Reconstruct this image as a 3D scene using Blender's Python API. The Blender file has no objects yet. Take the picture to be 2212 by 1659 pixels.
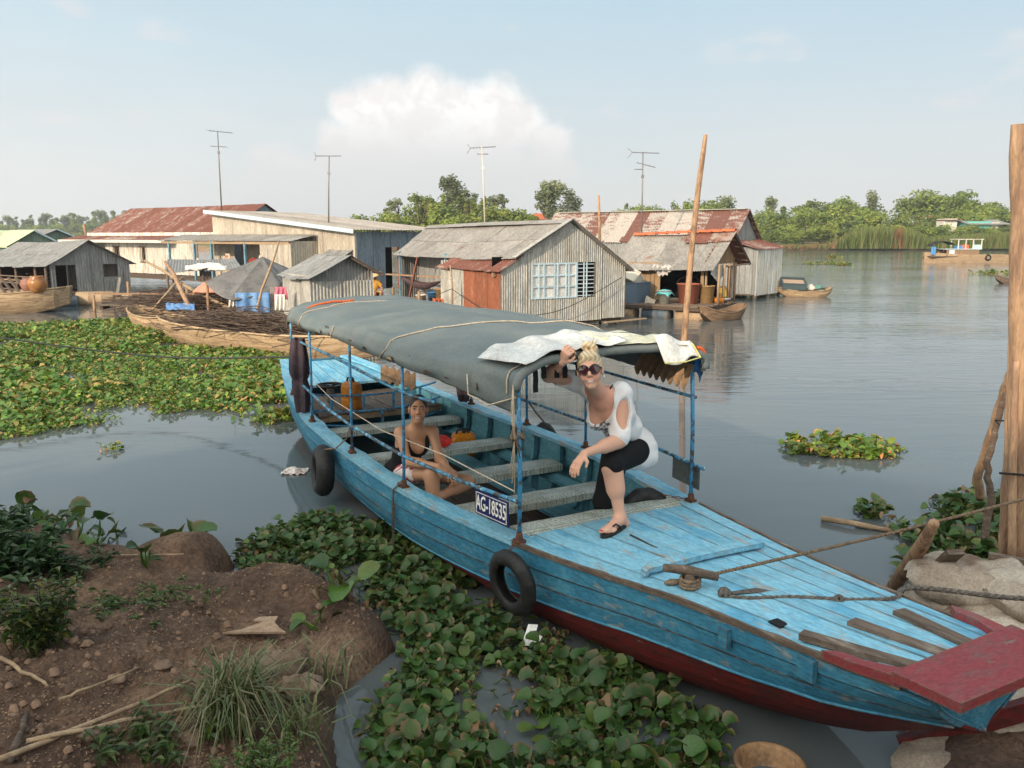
import bpy, bmesh, math, random
import numpy as np
from mathutils import Vector, Matrix, noise as mnoise
R = math.radians
rnd = random.Random(7)
scene = bpy.context.scene
COL = scene.collection

# ------------------------------------------------------------------ camera
F_PX, CXP, CYP, EYE = 1789.0, 1106.0, 829.5, 2.5      # focal length in units of a 2212-wide picture
PITCH = math.atan((CYP - 510.0) / F_PX)
cam_d = bpy.data.cameras.new('camera'); cam = bpy.data.objects.new('camera', cam_d); COL.objects.link(cam)
cam_d.sensor_width = 36.0; cam_d.lens = 36.0 * F_PX / 2212.0
cam_d.clip_start = 0.05; cam_d.clip_end = 6000
cam.location = (0, 0, EYE); cam.rotation_euler = (math.pi / 2 - PITCH, 0, 0)
scene.camera = cam

# ------------------------------------------------------------------ sky and sun
SUN_EL = R(22.0)
SUN_H = Vector((-0.55, -0.835)).normalized()           # horizontal direction towards the sun
world = bpy.data.worlds.new('World'); scene.world = world; world.use_nodes = True
wn, wl = world.node_tree.nodes, world.node_tree.links
wn.clear()
def N(nodes, t, **k):
    n = nodes.new(t)
    for a, b in k.items(): setattr(n, a, b)
    return n
def build_sky():
    out = N(wn, 'ShaderNodeOutputWorld'); bg = N(wn, 'ShaderNodeBackground'); wl.new(bg.outputs[0], out.inputs[0])
    sky = N(wn, 'ShaderNodeTexSky'); sky.sky_type = 'NISHITA'; sky.sun_disc = False
    sky.sun_elevation = SUN_EL; sky.sun_rotation = math.atan2(SUN_H.x, SUN_H.y)
    sky.air_density = 1.0; sky.dust_density = 2.2; sky.ozone_density = 1.6; sky.altitude = 5
    tc = N(wn, 'ShaderNodeTexCoord')
    def math_(op, a, b=None, clamp=False):
        m = N(wn, 'ShaderNodeMath', operation=op, use_clamp=clamp)
        for i, v in enumerate((a, b)):
            if v is None: continue
            if isinstance(v, (int, float)): m.inputs[i].default_value = v
            else: wl.new(v, m.inputs[i])
        return m.outputs[0]
    def ramp(v, a, b, c=0.0, d=1.0):
        m = N(wn, 'ShaderNodeMapRange', interpolation_type='SMOOTHSTEP'); wl.new(v, m.inputs[0])
        for i, q in enumerate((a, b, c, d)): m.inputs[i + 1].default_value = q
        return m.outputs[0]
    def noise(vec, scale, det=5, rough=.55):
        n = N(wn, 'ShaderNodeTexNoise'); n.inputs['Scale'].default_value = scale
        n.inputs['Detail'].default_value = det; n.inputs['Roughness'].default_value = rough
        wl.new(vec, n.inputs['Vector']); return n
    def mix(f, a, b):
        m = N(wn, 'ShaderNodeMix', data_type='RGBA')
        if isinstance(f, float): m.inputs[0].default_value = f
        else: wl.new(f, m.inputs[0])
        for i, v in ((6, a), (7, b)):
            if isinstance(v, tuple): m.inputs[i].default_value = (*v, 1)
            else: wl.new(v, m.inputs[i])
        return m.outputs[2]
    sep = N(wn, 'ShaderNodeSeparateXYZ'); wl.new(tc.outputs['Generated'], sep.inputs[0])
    # milky veil of humid air over the whole sky, thickest towards the horizon
    mp = N(wn, 'ShaderNodeMapping'); mp.inputs['Scale'].default_value = (1.5, 1.5, 4); wl.new(tc.outputs['Generated'], mp.inputs[0])
    veil = noise(mp.outputs[0], 1.5, 3, .55)
    hz = ramp(sep.outputs[2], 0.0, 0.6, 1.0, 0.78)
    vf = math_('MULTIPLY', hz, ramp(veil.outputs[0], .25, .72, .86, 1.0), True)
    hc = mix(ramp(sep.outputs[2], 0.0, 0.30), HAZE_SKY, HAZE_HIGH)
    # humid air scatters forward: the veil brightens broadly towards the low sun
    dt = N(wn, 'ShaderNodeVectorMath', operation='DOT_PRODUCT'); wl.new(tc.outputs['Generated'], dt.inputs[0])
    dt.inputs[1].default_value = (SUN_H.x * math.cos(SUN_EL), SUN_H.y * math.cos(SUN_EL), math.sin(SUN_EL))
    ph = math_('POWER', math_('MULTIPLY_ADD', dt.outputs['Value'], .5), 3.0); ph.node.inputs[0].links[0].from_node.inputs[2].default_value = .5
    gl = N(wn, 'ShaderNodeMix', data_type='RGBA', blend_type='ADD'); gl.inputs[0].default_value = 1.0; wl.new(hc, gl.inputs[6]); wl.new(mix(ph, (0, 0, 0), (20, 18, 14.5)), gl.inputs[7])
    c = mix(vf, sky.outputs[0], gl.outputs[2])
    # one towering cumulus far off and a few small puffs
    n1 = noise(tc.outputs['Generated'], 11, 5, .6)
    sub = N(wn, 'ShaderNodeVectorMath', operation='SUBTRACT'); wl.new(n1.outputs[1], sub.inputs[0]); sub.inputs[1].default_value = (.5, .5, .5)
    scl = N(wn, 'ShaderNodeVectorMath', operation='SCALE'); wl.new(sub.outputs[0], scl.inputs[0]); scl.inputs[3].default_value = .075
    add = N(wn, 'ShaderNodeVectorMath', operation='ADD'); wl.new(tc.outputs['Generated'], add.inputs[0]); wl.new(scl.outputs[0], add.inputs[1])
    def dirv(px, py):
        u, v = (px - CXP) / F_PX, (py + 22 - 510) / F_PX
        return tuple(Vector((u, 1, -v)).normalized())
    blobs = [(850, 225, .040), (790, 240, .030), (920, 225, .042), (990, 240, .040), (1060, 245, .042), (1120, 260, .030), (830, 285, .05), (930, 300, .06),
             (1030, 310, .06), (760, 320, .04), (870, 345, .055), (990, 355, .055), (700, 350, .03), (1090, 350, .03), (640, 370, .04), (600, 390, .04), (1180, 300, .03), (1170, 370, .04), (800, 400, .06), (920, 410, .07), (1050, 400, .05), (700, 420, .05)]
    tot = None
    for px, py, r in blobs:
        d = N(wn, 'ShaderNodeVectorMath', operation='DISTANCE'); wl.new(add.outputs[0], d.inputs[0]); d.inputs[1].default_value = dirv(px, py)
        m = ramp(d.outputs[1], r * .58, r * 1.30, 1.0, 0.0)
        tot = m if tot is None else math_('MAXIMUM', tot, m)
    fade = ramp(sep.outputs[2], 0.015, 0.150, 0.0, 1.0)
    core = math_('MULTIPLY', tot, fade, True)
    n2 = noise(add.outputs[0], 26, 3, .6)
    cc = mix(ramp(sep.outputs[2], .07, .15), CLOUD_LOW, CLOUD_TOP)
    cc = mix(ramp(n2.outputs[0], .38, .62, .0, .55), cc, CLOUD_LOW)
    puff = noise(mp.outputs[0], 5.2, 4, .5)
    pf = ramp(puff.outputs[0], .60, .74, 0, .40)
    c = mix(pf, c, CLOUD_LOW)
    c = mix(math_('MULTIPLY', core, .92), c, cc)
    wl.new(c, bg.inputs[0]); bg.inputs[1].default_value = SKY_STRENGTH
SKY_STRENGTH = 0.12
HAZE_SKY = (6.15, 6.2, 6.1)
HAZE_HIGH = (4.2, 5.55, 6.3)
CLOUD_TOP = (8.3, 8.15, 8.0)
CLOUD_LOW = (6.7, 6.3, 6.15)
build_sky()
sun_d = bpy.data.lights.new('sun', 'SUN'); sun = bpy.data.objects.new('sun', sun_d); COL.objects.link(sun)
sun_d.energy = 4.1; sun_d.angle = R(0.6); sun_d.color = (1.0, 0.81, 0.60)
sd = Vector((SUN_H.x * math.cos(SUN_EL), SUN_H.y * math.cos(SUN_EL), math.sin(SUN_EL)))
sun.rotation_euler = sd.to_track_quat('Z', 'Y').to_euler()
sun.location = sd * 60
scene.view_settings.view_transform = 'Standard'; scene.view_settings.look = 'None'
scene.view_settings.exposure = 0.15; scene.view_settings.gamma = 1.0
scene.cycles.use_denoising = True; scene.cycles.max_bounces = 6; scene.cycles.transparent_max_bounces = 12
scene.cycles.volume_bounces = 0; scene.cycles.volume_step_rate = 4

# ------------------------------------------------------------------ helpers
def at(px, py, z=None, Y=None):
    """A point of the place from its measured bearing: on the level z, or at the distance Y."""
    u, v = (px - CXP) / F_PX, (py - CYP) / F_PX
    cp, sp = math.cos(PITCH), math.sin(PITCH)
    d = Vector((u, cp - v * sp, -sp - v * cp))
    k = (z - EYE) / d.z if z is not None else Y / d.y
    return Vector((0, 0, EYE)) + d * k

class MB:
    def __init__(s): s.v = []; s.f = []; s.c = []
    def add(s, vs, fs, col=None):
        o = len(s.v); s.v += [tuple(x) for x in vs]; s.f += [tuple(i + o for i in f) for f in fs]
        if col is not None: s.c += [col] * len(vs)
        return s
    def box(s, c, d, rot=None, col=None):
        x, y, z = d[0] / 2, d[1] / 2, d[2] / 2
        vs = [Vector((a * x, b * y, e * z)) for a in (-1, 1) for b in (-1, 1) for e in (-1, 1)]
        if rot is not None:
            m = rot if isinstance(rot, Matrix) else Matrix.Rotation(rot, 3, 'Z')
            vs = [m @ q for q in vs]
        vs = [q + Vector(c) for q in vs]
        return s.add(vs, [(0, 1, 3, 2), (4, 6, 7, 5), (0, 4, 5, 1), (2, 3, 7, 6), (0, 2, 6, 4), (1, 5, 7, 3)], col)
    def beam(s, a, b, w, h, up=(0, 0, 1), col=None):
        a, b = Vector(a), Vector(b); d = (b - a)
        L = d.length; d.normalize(); u = Vector(up)
        if abs(d.dot(u)) > .98: u = Vector((1, 0, 0))
        sx = d.cross(u).normalized(); uz = sx.cross(d)
        m = Matrix((d, sx, uz)).transposed()
        return s.box((a + b) / 2, (L, w, h), m, col)
    def tube(s, pts, r, n=6, cap=True, col=None):
        pts = [Vector(p) for p in pts]; k = len(pts); rs = r if isinstance(r, (list, tuple)) else [r] * k
        vs = []; fs = []; pu = None
        for i, p in enumerate(pts):
            d = (pts[min(i + 1, k - 1)] - pts[max(i - 1, 0)])
            d = d.normalized() if d.length > 1e-9 else Vector((0, 0, 1))
            u = Vector((0, 0, 1)) if pu is None else pu
            if abs(d.dot(u)) > .95 and pu is None: u = Vector((1, 0, 0))
            sx = d.cross(u)
            sx = sx.normalized() if sx.length > 1e-6 else Vector((1, 0, 0))
            uz = sx.cross(d); pu = uz
            for j in range(n):
                a = 2 * math.pi * j / n
                vs.append(p + (sx * math.cos(a) + uz * math.sin(a)) * rs[i])
        for i in range(k - 1):
            for j in range(n):
                q = (j + 1) % n
                fs.append((i * n + j, i * n + q, (i + 1) * n + q, (i + 1) * n + j))
        if cap: fs += [tuple(range(n))[::-1], tuple((k - 1) * n + j for j in range(n))]
        return s.add(vs, fs, col)
    def lathe(s, prof, c=(0, 0, 0), n=16, rot=None, col=None):
        vs = []; fs = []; k = len(prof)
        for r, z in prof:
            for j in range(n):
                a = 2 * math.pi * j / n; q = Vector((r * math.cos(a), r * math.sin(a), z))
                if rot is not None: q = rot @ q
                vs.append(q + Vector(c))
        for i in range(k - 1):
            for j in range(n):
                q = (j + 1) % n; fs.append((i * n + j, i * n + q, (i + 1) * n + q, (i + 1) * n + j))
        if prof[0][0] > 1e-4: fs.append(tuple(range(n))[::-1])
        if prof[-1][0] > 1e-4: fs.append(tuple((k - 1) * n + j for j in range(n)))
        return s.add(vs, fs, col)
    def grid(s, fn, nu, nv, col=None, closed=False):
        vs = [fn(i / nu, j / nv) for i in range(nu + 1) for j in range(nv + 1)]
        fs = [(i * (nv + 1) + j, (i + 1) * (nv + 1) + j, (i + 1) * (nv + 1) + j + 1, i * (nv + 1) + j + 1) for i in range(nu) for j in range(nv)]
        return s.add(vs, fs, col)
    def slab(s, fn, nu, nv, th, col=None):
        """a sheet fn(u,v) -> (point, normal) given a thickness and closed edges"""
        A = []; B = []
        for i in range(nu + 1):
            for j in range(nv + 1):
                p, nn = fn(i / nu, j / nv); p = Vector(p); nn = Vector(nn); A.append(p); B.append(p - nn * th)
        k = len(A); W = nv + 1; fs = []
        for i in range(nu):
            for j in range(nv):
                a = i * W + j; fs.append((a, a + W, a + W + 1, a + 1)); fs.append((k + a, k + a + 1, k + a + W + 1, k + a + W))
        for i in range(nu):
            a = i * W; fs.append((a, k + a, k + a + W, a + W)); a += nv; fs.append((a, a + W, k + a + W, k + a))
        for j in range(nv):
            fs.append((j, j + 1, k + j + 1, k + j)); a = nu * W + j; fs.append((a, k + a, k + a + 1, a + 1))
        return s.add(A + B, fs, col)
    def mesh(s, name, smooth=False):
        me = bpy.data.meshes.new(name); me.from_pydata(s.v, [], s.f); me.update()
        if s.c and len(s.c) == len(s.v):
            at_ = me.attributes.new('tint', 'FLOAT_COLOR', 'POINT')
            at_.data.foreach_set('color', np.array([(c[0], c[1], c[2], 1) for c in s.c], dtype=np.float32).ravel())
        if smooth: me.polygons.foreach_set('use_smooth', [True] * len(me.polygons))
        return me
    def build(s, name, mat, parent=None, smooth=False, recalc=True, label=None):
        me = s.mesh(name, smooth)
        if recalc:
            bm = bmesh.new(); bm.from_mesh(me); bmesh.ops.recalc_face_normals(bm, faces=bm.faces); bm.to_mesh(me); bm.free()
        return put(name, me, mat, parent, label)
def put(name, me, mat, parent=None, label=None):
    o = bpy.data.objects.new(name, me); COL.objects.link(o)
    if mat is not None and len(me.materials) == 0: me.materials.append(mat)
    if parent is not None: o.parent = parent
    if label: o['label'] = label
    return o
def thing(name, label, cat, loc=(0, 0, 0), rz=0.0, group=None):
    o = bpy.data.objects.new(name, None); COL.objects.link(o); o.location = loc; o.rotation_euler = (0, 0, rz)
    o.empty_display_size = .1
    return tag(o, label, cat, group)
def tag(o, label, cat, group=None):
    o['label'] = label; o['category'] = cat
    if group: o['group'] = group
    return o
def struct(o, label=None):
    o['kind'] = 'structure'
    if label: o['label'] = label
    return o
def stuff(o, label=None, cat=None):
    o['kind'] = 'stuff'
    if label: o['label'] = label
    if cat: o['category'] = cat
    return o
def kids(o): return [c for c in COL.objects if c.parent == o]
def fbm(x, y, z=0.0, s=1.0, o=4):
    return mnoise.fractal(Vector((x * s, y * s, z * s)), 1.0, 2.0, o)
def lerp(a, b, t): return a + (b - a) * t
def interp(x, pts):
    if x <= pts[0][0]: return pts[0][1]
    for (a, b), (c, d) in zip(pts, pts[1:]):
        if x <= c:
            t = (x - a) / (c - a); return b + (d - b) * t
    return pts[-1][1]
def sm(x, pts):     # smooth interpolation
    xs = [p[0] for p in pts]; h = .25
    return (interp(x - h, pts) + 2 * interp(x, pts) + interp(x + h, pts)) / 4

MATS = {}
def M(name, c1, c2=None, scale=5.0, lo=.45, hi=.62, rough=.75, bump=.25, bscale=40.0, stretch=(1, 1, 1), var=.14, rndmix=0.0, metal=0.0,
      attr=False, c3=None, scale3=2.0, lo3=.52, hi3=.7, spec=.35, fine=.25, trans=0.0, dist=.006, coat=0.0, rough2=None, wear=None, wr=.014):
    if name in MATS: return MATS[name]
    m = bpy.data.materials.new(name); m.use_nodes = True; MATS[name] = m
    nd, lk = m.node_tree.nodes, m.node_tree.links; b = nd['Principled BSDF']
    tc = N(nd, 'ShaderNodeTexCoord'); oi = N(nd, 'ShaderNodeObjectInfo')
    sc = N(nd, 'ShaderNodeVectorMath', operation='SCALE'); sc.inputs[0].default_value = (37, 53, 71); lk.new(oi.outputs['Random'], sc.inputs[3])
    ad = N(nd, 'ShaderNodeVectorMath', operation='ADD'); lk.new(tc.outputs['Object'], ad.inputs[0]); lk.new(sc.outputs[0], ad.inputs[1])
    mp = N(nd, 'ShaderNodeMapping'); mp.inputs['Scale'].default_value = stretch; lk.new(ad.outputs[0], mp.inputs[0])
    def noise(s, d=5, r=.6):
        n = N(nd, 'ShaderNodeTexNoise'); n.inputs['Scale'].default_value = s; n.inputs['Detail'].default_value = d; n.inputs['Roughness'].default_value = r
        lk.new(mp.outputs[0], n.inputs['Vector']); return n.outputs[0]
    def rng(v, a, bb, c=0.0, d=1.0):
        q = N(nd, 'ShaderNodeMapRange', interpolation_type='SMOOTHSTEP'); lk.new(v, q.inputs[0])
        for i, x in enumerate((a, bb, c, d)): q.inputs[i + 1].default_value = x
        return q.outputs[0]
    def mix(f, a, bb, bt='MIX'):
        q = N(nd, 'ShaderNodeMix', data_type='RGBA', blend_type=bt)
        if isinstance(f, float): q.inputs[0].default_value = f
        else: lk.new(f, q.inputs[0])
        for i, v in ((6, a), (7, bb)):
            if isinstance(v, tuple): q.inputs[i].default_value = (*v, 1)
            else: lk.new(v, q.inputs[i])
        return q.outputs[2]
    col = c1
    if attr:
        a = N(nd, 'ShaderNodeAttribute', attribute_name='tint'); col = a.outputs['Color']
        if c1 != (1, 1, 1): col = mix(1.0, col, c1, 'MULTIPLY')
    if c2 is not None:
        n1 = noise(scale, 7, .62)
        if rndmix:
            a = N(nd, 'ShaderNodeMath', operation='MULTIPLY_ADD'); lk.new(oi.outputs['Random'], a.inputs[0]); a.inputs[1].default_value = rndmix; a.inputs[2].default_value = -rndmix / 2
            a2 = N(nd, 'ShaderNodeMath', operation='ADD'); lk.new(n1, a2.inputs[0]); lk.new(a.outputs[0], a2.inputs[1]); n1 = a2.outputs[0]
        mk = rng(n1, lo, hi); col = mix(mk, col, c2)
        if rough2 is not None: lk.new(rng(n1, lo, hi, rough, rough2), b.inputs['Roughness'])
    if c3 is not None: col = mix(rng(noise(scale3, 6, .65), lo3, hi3), col, c3)
    if wear is not None:      # paint rubbed off along edges and corners
        bv = N(nd, 'ShaderNodeBevel', samples=4); bv.inputs[0].default_value = wr; ge = N(nd, 'ShaderNodeNewGeometry')
        dp = N(nd, 'ShaderNodeVectorMath', operation='DOT_PRODUCT'); lk.new(bv.outputs[0], dp.inputs[0]); lk.new(ge.outputs['Normal'], dp.inputs[1])
        ed = rng(dp.outputs['Value'], .80, .985, 1.0, 0.0); wm = N(nd, 'ShaderNodeMath', operation='MULTIPLY'); lk.new(ed, wm.inputs[0]); lk.new(rng(noise(11, 5, .7), .38, .56), wm.inputs[1])
        col = mix(wm.outputs[0], col, wear)
    fn = noise(bscale, 4, .65)
    hs = N(nd, 'ShaderNodeHueSaturation')
    if isinstance(col, tuple): hs.inputs['Color'].default_value = (*col, 1)
    else: lk.new(col, hs.inputs['Color'])
    v1 = rng(fn, .25, .75, 1 - fine, 1 + fine)
    v2 = rng(oi.outputs['Random'], 0, 1, 1 - var, 1 + var)
    mm = N(nd, 'ShaderNodeMath', operation='MULTIPLY'); lk.new(v1, mm.inputs[0]); lk.new(v2, mm.inputs[1]); lk.new(mm.outputs[0], hs.inputs['Value'])
    lk.new(hs.outputs[0], b.inputs['Base Color'])
    if not b.inputs['Roughness'].is_linked: b.inputs['Roughness'].default_value = rough
    b.inputs['Metallic'].default_value = metal; b.inputs['Specular IOR Level'].default_value = spec
    if coat: b.inputs['Coat Weight'].default_value = coat; b.inputs['Coat Roughness'].default_value = .25
    if bump:
        bp = N(nd, 'ShaderNodeBump'); bp.inputs['Strength'].default_value = bump; bp.inputs['Distance'].default_value = dist
        lk.new(fn, bp.inputs['Height']); lk.new(bp.outputs[0], b.inputs['Normal'])
    if trans:
        tr = N(nd, 'ShaderNodeBsdfTranslucent'); lk.new(hs.outputs[0], tr.inputs[0]); ms = N(nd, 'ShaderNodeMixShader'); ms.inputs[0].default_value = trans
        lk.new(b.outputs[0], ms.inputs[1]); lk.new(tr.outputs[0], ms.inputs[2]); lk.new(ms.outputs[0], nd['Material Output'].inputs[0])
    return m
# ------------------------------------------------------------------ materials
m_blue = M('blue_boat_paint', (.030, .165, .27), (.20, .22, .22), scale=4.5, lo=.585, hi=.65, rough=.62, bump=.6, bscale=20, stretch=(1, 3, 3), var=.10, c3=(.065, .235, .335), scale3=3, lo3=.42, hi3=.72, fine=.3, wear=(.12, .105, .09), wr=.014)
m_bluedeck = M('pale_blue_deck_paint', (.215, .475, .62), (.34, .335, .315), scale=5, lo=.56, hi=.66, rough=.6, bump=.6, bscale=22, stretch=(.8, 2.6, 2.6), var=.09, c3=(.10, .35, .53), scale3=2.4, lo3=.48, hi3=.64, fine=.24, wear=(.15, .115, .09), wr=.012)
m_teal = M('teal_inner_paint', (.075, .235, .30), (.12, .30, .36), scale=5, lo=.4, hi=.7, rough=.7, bump=.4, bscale=24, stretch=(1, 4, 4), c3=(.12, .10, .08), scale3=6, lo3=.62, hi3=.72)
m_red = M('red_bottom_paint', (.125, .014, .013), (.07, .016, .015), scale=5, lo=.4, hi=.65, rough=.6, bump=.5, bscale=22, stretch=(1, 4, 4), c3=(.32, .24, .20), scale3=9, lo3=.67, hi3=.71)
m_redpink = M('faded_red_paint', (.24, .038, .044), (.19, .07, .07), scale=6, lo=.45, hi=.7, rough=.6, bump=.4, bscale=30, stretch=(3, 1, 3), c3=(.17, .12, .10), scale3=5, lo3=.60, hi3=.68, wear=(.16, .11, .08), wr=.02)
m_wood = M('weathered_grey_brown_wood', (.17, .125, .095), (.10, .072, .055), scale=4, lo=.35, hi=.65, rough=.85, bump=.7, bscale=30, stretch=(1, 8, 8), c3=(.26, .21, .17), scale3=3, lo3=.55, hi3=.7)
m_darkwood = M('dark_floor_wood', (.085, .058, .042), (.045, .032, .025), scale=4, rough=.8, bump=.6, bscale=30, stretch=(1, 8, 8))
m_sawn = M('dry_sawn_timber', (.40, .29, .18), (.25, .17, .11), scale=4, lo=.35, hi=.68, rough=.85, bump=.6, bscale=28, stretch=(1, 6, 6), rndmix=.2)
m_boatwood = M('ochre_sampan_timber', (.42, .305, .19), (.25, .17, .105), scale=3, lo=.38, hi=.66, rough=.85, bump=.6, bscale=18, stretch=(.6, 3, 6), c3=(.13, .085, .06), scale3=3, lo3=.62, hi3=.75)
m_pole = M('sun_dried_pole_bark', (.34, .21, .125), (.18, .11, .07), scale=5, rough=.8, bump=.7, bscale=30, stretch=(3, 3, .8))
m_steel = M('blue_painted_pipe', (.05, .27, .50), (.085, .06, .05), scale=22, lo=.50, hi=.60, rough=.5, bump=.3, bscale=60, var=.05, spec=.4, c3=(.20, .46, .62), scale3=18, lo3=.58, hi3=.68)
m_steelrail = M('flaking_blue_pipe', (.06, .27, .46), (.06, .055, .055), scale=16, lo=.44, hi=.56, rough=.5, bump=.3, bscale=60, c3=(.36, .60, .70), scale3=15, lo3=.56, hi3=.66)
m_rust = M('rusted_iron', (.14, .06, .035), (.07, .035, .025), scale=20, rough=.9, bump=.6, bscale=60)
m_tarp = M('grey_green_tarpaulin', (.115, .145, .15), (.165, .185, .18), scale=2.2, lo=.35, hi=.72, rough=.62, bump=.35, bscale=60, var=0, c3=(.115, .105, .085), scale3=1.6, lo3=.60, hi3=.75, fine=.12, dist=.003)
m_tarpedge = M('frayed_rust_brown_tear', (.16, .085, .05), (.30, .22, .15), scale=30, rough=.9)
m_white = M('white_plastic_sheet', (.72, .72, .70), (.60, .60, .58), scale=5, rough=.5, bump=.1)
m_cream = M('cream_printed_sheet', (.66, .64, .46), (.72, .70, .60), scale=4, rough=.5, bump=.1)
m_rope = M('hemp_rope', (.24, .17, .11), (.14, .10, .07), scale=40, rough=.95, bump=.9, bscale=120)
m_greyrope = M('grey_mooring_rope', (.15, .13, .115), (.08, .07, .062), scale=50, rough=.95, bump=1.0, bscale=160)
m_string = M('pale_cord', (.52, .44, .34), (.40, .33, .25), scale=30, rough=.9)
m_black = M('black_rubber', (.014, .014, .015), (.030, .029, .028), scale=8, rough=.62, bump=.5, bscale=40, c3=(.06, .055, .05), scale3=6, lo3=.6, hi3=.75)
m_blackcloth = M('black_cloth', (.012, .012, .013), rough=.95, bump=.2)
m_curtain = M('dark_plum_cloth', (.045, .032, .042), (.07, .05, .06), scale=6, rough=.95)
m_orange = M('orange_plastic', (.58, .20, .012), (.42, .14, .015), scale=5, rough=.42, bump=.1, c3=(.2, .1, .03), scale3=6, lo3=.62, hi3=.75)
m_plate = M('navy_plate', (.015, .022, .13), rough=.45, bump=.05)
m_letter = M('white_letter', (.80, .80, .78), rough=.5, bump=0)
m_seam = M('dark_caulked_seam', (.02, .035, .045), (.06, .10, .12), scale=12, rough=.9, bump=0)
m_grille = M('grey_green_canvas', (.10, .115, .11), rough=.8)

# ------------------------------------------------------------------ water and the two banks
def make_water():
    m = bpy.data.materials.new('silty_river_water'); m.use_nodes = True
    nd, lk = m.node_tree.nodes, m.node_tree.links; b = nd['Principled BSDF']
    b.inputs['Base Color'].default_value = (.10, .115, .12, 1); b.inputs['Roughness'].default_value = .045; b.inputs['IOR'].default_value = 1.333
    b.inputs['Specular IOR Level'].default_value = .5
    g = N(nd, 'ShaderNodeNewGeometry'); sp = N(nd, 'ShaderNodeSeparateXYZ'); lk.new(g.outputs['Position'], sp.inputs[0])
    def noise(scl, s, d, rot=0.0):
        mp = N(nd, 'ShaderNodeMapping'); mp.inputs['Scale'].default_value = scl; mp.inputs['Rotation'].default_value = (0, 0, rot); lk.new(g.outputs['Position'], mp.inputs[0])
        n = N(nd, 'ShaderNodeTexNoise'); n.inputs['Scale'].default_value = s; n.inputs['Detail'].default_value = d; n.inputs['Roughness'].default_value = .5; n.inputs['Distortion'].default_value = .5
        lk.new(mp.outputs[0], n.inputs['Vector']); return n.outputs[0]
    def ma(op, a, c):
        q = N(nd, 'ShaderNodeMath', operation=op)
        for i, v in enumerate((a, c)):
            if isinstance(v, (int, float)): q.inputs[i].default_value = v
            else: lk.new(v, q.inputs[i])
        return q.outputs[0]
    def rng(v, a, bb, c, d):
        q = N(nd, 'ShaderNodeMapRange', interpolation_type='SMOOTHSTEP'); lk.new(v, q.inputs[0])
        for i, x in enumerate((a, bb, c, d)): q.inputs[i + 1].default_value = x
        return q.outputs[0]
    # sheltered by the bank and the moored houses, open to the wind out on the river
    opn = ma('ADD', ma('MULTIPLY', sp.outputs[0], .75), ma('MULTIPLY', sp.outputs[1], .65))
    amp = rng(opn, 4.5, 24, .10, 1.0)
    amp = ma('MULTIPLY', amp, rng(noise((.08, .2, 1), 1.0, 2), .35, .65, .5, 1.25))
    h = ma('ADD', ma('MULTIPLY', noise((.55, 2.2, 1), 1.1, 4, .10), 1.0), ma('MULTIPLY', noise((1.5, 4.5, 1), 1.6, 3, -.15), .33))
    h = ma('MULTIPLY', h, amp)
    bp = N(nd, 'ShaderNodeBump'); bp.inputs['Strength'].default_value = 1.0; bp.inputs['Distance'].default_value = .026
    lk.new(h, bp.inputs['Height']); lk.new(bp.outputs[0], b.inputs['Normal'])
    mb = MB(); mb.add([(-590, -30, 0), (590, -30, 0), (590, 600, 0), (-590, 600, 0)], [(0, 1, 2, 3)])
    struct(mb.build('water', m), 'grey silty river water with small ripples')
make_water()

m_mud = M('brown_river_mud', (.12, .070, .046), (.07, .042, .029), scale=2.2, lo=.38, hi=.64, rough=.9, bump=1.0, bscale=34, var=0, c3=(.18, .11, .07), scale3=1.3, lo3=.46, hi3=.64, dist=.022, fine=.4)
def wet_edge():
    nd, lk = m_mud.node_tree.nodes, m_mud.node_tree.links; g = N(nd, 'ShaderNodeNewGeometry'); sp = N(nd, 'ShaderNodeSeparateXYZ'); lk.new(g.outputs['Position'], sp.inputs[0])
    r = N(nd, 'ShaderNodeMapRange', interpolation_type='SMOOTHSTEP'); lk.new(sp.outputs[2], r.inputs[0]); r.inputs[1].default_value = .05; r.inputs[2].default_value = .22; r.inputs[3].default_value = .32; r.inputs[4].default_value = .92; lk.new(r.outputs[0], nd['Principled BSDF'].inputs['Roughness'])
wet_edge()
m_farmud = M('far_bank_earth', (.28, .17, .10), (.10, .14, .045), scale=.25, lo=.42, hi=.58, rough=.95, bump=.3, bscale=2, var=0)
# outline of the near bank at water level, then its level behind that line
BANK = [(-14, 11.5), (-9, 9.2), (-6.2, 8.0), (-4.6, 7.15), (-4.0, 6.8), (-3.1, 6.25), (-2.65, 6.1), (-2.28, 6.18), (-2.12, 5.95), (-2.12, 5.68), (-1.85, 5.72), (-1.55, 5.66), (-1.25, 5.35), (-.82, 4.95), (-.72, 4.70),
        (-.86, 4.40), (-.96, 4.15), (-.90, 3.8), (-.78, 3.4), (-.6, 2.8), (-.1, 2.1), (.8, 1.9), (1.5, 2.4), (1.75, 3.0), (1.95, 3.55), (2.15, 4.05), (2.45, 4.55), (2.75, 4.95), (3.1, 5.35), (3.7, 5.75), (4.6, 6.0), (6.5, 6.4), (9, 7.2), (16, 8.5)]
def seg_dist(x, y):
    best = 1e9; inside = False
    for (x0, y0), (x1, y1) in zip(BANK, BANK[1:]):
        dx, dy = x1 - x0, y1 - y0; t = max(0, min(1, ((x - x0) * dx + (y - y0) * dy) / (dx * dx + dy * dy)))
        best = min(best, (x - x0 - t * dx) ** 2 + (y - y0 - t * dy) ** 2)
        if x0 <= x < x1 and y < y0 + (x - x0) * dy / dx: inside = True
        elif x1 <= x < x0 and False: pass
    return math.sqrt(best), inside
def _inside(x, y):
    poly = BANK + [(16, -40), (-14, -40)]; c = False; j = len(poly) - 1
    for i in range(len(poly)):
        xi, yi = poly[i]; xj, yj = poly[j]
        if (yi > y) != (yj > y) and x < (xj - xi) * (y - yi) / (yj - yi) + xi: c = not c
        j = i
    return c
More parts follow.
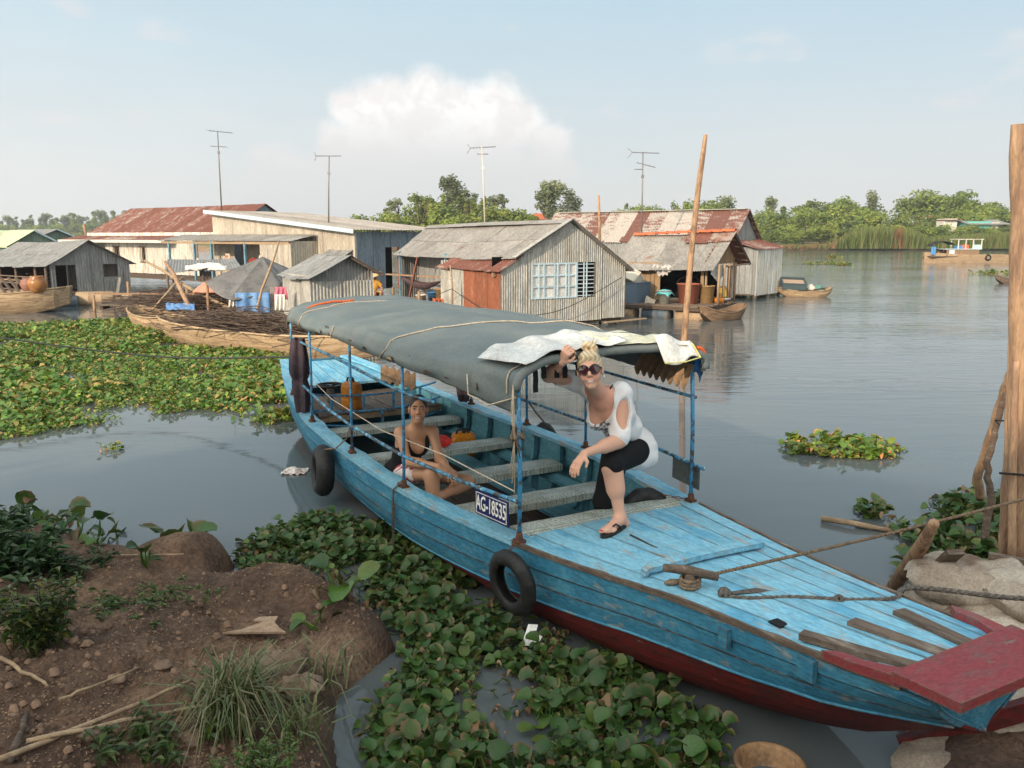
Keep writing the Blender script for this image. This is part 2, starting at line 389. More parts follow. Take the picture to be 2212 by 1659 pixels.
def bank_z(x, y):
    d, _ = seg_dist(x, y)
    if not _inside(x, y): return -min(.75 * d, 1.2) - .02
    z = .15 * (1 - math.exp(-d * 14)) + .15 * d
    z += .05 * max(0, 2.6 - y) 
    n = fbm(x, y, 1.3, 1.1, 3) * .10 + fbm(x, y, 7, 4.2, 4) * .040 - abs(fbm(x, y, 3, 7.5, 3)) * .05 + fbm(x, y, 5, 16, 2) * .012
    k = min(1, d * 2.5)
    # three rounded mud lobes at the water's edge
    for (lx, ly, r, hgt) in ((-2.42, 5.92, .40, .16), (-1.45, 5.25, .60, .13), (-1.0, 4.78, .45, .08), (-1.3, 4.05, .35, .10)):
        q = math.hypot(x - lx, y - ly) / r
        if q < 1: z += hgt * (1 - q * q) ** 1.0
    return max(.012, z + n * k) if z < 1.4 else min(z, 1.5) + n
def make_bank():
    xs = list(np.arange(-4.9, 2.01, .032)) + list(np.arange(2.05, 4.01, .06)); ys = list(np.arange(1.8, 7.4, .034))
    xs = [-40, -25, -16, -11, -8, -6.5, -5.6] + xs + [4.4, 5, 6, 8, 11, 16, 25, 40]; ys = [-40, -25, -14, -8, -4, -2, -.5, .5, 1.0] + ys + [8, 8.6, 9.4, 10.4, 11.5, 13]
    mb = MB(); W = len(ys)
    for x in xs:
        for y in ys:
            z = bank_z(max(-13.9, min(15.9, x)), y)
            mb.v.append((x, y, z))
    for i in range(len(xs) - 1):
        for j in range(W - 1):
            a = i * W + j; mb.f.append((a, a + W, a + W + 1, a + 1))
    struct(mb.build('muddy_river_bank_ground', m_mud, smooth=True, recalc=False), 'brown muddy near river bank')
    # far bank: low earth shelf with rising ground behind it
    mb = MB()
    line = [(-500, 300), (-260, 260), (-120, 190), (-60, 150), (0, 140), (45, 150), (75, 158), (100, 152), (150, 140), (260, 120), (500, 70)]
    def fn(u, v):
        k = u * (len(line) - 1); i = min(int(k), len(line) - 2); t = k - i
        x = lerp(line[i][0], line[i + 1][0], t); y = lerp(line[i][1], line[i + 1][1], t)
        d = [-3, 0, 1.5, 5, 12, 40, 150, 290][int(round(v * 7))]
        z = [-.8, .12, .7, 1.0, 1.2, 1.6, 2.0, 2][int(round(v * 7))]
        n = fbm(x, 3, 2, .08, 3)
        return (x + n * 2, y + d + n * 2, z + (n * .35 if d > 0 else 0))
    mb.grid(fn, 120, 7)
    struct(mb.build('far_river_bank_ground', m_farmud, smooth=True), 'low earth shelf of the far river bank')
make_bank()

# ------------------------------------------------------------------ the blue boat
BO = Vector((.68, 5.44, 0)); BRZ = math.atan2(-.8717, .49)
BX, BN = Vector((.49, -.8717, 0)), Vector((.8717, .49, 0))
def bw(s, t, z): return BO + BX * s + BN * t + Vector((0, 0, z))     # boat coordinates to the place
HW = [(-7.05, .46), (-6.4, .62), (-5.5, .79), (-4.2, .95), (-3, 1.0), (-2, 1.0), (-1.35, .98), (-.75, .905), (0, .77), (.5, .68), (1.3, .50), (2.0, .43), (2.75, .34)]
GZ = [(-7.05, .80), (-6.2, .72), (-5.5, .64), (-4.2, .56), (-3, .55), (0, .55), (.6, .575), (1.3, .62), (2.0, .66), (2.75, .715)]
KZ = [(-7.05, .18), (-6, -.05), (-4, -.20), (0, -.20), (1, -.13), (1.6, -.02), (2.1, .14), (2.4, .34), (2.62, .50)]
def hull(s, v, off=0.0):
    w, g, k = sm(s, HW), sm(s, GZ), sm(s, KZ)
    p = interp(s, [(-7, 2.6), (-5.5, 3.6), (0, 4.2), (1.2, 4.2), (1.8, 3.0), (2.62, 1.5)])
    t = w * (1 - v ** p) - off; z = g + (k - g) * v
    return t, z
def make_boat():
    b = thing('river_boat', 'long blue wooden passenger boat with red bottom moored at the muddy bank', 'boat', BO, BRZ)
    S0, S1 = -7.05, 2.62; NS = 56
    VR = [(-7, .60), (-3, .60), (-1, .50), (0, .44), (1, .38), (2.0, .42), (2.4, .56), (2.62, .72)]
    def vcut(s, v):
        k = interp(s, VR); return v / .47 * k if v < .47 else 1 - (1 - v) / .53 * (1 - k)
    def strake(v0, v1, side, mat, off, nm='hull_plank'):
        mb = MB(); ph = rnd.random() * 9
        def fn(u, q):
            s = lerp(S0, S1, u); v = vcut(s, lerp(v0, v1, q)); t, z = hull(s, v)
            t2, z2 = hull(s, v + .02); nn = Vector((0, (z - z2), (t2 - t) * -1))
            nn = Vector((0, max(.05, z - z2), -(t - t2))).normalized()
            o = off + .004 * fbm(s * 1.3, v * 5, ph, 1, 2)
            return Vector((s, side * (t + o * nn.y), z + o * nn.z)), Vector((0, side * nn.y, nn.z))
        mb.slab(fn, NS, 3, .022); return mb.build(nm, mat, b, smooth=False)
    cuts = [0, .155, .31, .47, .72, .985]
    for side in (-1, 1):
        for i in range(5):
            strake(cuts[i] + .005, cuts[i + 1] - .005, side, m_blue if i < 3 else m_red, [.012, .004, .010, .004, 0][i])
        mb = MB()
        def fn(u, q):
            s = lerp(S0, S1, u); t, z = hull(s, .01 + .98 * q, .028); return Vector((s, side * max(t, 0), z + .01 * q)), Vector((0, side, 0))
        mb.slab(fn, NS, 8, .008); mb.build('inner_hull_lining', m_teal, b, smooth=True)
        # dark lines along the plank seams and a blue rubbing strip
        for v, r, m in ((.155, .005, m_seam), (.31, .0045, m_seam), (.47, .008, m_blue)):
            mb = MB(); mb.tube([(s, side * (hull(s, vcut(s, v))[0] + (.014 if v > .4 else .006)), hull(s, vcut(s, v))[1]) for s in np.linspace(S0, S1 - .02, 60)], r, 6); mb.build('seam_and_rub_strip', m, b, smooth=True)
        # gunwale cap board
        mb = MB()
        def fn(u, q):
            s = lerp(S0, .02, u); w, g = sm(s, HW), sm(s, GZ); wd = .15 + .025 * fbm(s, side, 3, 2.3, 3)
            t = w + .03 - q * wd; return Vector((s, side * t, g + .028 + .004 * fbm(s, q, 1, 3, 2))), Vector((0, 0, 1))
        mb.slab(fn, 60, 2, .032); mb.build('gunwale_board', m_bluedeck, b)
        # worn edge strip along the bow deck
        mb = MB()
        def fn(u, q):
            s = lerp(.0, 2.5, u); w, g = sm(s, HW), sm(s, GZ)
            t = w + .026 - q * (.020 + .014 * fbm(s, 4, side, 6, 3)); return Vector((s, side * t, g + .031 + .003 * fbm(s, q, 2, 9, 2))), Vector((0, 0, 1))
        mb.slab(fn, 60, 1, .03); mb.build('worn_deck_edging', m_wood, b)
        # frames inside the hull
        for s in np.arange(-4.0, -.1, .48):
            mb = MB(); pts = [(hull(s, v, .05), v) for v in (.03, .2, .4, .6, .75)]
            vs = []
            for (t, z), v in pts:
                for ds in (-.028, .028):
                    for o in (0, .05): vs.append((s + ds, side * (t - o), z))
            fs = []
            for i in range(4):
                a = i * 4; c = a + 4; fs += [(a, a + 2, c + 2, c), (a + 1, c + 1, c + 3, a + 3), (a, c, c + 1, a + 1), (a + 2, a + 3, c + 3, c + 2)]
            fs += [(0, 1, 3, 2), (16, 18, 19, 17)]
            mb.add(vs, fs); mb.build('hull_frame', m_teal, b)
        # bench stringers
        for tz, zz, wd in ((.78, .29, .10), (.55, .16, .20)):
            mb = MB()
            def fn(u, q):
                s = lerp(-4.3, -.12, u); w = sm(s, HW); t = min(tz, w - .16) - q * wd; return Vector((s, side * t, zz + .03 * (1 - q))), Vector((0, 0, 1))
            mb.slab(fn, 20, 1, .03); mb.build('bench_stringer', m_teal, b)
    # bow deck planks
    fr = [-1, -.80, -.56, -.33, -.10, .14, .36, .60, .82, 1]
    for a, c in zip(fr, fr[1:]):
        mb = MB(); ph = rnd.random() * 20; dz = rnd.uniform(-.003, .003)
        def fn(u, q):
            s = lerp(.0, 2.62, u); w, g = sm(s, HW) - .004, sm(s, GZ); f = lerp(a, c, q); gp = .0035 + .0025 * fbm(s, a, ph, 5, 2)
            t = f * w + (gp if q < .5 else -gp); crown = .02 * (1 - f * f)
            return Vector((s, t, g + .024 + crown + dz + .003 * fbm(s * 2, t * 3, ph, 1, 3))), Vector((0, 0, 1))
        mb.slab(fn, 26, 2, .03); mb.build('deck_plank', m_bluedeck, b)
    mb = MB()
    mb.slab(lambda u, q: (Vector((lerp(.0, 2.6, u), (q * 2 - 1) * (sm(lerp(.0, 2.6, u), HW) - .03), sm(lerp(.0, 2.6, u), GZ) - .012)), Vector((0, 0, 1))), 16, 4, .01)
    mb.build('deck_beam_layer', m_darkwood, b)
    mb = MB(); mb.slab(lambda u, q: (Vector((.0, (q * 2 - 1) * .72, lerp(.555, .05, u))), Vector((-1, 0, 0))), 2, 2, .02); mb.build('bow_bulkhead', m_darkwood, b)
    # batten lying across the deck, small hatch grooves and a black plate painting the hawse hole's shade
    mb = MB()
    def fn(u, q):
        t = lerp(-.50, .40, u); s = .95 + .02 * u + (q - .5) * (.085 if u > .06 else .05) + (.04 * (1 - u / .12) ** 2 if u < .12 else 0)
        return Vector((s, t, .678 + .010 * math.sin(math.pi * u))), Vector((0, 0, 1))
    mb.slab(fn, 18, 1, .03); mb.build('deck_batten', m_bluedeck, b)
    mb = MB(); mb.box((.52, -.13, .622), (.27, .012, .006)); mb.build('hatch_groove', m_darkwood, b)
    mb = MB(); mb.box((1.82, -.345, .684), (.075, .06, .008)); mb.build('hawse_hole_shade', m_blackcloth, b)  # black plate paints the dark inside the hole
    # cleat: a heavy wooden crosspiece on a short post
    c = MB(); c.tube([(1.12, -.47, .735), (1.22, -.40, .745), (1.36, -.30, .735)], [.021, .027, .022], 10); cl = c.build('mooring_cleat', m_wood, b, smooth=True)
    c = MB(); c.lathe([(.045, .60), (.04, .66), (.028, .73)], (1.24, -.385, 0), 10); c.build('cleat_post', m_wood, cl, smooth=True)
    c = MB()
    for i in range(3): c.tube([(1.24 + .05 * math.cos(a), -.385 + .05 * math.sin(a), .665 + .018 * i + .004 * math.sin(a)) for a in np.linspace(0, 6.28, 13)], .010, 6)
    c.tube([(1.19, -.40, .67), (1.15, -.44, .655), (1.13, -.47, .652)], [.012, .02, .008], 6); c.build('rope_wrap', m_rope, cl, smooth=True)
    # bow: grey slats and faded red end boards
    for p0, p1, wd in (((1.99, -.385), (2.50, -.22), .06), ((2.02, -.085), (2.50, -.03), .07), ((2.06, .205), (2.50, .135), .075)):
        mb = MB(); mb.beam((*p0, .712), (*p1, .735), wd, .03); mb.build('bow_slat', m_wood, b)
    for sgn in (-1, 1):
        mb = MB(); vs = [(2.16, sgn * .455), (2.22, sgn * .40), (2.33, sgn * .385), (2.50, sgn * .30), (2.53, sgn * .395), (2.30, sgn * .45)]
        zt = lambda s: sm(s, GZ) + .05; k = len(vs)
        mb.add([(x, y, zt(x) + .012) for x, y in vs] + [(x, y, zt(x) - .03) for x, y in vs],
               [tuple(range(k)), tuple(range(k, 2 * k))[::-1]] + [(i, (i + 1) % k, k + (i + 1) % k, k + i) for i in range(k)])
        mb.build('red_side_board', m_redpink, b)
    mb = MB(); vs = [(2.47, -.41), (2.47, .42), (2.72, .40), (2.76, .05), (2.75, -.39)]; k = len(vs)
    mb.add([(x, y, .772 + .004 * y) for x, y in vs] + [(x, y, .728) for x, y in vs], [tuple(range(k)), tuple(range(k, 2 * k))[::-1]] + [(i, (i + 1) % k, k + (i + 1) % k, k + i) for i in range(k)])
    mb.build('red_bow_platform', m_redpink, b)
    mb = MB(); mb.slab(lambda u, q: (Vector((2.61 + .03 * (1 - abs(2 * u - 1)), (u * 2 - 1) * hull(2.62, q * .95)[0], hull(2.62, q * .95)[1])), Vector((1, 0, 0))), 6, 6, .03)
    mb.build('bow_transom', m_blue, b)
    mb = MB(); mb.slab(lambda u, q: (Vector((-7.05, (u * 2 - 1) * hull(-7.05, q * .95)[0], hull(-7.05, q * .95)[1])), Vector((-1, 0, 0))), 6, 6, .03); mb.build('stern_transom', m_blue, b)
    for (s, d) in ((2.08, .09), (1.62, .06)):
        mb = MB(); t, z = hull(s, .12); mb.box((s, -(t + .025), z), (d, .03, .10)); mb.build('bow_knee_block', m_blue, b)
    # floor boards
    for i in range(9):
        t0 = -.62 + i * .138; mb = MB()
        mb.box((-2.2, t0 + .067, .055 + rnd.uniform(-.004, .004)), (4.1, .130, .022)); mb.build('floor_plank', m_darkwood, b)
    for s in (-3.4, -2.4, -1.3, -.5):
        mb = MB(); mb.box((s, 0, .025), (.06, 1.2, .035)); mb.build('floor_bearer', m_darkwood, b)
    # aft deck, brown working platform and low railing
    for i in range(7):
        f0, f1 = -1 + i * 2 / 7, -1 + (i + 1) * 2 / 7; mb = MB()
        def fn(u, q):
            s = lerp(-7.0, -5.75, u); w, g = sm(s, HW) - .06, sm(s, GZ); return Vector((s, lerp(f0, f1, q) * w + (.004 if q < .5 else -.004), g - .02)), Vector((0, 0, 1))
        mb.slab(fn, 10, 1, .03); mb.build('aft_deck_plank', m_bluedeck, b)
    for i in range(8):
        f0, f1 = -1 + i / 4, -1 + (i + 1) / 4; mb = MB(); e = rnd.uniform(-.05, .05)
        def fn(u, q):
            s = lerp(-5.8, -4.52 + e, u); w = sm(s, HW) - .13; return Vector((s, lerp(f0, f1, q) * w + (.006 if q < .5 else -.006), .515 + rnd.uniform(-.003, .003))), Vector((0, 0, 1))
        mb.slab(fn, 8, 1, .03); mb.build('platform_plank', m_wood, b)
    mb = MB(); mb.beam((-4.56, -.78, .465), (-4.56, .78, .465), .05, .06); mb.build('platform_beam', m_sawn, b)
    ra = b
    for zz, ss in ((.70, -4.56), (.54, -4.44), (.38, -4.40)):
        mb = MB(); mb.tube([(ss + .10 * (t / .8) ** 2 * -1.5, t, zz + .05 * (t / .8) ** 2) for t in np.linspace(-.80, .80, 15)], .012, 6); mb.build('stern_rail_bar', m_steel, b, smooth=True)
    for k, t in enumerate(np.linspace(-.72, .72, 9)):
        z0, z1, ss = (.54, .70, -4.52) if k % 2 else (.38, .54, -4.43)
        bend = -.15 * (t / .8) ** 2; dz = .05 * (t / .8) ** 2
        mb = MB(); mb.box((ss + bend, t, (z0 + z1) / 2 + dz), (.014, .03, z1 - z0)); mb.build('stern_rail_upright', m_steel, b)
    # benches with patterned oilcloth
    for i, (s, z, t0, t1) in enumerate(((-4.22, .42, -.80, .84), (-3.03, .40, -.82, .86), (-2.05, .40, -.84, .84), (-1.2, .40, -.80, .78), (-.14, .585, -.66, .70))):
        mb = MB(); wd = .27 if i < 4 else .22
        mb.slab(lambda u, q: (Vector((s + wd * (q - .5), lerp(t0, t1, u), z + .005 * fbm(u * 4, q * 2, s, 1, 2) - (.012 if q in (0, 1) else 0))), Vector((0, 0, 1))), 16, 4, .055)
        mb.build('bench', m_oilcloth, b)
        if i < 4:
            for q in (-1, 1):
                mb = MB(); mb.box((s, q * .62, (z - .055 + .07) / 2), (.05, .05, z - .055 - .07)); mb.build('bench_post', m_teal, b)
    # canopy posts and rails
    POSTS = [(-5.25, -.80), (-4.0, -.93), (-2.6, -.97), (-1.4, -.955), (.06, -.76), (-4.0, .93), (-2.8, .97), (-1.72, .965), (-.04, .75)]
    for s, t in POSTS:
        mb = MB(); g = sm(s, GZ); lean = rnd.uniform(-.012, .012)
        top = 1.66 if s > -.5 else 1.55
        mb.tube([(s, t, g + .01), (s + lean, t * .99, (g + top) / 2), (s - .03 * (s > -.5), t * .985 + lean, top)], .0145 if s > -.5 else .013, 8); po = mb.build('canopy_post', m_steel, b, smooth=True)
        mb = MB(); mb.box((s, t, g + .037), (.07, .06, .018)); mb.lathe([(.026, g + .045), (.02, g + .09)], (s, t, 0), 8); mb.build('post_foot', m_rust, po)
    for side in (-1, 1):
        mb = MB(); mb.tube([(s, side * (min(sm(s, HW), .97) - .02), 1.36 + .03 * math.sin(s * 1.3)) for s in np.linspace(-5.25, -.9 if side < 0 else -.04, 14)], .013, 7); mb.build('upper_side_rail', m_steelrail, b, smooth=True)
        mb = MB(); mb.tube([(-5.3, side * .80, .96), (-4.4, side * .9, .90), (-3.3, side * .95, .84), (-2.6, side * .97, .83), (-1.4, side * .955, .83), (-.6, side * .88, .84), (.06, side * .77, .85)], .0145, 7)
        mb.build('lower_side_rail', m_steelrail, b, smooth=True)
    return b
def oilcloth():
    m = bpy.data.materials.new('patterned_oilcloth'); m.use_nodes = True; nd, lk = m.node_tree.nodes, m.node_tree.links; b = nd['Principled BSDF']
    tc = N(nd, 'ShaderNodeTexCoord'); sp = N(nd, 'ShaderNodeSeparateXYZ'); lk.new(tc.outputs['Object'], sp.inputs[0])
    def ma(op, a, c=0.0):
        q = N(nd, 'ShaderNodeMath', operation=op)
        for i, v in enumerate((a, c)):
            if isinstance(v, (int, float)): q.inputs[i].default_value = v
            else: lk.new(v, q.inputs[i])
        return q.outputs[0]
    P = .19
    u = ma('SUBTRACT', ma('FRACT', ma('DIVIDE', ma('ADD', sp.outputs[1], 5.0), P)), .5); v = ma('SUBTRACT', ma('FRACT', ma('DIVIDE', ma('ADD', sp.outputs[0], 9.0), P)), .5)
    r = ma('SQRT', ma('ADD', ma('MULTIPLY', u, u), ma('MULTIPLY', v, v)))
    ang = ma('ARCTAN2', v, u); pet = ma('MULTIPLY', ma('SINE', ma('MULTIPLY', ang, 8.0)), .05)
    ring = ma('LESS_THAN', ma('ABSOLUTE', ma('SUBTRACT', ma('ADD', r, pet), .20)), .035)
    ring2 = ma('LESS_THAN', r, .07)
    edge = ma('LESS_THAN', ma('ABSOLUTE', ma('SUBTRACT', ma('MAXIMUM', ma('ABSOLUTE', u), ma('ABSOLUTE', v)), .42)), .03)
    n = N(nd, 'ShaderNodeTexNoise'); n.inputs['Scale'].default_value = 60; lk.new(tc.outputs['Object'], n.inputs['Vector'])
    lace = ma('MULTIPLY', ma('LESS_THAN', ma('ABSOLUTE', ma('SUBTRACT', n.outputs[0], .5)), .045), ma('GREATER_THAN', r, .26))
    k = ma('MAXIMUM', ma('MAXIMUM', ring, ring2), ma('MAXIMUM', edge, lace))
    n2 = N(nd, 'ShaderNodeTexNoise'); n2.inputs['Scale'].default_value = 5; n2.inputs['Detail'].default_value = 6; lk.new(tc.outputs['Object'], n2.inputs['Vector'])
    k = ma('MULTIPLY', k, ma('MULTIPLY', n2.outputs[0], 1.3))
    mx = N(nd, 'ShaderNodeMix', data_type='RGBA'); lk.new(k, mx.inputs[0]); mx.inputs[6].default_value = (.56, .60, .55, 1); mx.inputs[7].default_value = (.07, .10, .09, 1)
    mx2 = N(nd, 'ShaderNodeMix', data_type='RGBA'); rg = N(nd, 'ShaderNodeMapRange'); lk.new(n2.outputs[0], rg.inputs[0]); rg.inputs[1].default_value = .48; rg.inputs[2].default_value = .75
    lk.new(rg.outputs[0], mx2.inputs[0]); lk.new(mx.outputs[2], mx2.inputs[6]); mx2.inputs[7].default_value = (.33, .33, .25, 1)
    lk.new(mx2.outputs[2], b.inputs['Base Color']); b.inputs['Roughness'].default_value = .5
    return m
m_oilcloth = oilcloth()
boat = make_boat()
# ------------------------------------------------------------------ canopy and fittings of the boat
def can_hw(s): return interp(s, [(-5.1, .84), (-4, .94), (-2.5, .985), (-1.4, .965), (-.6, .87), (.05, .76)])
def canopy_pt(s, q):
    """q 0..1 from the hem of the near flap over the roof to the hem of the far flap"""
    w = can_hw(s)
    sag = .030 * math.sin(s * 2.4 + 1) * 1.0
    crown = interp(s, [(-5.1, 1.80), (-3.5, 1.83), (-1.5, 1.82), (-.4, 1.80), (.05, 1.78)]); sh = interp(s, [(-5.1, 1.68), (-2, 1.70), (.05, 1.67)]) + sag * .5
    hem = interp(s, [(-5.1, 1.53), (-3, 1.565), (-1.5, 1.545), (-.6, 1.48), (.05, 1.40)]); hemf = interp(s, [(-5.1, 1.42), (-.8, 1.46), (.05, 1.56)])
    if q < .22:
        k = q / .22; t = -w * (1.0 + .02 * math.sin(k * 3)) ; z = lerp(hem, sh - .06, k)
    elif q < .30:
        k = (q - .22) / .08; a = k * math.pi / 2; t = -w + .09 * (1 - math.cos(a)); z = sh - .06 + .06 * math.sin(a) + .02 * k
    elif q < .86:
        k = (q - .30) / .56; t = lerp(-w + .09, w - .09, k); z = lerp(sh + .02, crown, math.sin(k * math.pi) ** .6)
    elif q < .93:
        k = (q - .86) / .07; a = k * math.pi / 2; t = w - .09 + .09 * math.sin(a); z = sh + .02 - .07 * (1 - math.cos(a))
    else:
        k = (q - .93) / .07; t = w; z = lerp(sh - .05, hemf, k)
    n = fbm(s * 1.1, t * 1.6, 5, 1, 4)
    fold = fbm(s * 4.5 + z * 1.5, t * 2.2, 3, 1, 3)
    cre = abs(fbm(s * 2.6 - t * 2.2, t * 1.2 + z * 4 + s * .6, 11, 1, 3))
    if q < .25: t += -.024 * fold - .02 * n + .022 * cre
    else: z += .022 * n + .010 * fold - .022 * cre
    # cloth pulled down between the hoops
    z -= .034 * (1 - abs(math.cos((s + .1) * math.pi / 1.25))) * (1 if .3 < q < .86 else 0)
    return Vector((s, t, z))
def lens_patch(c, du, dv, n, a, bq, mat, name, parent, ph):
    mb = MB(); vs = [c + n * .004]
    K = 12
    for j in range(K):
        th = 2 * math.pi * j / K; r = 1 + .25 * math.sin(3 * th + ph); vs.append(c + du * math.cos(th) * a * r + dv * math.sin(th) * bq * r + n * .003)
    mb.add(vs, [(0, 1 + j, 1 + (j + 1) % K) for j in range(K)]); return mb.build(name, mat, parent)
def make_canopy():
    M('torn_hole_shade', (.035, .026, .022), (.12, .07, .045), scale=30, rough=.95)  # dark brown painting the shade seen through the tears
    b = boat; mb = MB(); NSS, NQ = 84, 46
    def fn(u, q):
        s = lerp(-5.08, .05, u); p = canopy_pt(s, q)
        return p, (Vector((0, -1, 0)) if q < .24 else Vector((0, 1, 0)) if q > .9 else Vector((0, 0, 1)))
    mb.slab(fn, NSS, NQ, .004); cv = mb.build('canopy', m_tarp, b, smooth=True)
    # rear flap
    mb = MB(); mb.slab(lambda u, q: (canopy_pt(-5.08, lerp(.02, .97, u)) * (1) + Vector((-.004 - .03 * q, 0, 0)) - Vector((0, 0, q * min(.16, canopy_pt(-5.08, lerp(.02, .97, u)).z - 1.50))), Vector((-1, 0, 0))), 24, 2, .004)
    mb.build('rear_flap', m_tarp, cv, smooth=True)
    # rolled front edge over the hoop
    mb = MB(); mb.tube([canopy_pt(.045, q) + Vector((.0, 0, -.008)) for q in np.linspace(.17, .97, 26)], .030, 9); mb.build('rolled_front_hem', m_tarp, cv, smooth=True)
    for s in (-5.0, -3.75, -2.5, -1.25, .0):
        mb = MB(); mb.tube([canopy_pt(s, q) - Vector((0, 0, .022)) for q in np.linspace(.24, .90, 18)], .012, 6); mb.build('canopy_hoop', m_steel, b, smooth=True)
    for tq in (.42, .58, .74):
        mb = MB(); mb.tube([canopy_pt(s, tq) - Vector((0, 0, .02)) for s in np.linspace(-5.0, 0, 18)], .010, 5); mb.build('canopy_batten', m_wood, b, smooth=True)
    # cords tied over the canopy
    for i, (s, q0, q1, ds) in enumerate(((-4.45, .0, .62, .25), (-1.75, .0, .90, .45), (-3.1, .03, .26, .05), (-.05, .12, .40, -.1))):
        mb = MB(); pts = [canopy_pt(s + ds * q + .02 * math.sin(q * 9), q) + (Vector((0, -.008, 0)) if q < .25 else Vector((0, 0, .009))) for q in np.linspace(q0, q1, 26)]
        mb.tube(pts, .0055, 5); mb.build('tie_cord', m_string, cv, smooth=True)
    mb = MB(); mb.tube([canopy_pt(-.45, .2) + Vector((0, -.02, 0)), canopy_pt(-.42, .1) + Vector((0, -.03, -.06)), canopy_pt(-.2, .06) + Vector((0, -.03, -.05)), Vector((.05, -.78, 1.52))], .005, 5); mb.build('tie_cord', m_string, cv, smooth=True)
    for k in range(3):
        mb = MB(); mb.tube([Vector((.05, -.80, 1.60)), Vector((.04 + .02 * k, -.81, 1.42)), Vector((.05, -.79, 1.25 + .02 * k)), Vector((.06 + .03 * k, -.83, 1.05 - .06 * k))], .004, 4); mb.build('tie_cord', m_string, cv, smooth=True)
    mb = MB()
    for k in range(12):
        a = rnd.uniform(0, 6.28); mb.tube([(.055 + .03 * math.cos(a), -.775 + .03 * math.sin(a), 1.32 + .02 * math.sin(3 * a)), (.055 + .05 * math.cos(a + 1), -.775 + .05 * math.sin(a + 1), 1.27), (.055 + .02 * math.cos(a + 2), -.775 + .045 * math.sin(a + 2), 1.24 + rnd.uniform(-.12, .03))], .005, 4)
    mb.build('knotted_cord', m_rope, cv, smooth=True)
    # tears in the near flap: dark brown patches paint the shade of holes
    for s, q, a, bb in ((-1.52, .085, .10, .022), (-.98, .075, .07, .012), (-2.05, .10, .045, .012), (-3.45, .115, .025, .022), (-3.2, .10, .02, .016), (-.35, .10, .012, .025), (-2.45, .13, .10, .005), (-.72, .09, .03, .006)):
        c = canopy_pt(s, q); n = Vector((0, -1, .1)) if q < .22 else Vector((0, -.6, .8)); n.normalize()
        dv = Vector((0, 0, 1)) if q < .22 else Vector((0, .8, .6))
        o = lens_patch(c + n * .004, Vector((1, 0, 0)), dv, n, a, bb, MATS['torn_hole_shade'], 'torn_hole_patch', cv, rnd.random() * 6)
        if bb > .015 and q < .2: lens_patch(c + n * .008 + dv * bb * .15, Vector((1, 0, 0)), dv, n, a * .6, bb * .5, m_sawn, 'torn_inner_cloth', o, rnd.random() * 6)
    # scalloped brown lining along the far side and dark rag strips at the front
    mb = MB(); mb.slab(lambda u, q: (Vector((lerp(-.75, -.02, u), can_hw(lerp(-.75, -.02, u)) - .06 - .08 * q, 1.60 - q * (.12 + .05 * abs(math.sin(u * 24))))), Vector((0, -1, 0))), 60, 3, .004); mb.build('scalloped_lining', M('tan_cloth', (.38, .25, .15), (.28, .18, .11), scale=8, rough=.9), cv)
    for t in (-.62, -.56, -.46, -.40, -.30, -.24):
        L = rnd.uniform(.06, .2); mb = MB(); mb.slab(lambda u, q: (Vector((.0 + .01 * math.sin(q * 5), t + .035 * (u - .5) + .02 * q, 1.70 - L * q)), Vector((1, 0, 0))), 1, 4, .006); mb.build('black_rag_strip', m_blackcloth, cv)
    # plastic sheets thrown over the front of the canopy
    mb = MB()
    def fs(u, v):
        s = lerp(-.42, .06, v) - .10 * u * (1 - v); q = lerp(.265, .60, u) ; p = canopy_pt(s, q)
        return p + Vector((.02 * v, 0, .036 + .035 * math.sin(u * 9 + v * 2) ** 2 * (1 - .4 * v) + .007 * fbm(u * 5, v * 4, 9, 1, 3))), Vector((0, 0, 1))
    mb.slab(fs, 36, 12, .003); mb.build('white_plastic_sheet', m_white, cv, smooth=True)
    mb = MB()
    def fs2(u, v):
        s = lerp(-.34, .05, v); q = lerp(.55, .82, u); p = canopy_pt(s, q)
        return p + Vector((.02 * v, 0, .034 + .03 * math.sin(u * 7 + 1) ** 2 * (1 - v))), Vector((0, 0, 1))
    mb.slab(fs2, 24, 10, .003); sh2 = mb.build('cream_printed_sheet', m_cream, cv, smooth=True)
    ink = M('black_ink', (.02, .03, .02), rough=.6, bump=0)
    for txt, q, s, sz in (('Fax', .745, -.20, .05), ('Website : w', .655, -.11, .052)):
        o = lettering('printed_words', txt, sz, ink, sh2)
        p = canopy_pt(s, q); p2 = canopy_pt(s, q + .05); d = (p2 - p).normalized(); up = Vector((-1, 0, 0)); nn = d.cross(up).normalized(); up = nn.cross(d)
        o.matrix_local = Matrix.Translation(p + Vector((0, 0, .078))) @ Matrix((d, up, nn)).transposed().to_4x4()
    mb = MB()
    def fs3(u, v):
        t = lerp(.34, .60, u); p = canopy_pt(.02, lerp(.70, .835, u)); dr = Vector((.0 + .07 * v + .02 * math.sin(u * 5), .05 * v * v, .055 * (1 - v) - .155 * max(0, v - .25) * (1.1 - .5 * u) + .02 * math.sin(u * 6 + v * 3)))
        return p + dr + Vector((.02, 0, .02)), Vector((1, 0, .3))
    mb.slab(fs3, 12, 12, .004); fo = mb.build('folded_plastic_sheet', m_white, cv, smooth=True)
    mb = MB(); mb.tube([fs3(u, v)[0] + Vector((.005, 0, 0)) for u, v in ((0, 1), (.5, 1), (1, 1), (1, .5), (1, 0))], .006, 5); mb.build('yellow_hem', M('yellow_hem', (.66, .62, .22), rough=.6, bump=0), fo)
    # orange and blue cord bundle at the far front corner
    mb = MB(); mb.tube([canopy_pt(.02, q) + Vector((.01, .01, .02 + .012 * math.sin(q * 60))) for q in np.linspace(.86, .92, 8)], .016, 6); mb.build('orange_lashing', M('orange_cord', (.60, .13, .04), rough=.8), cv)
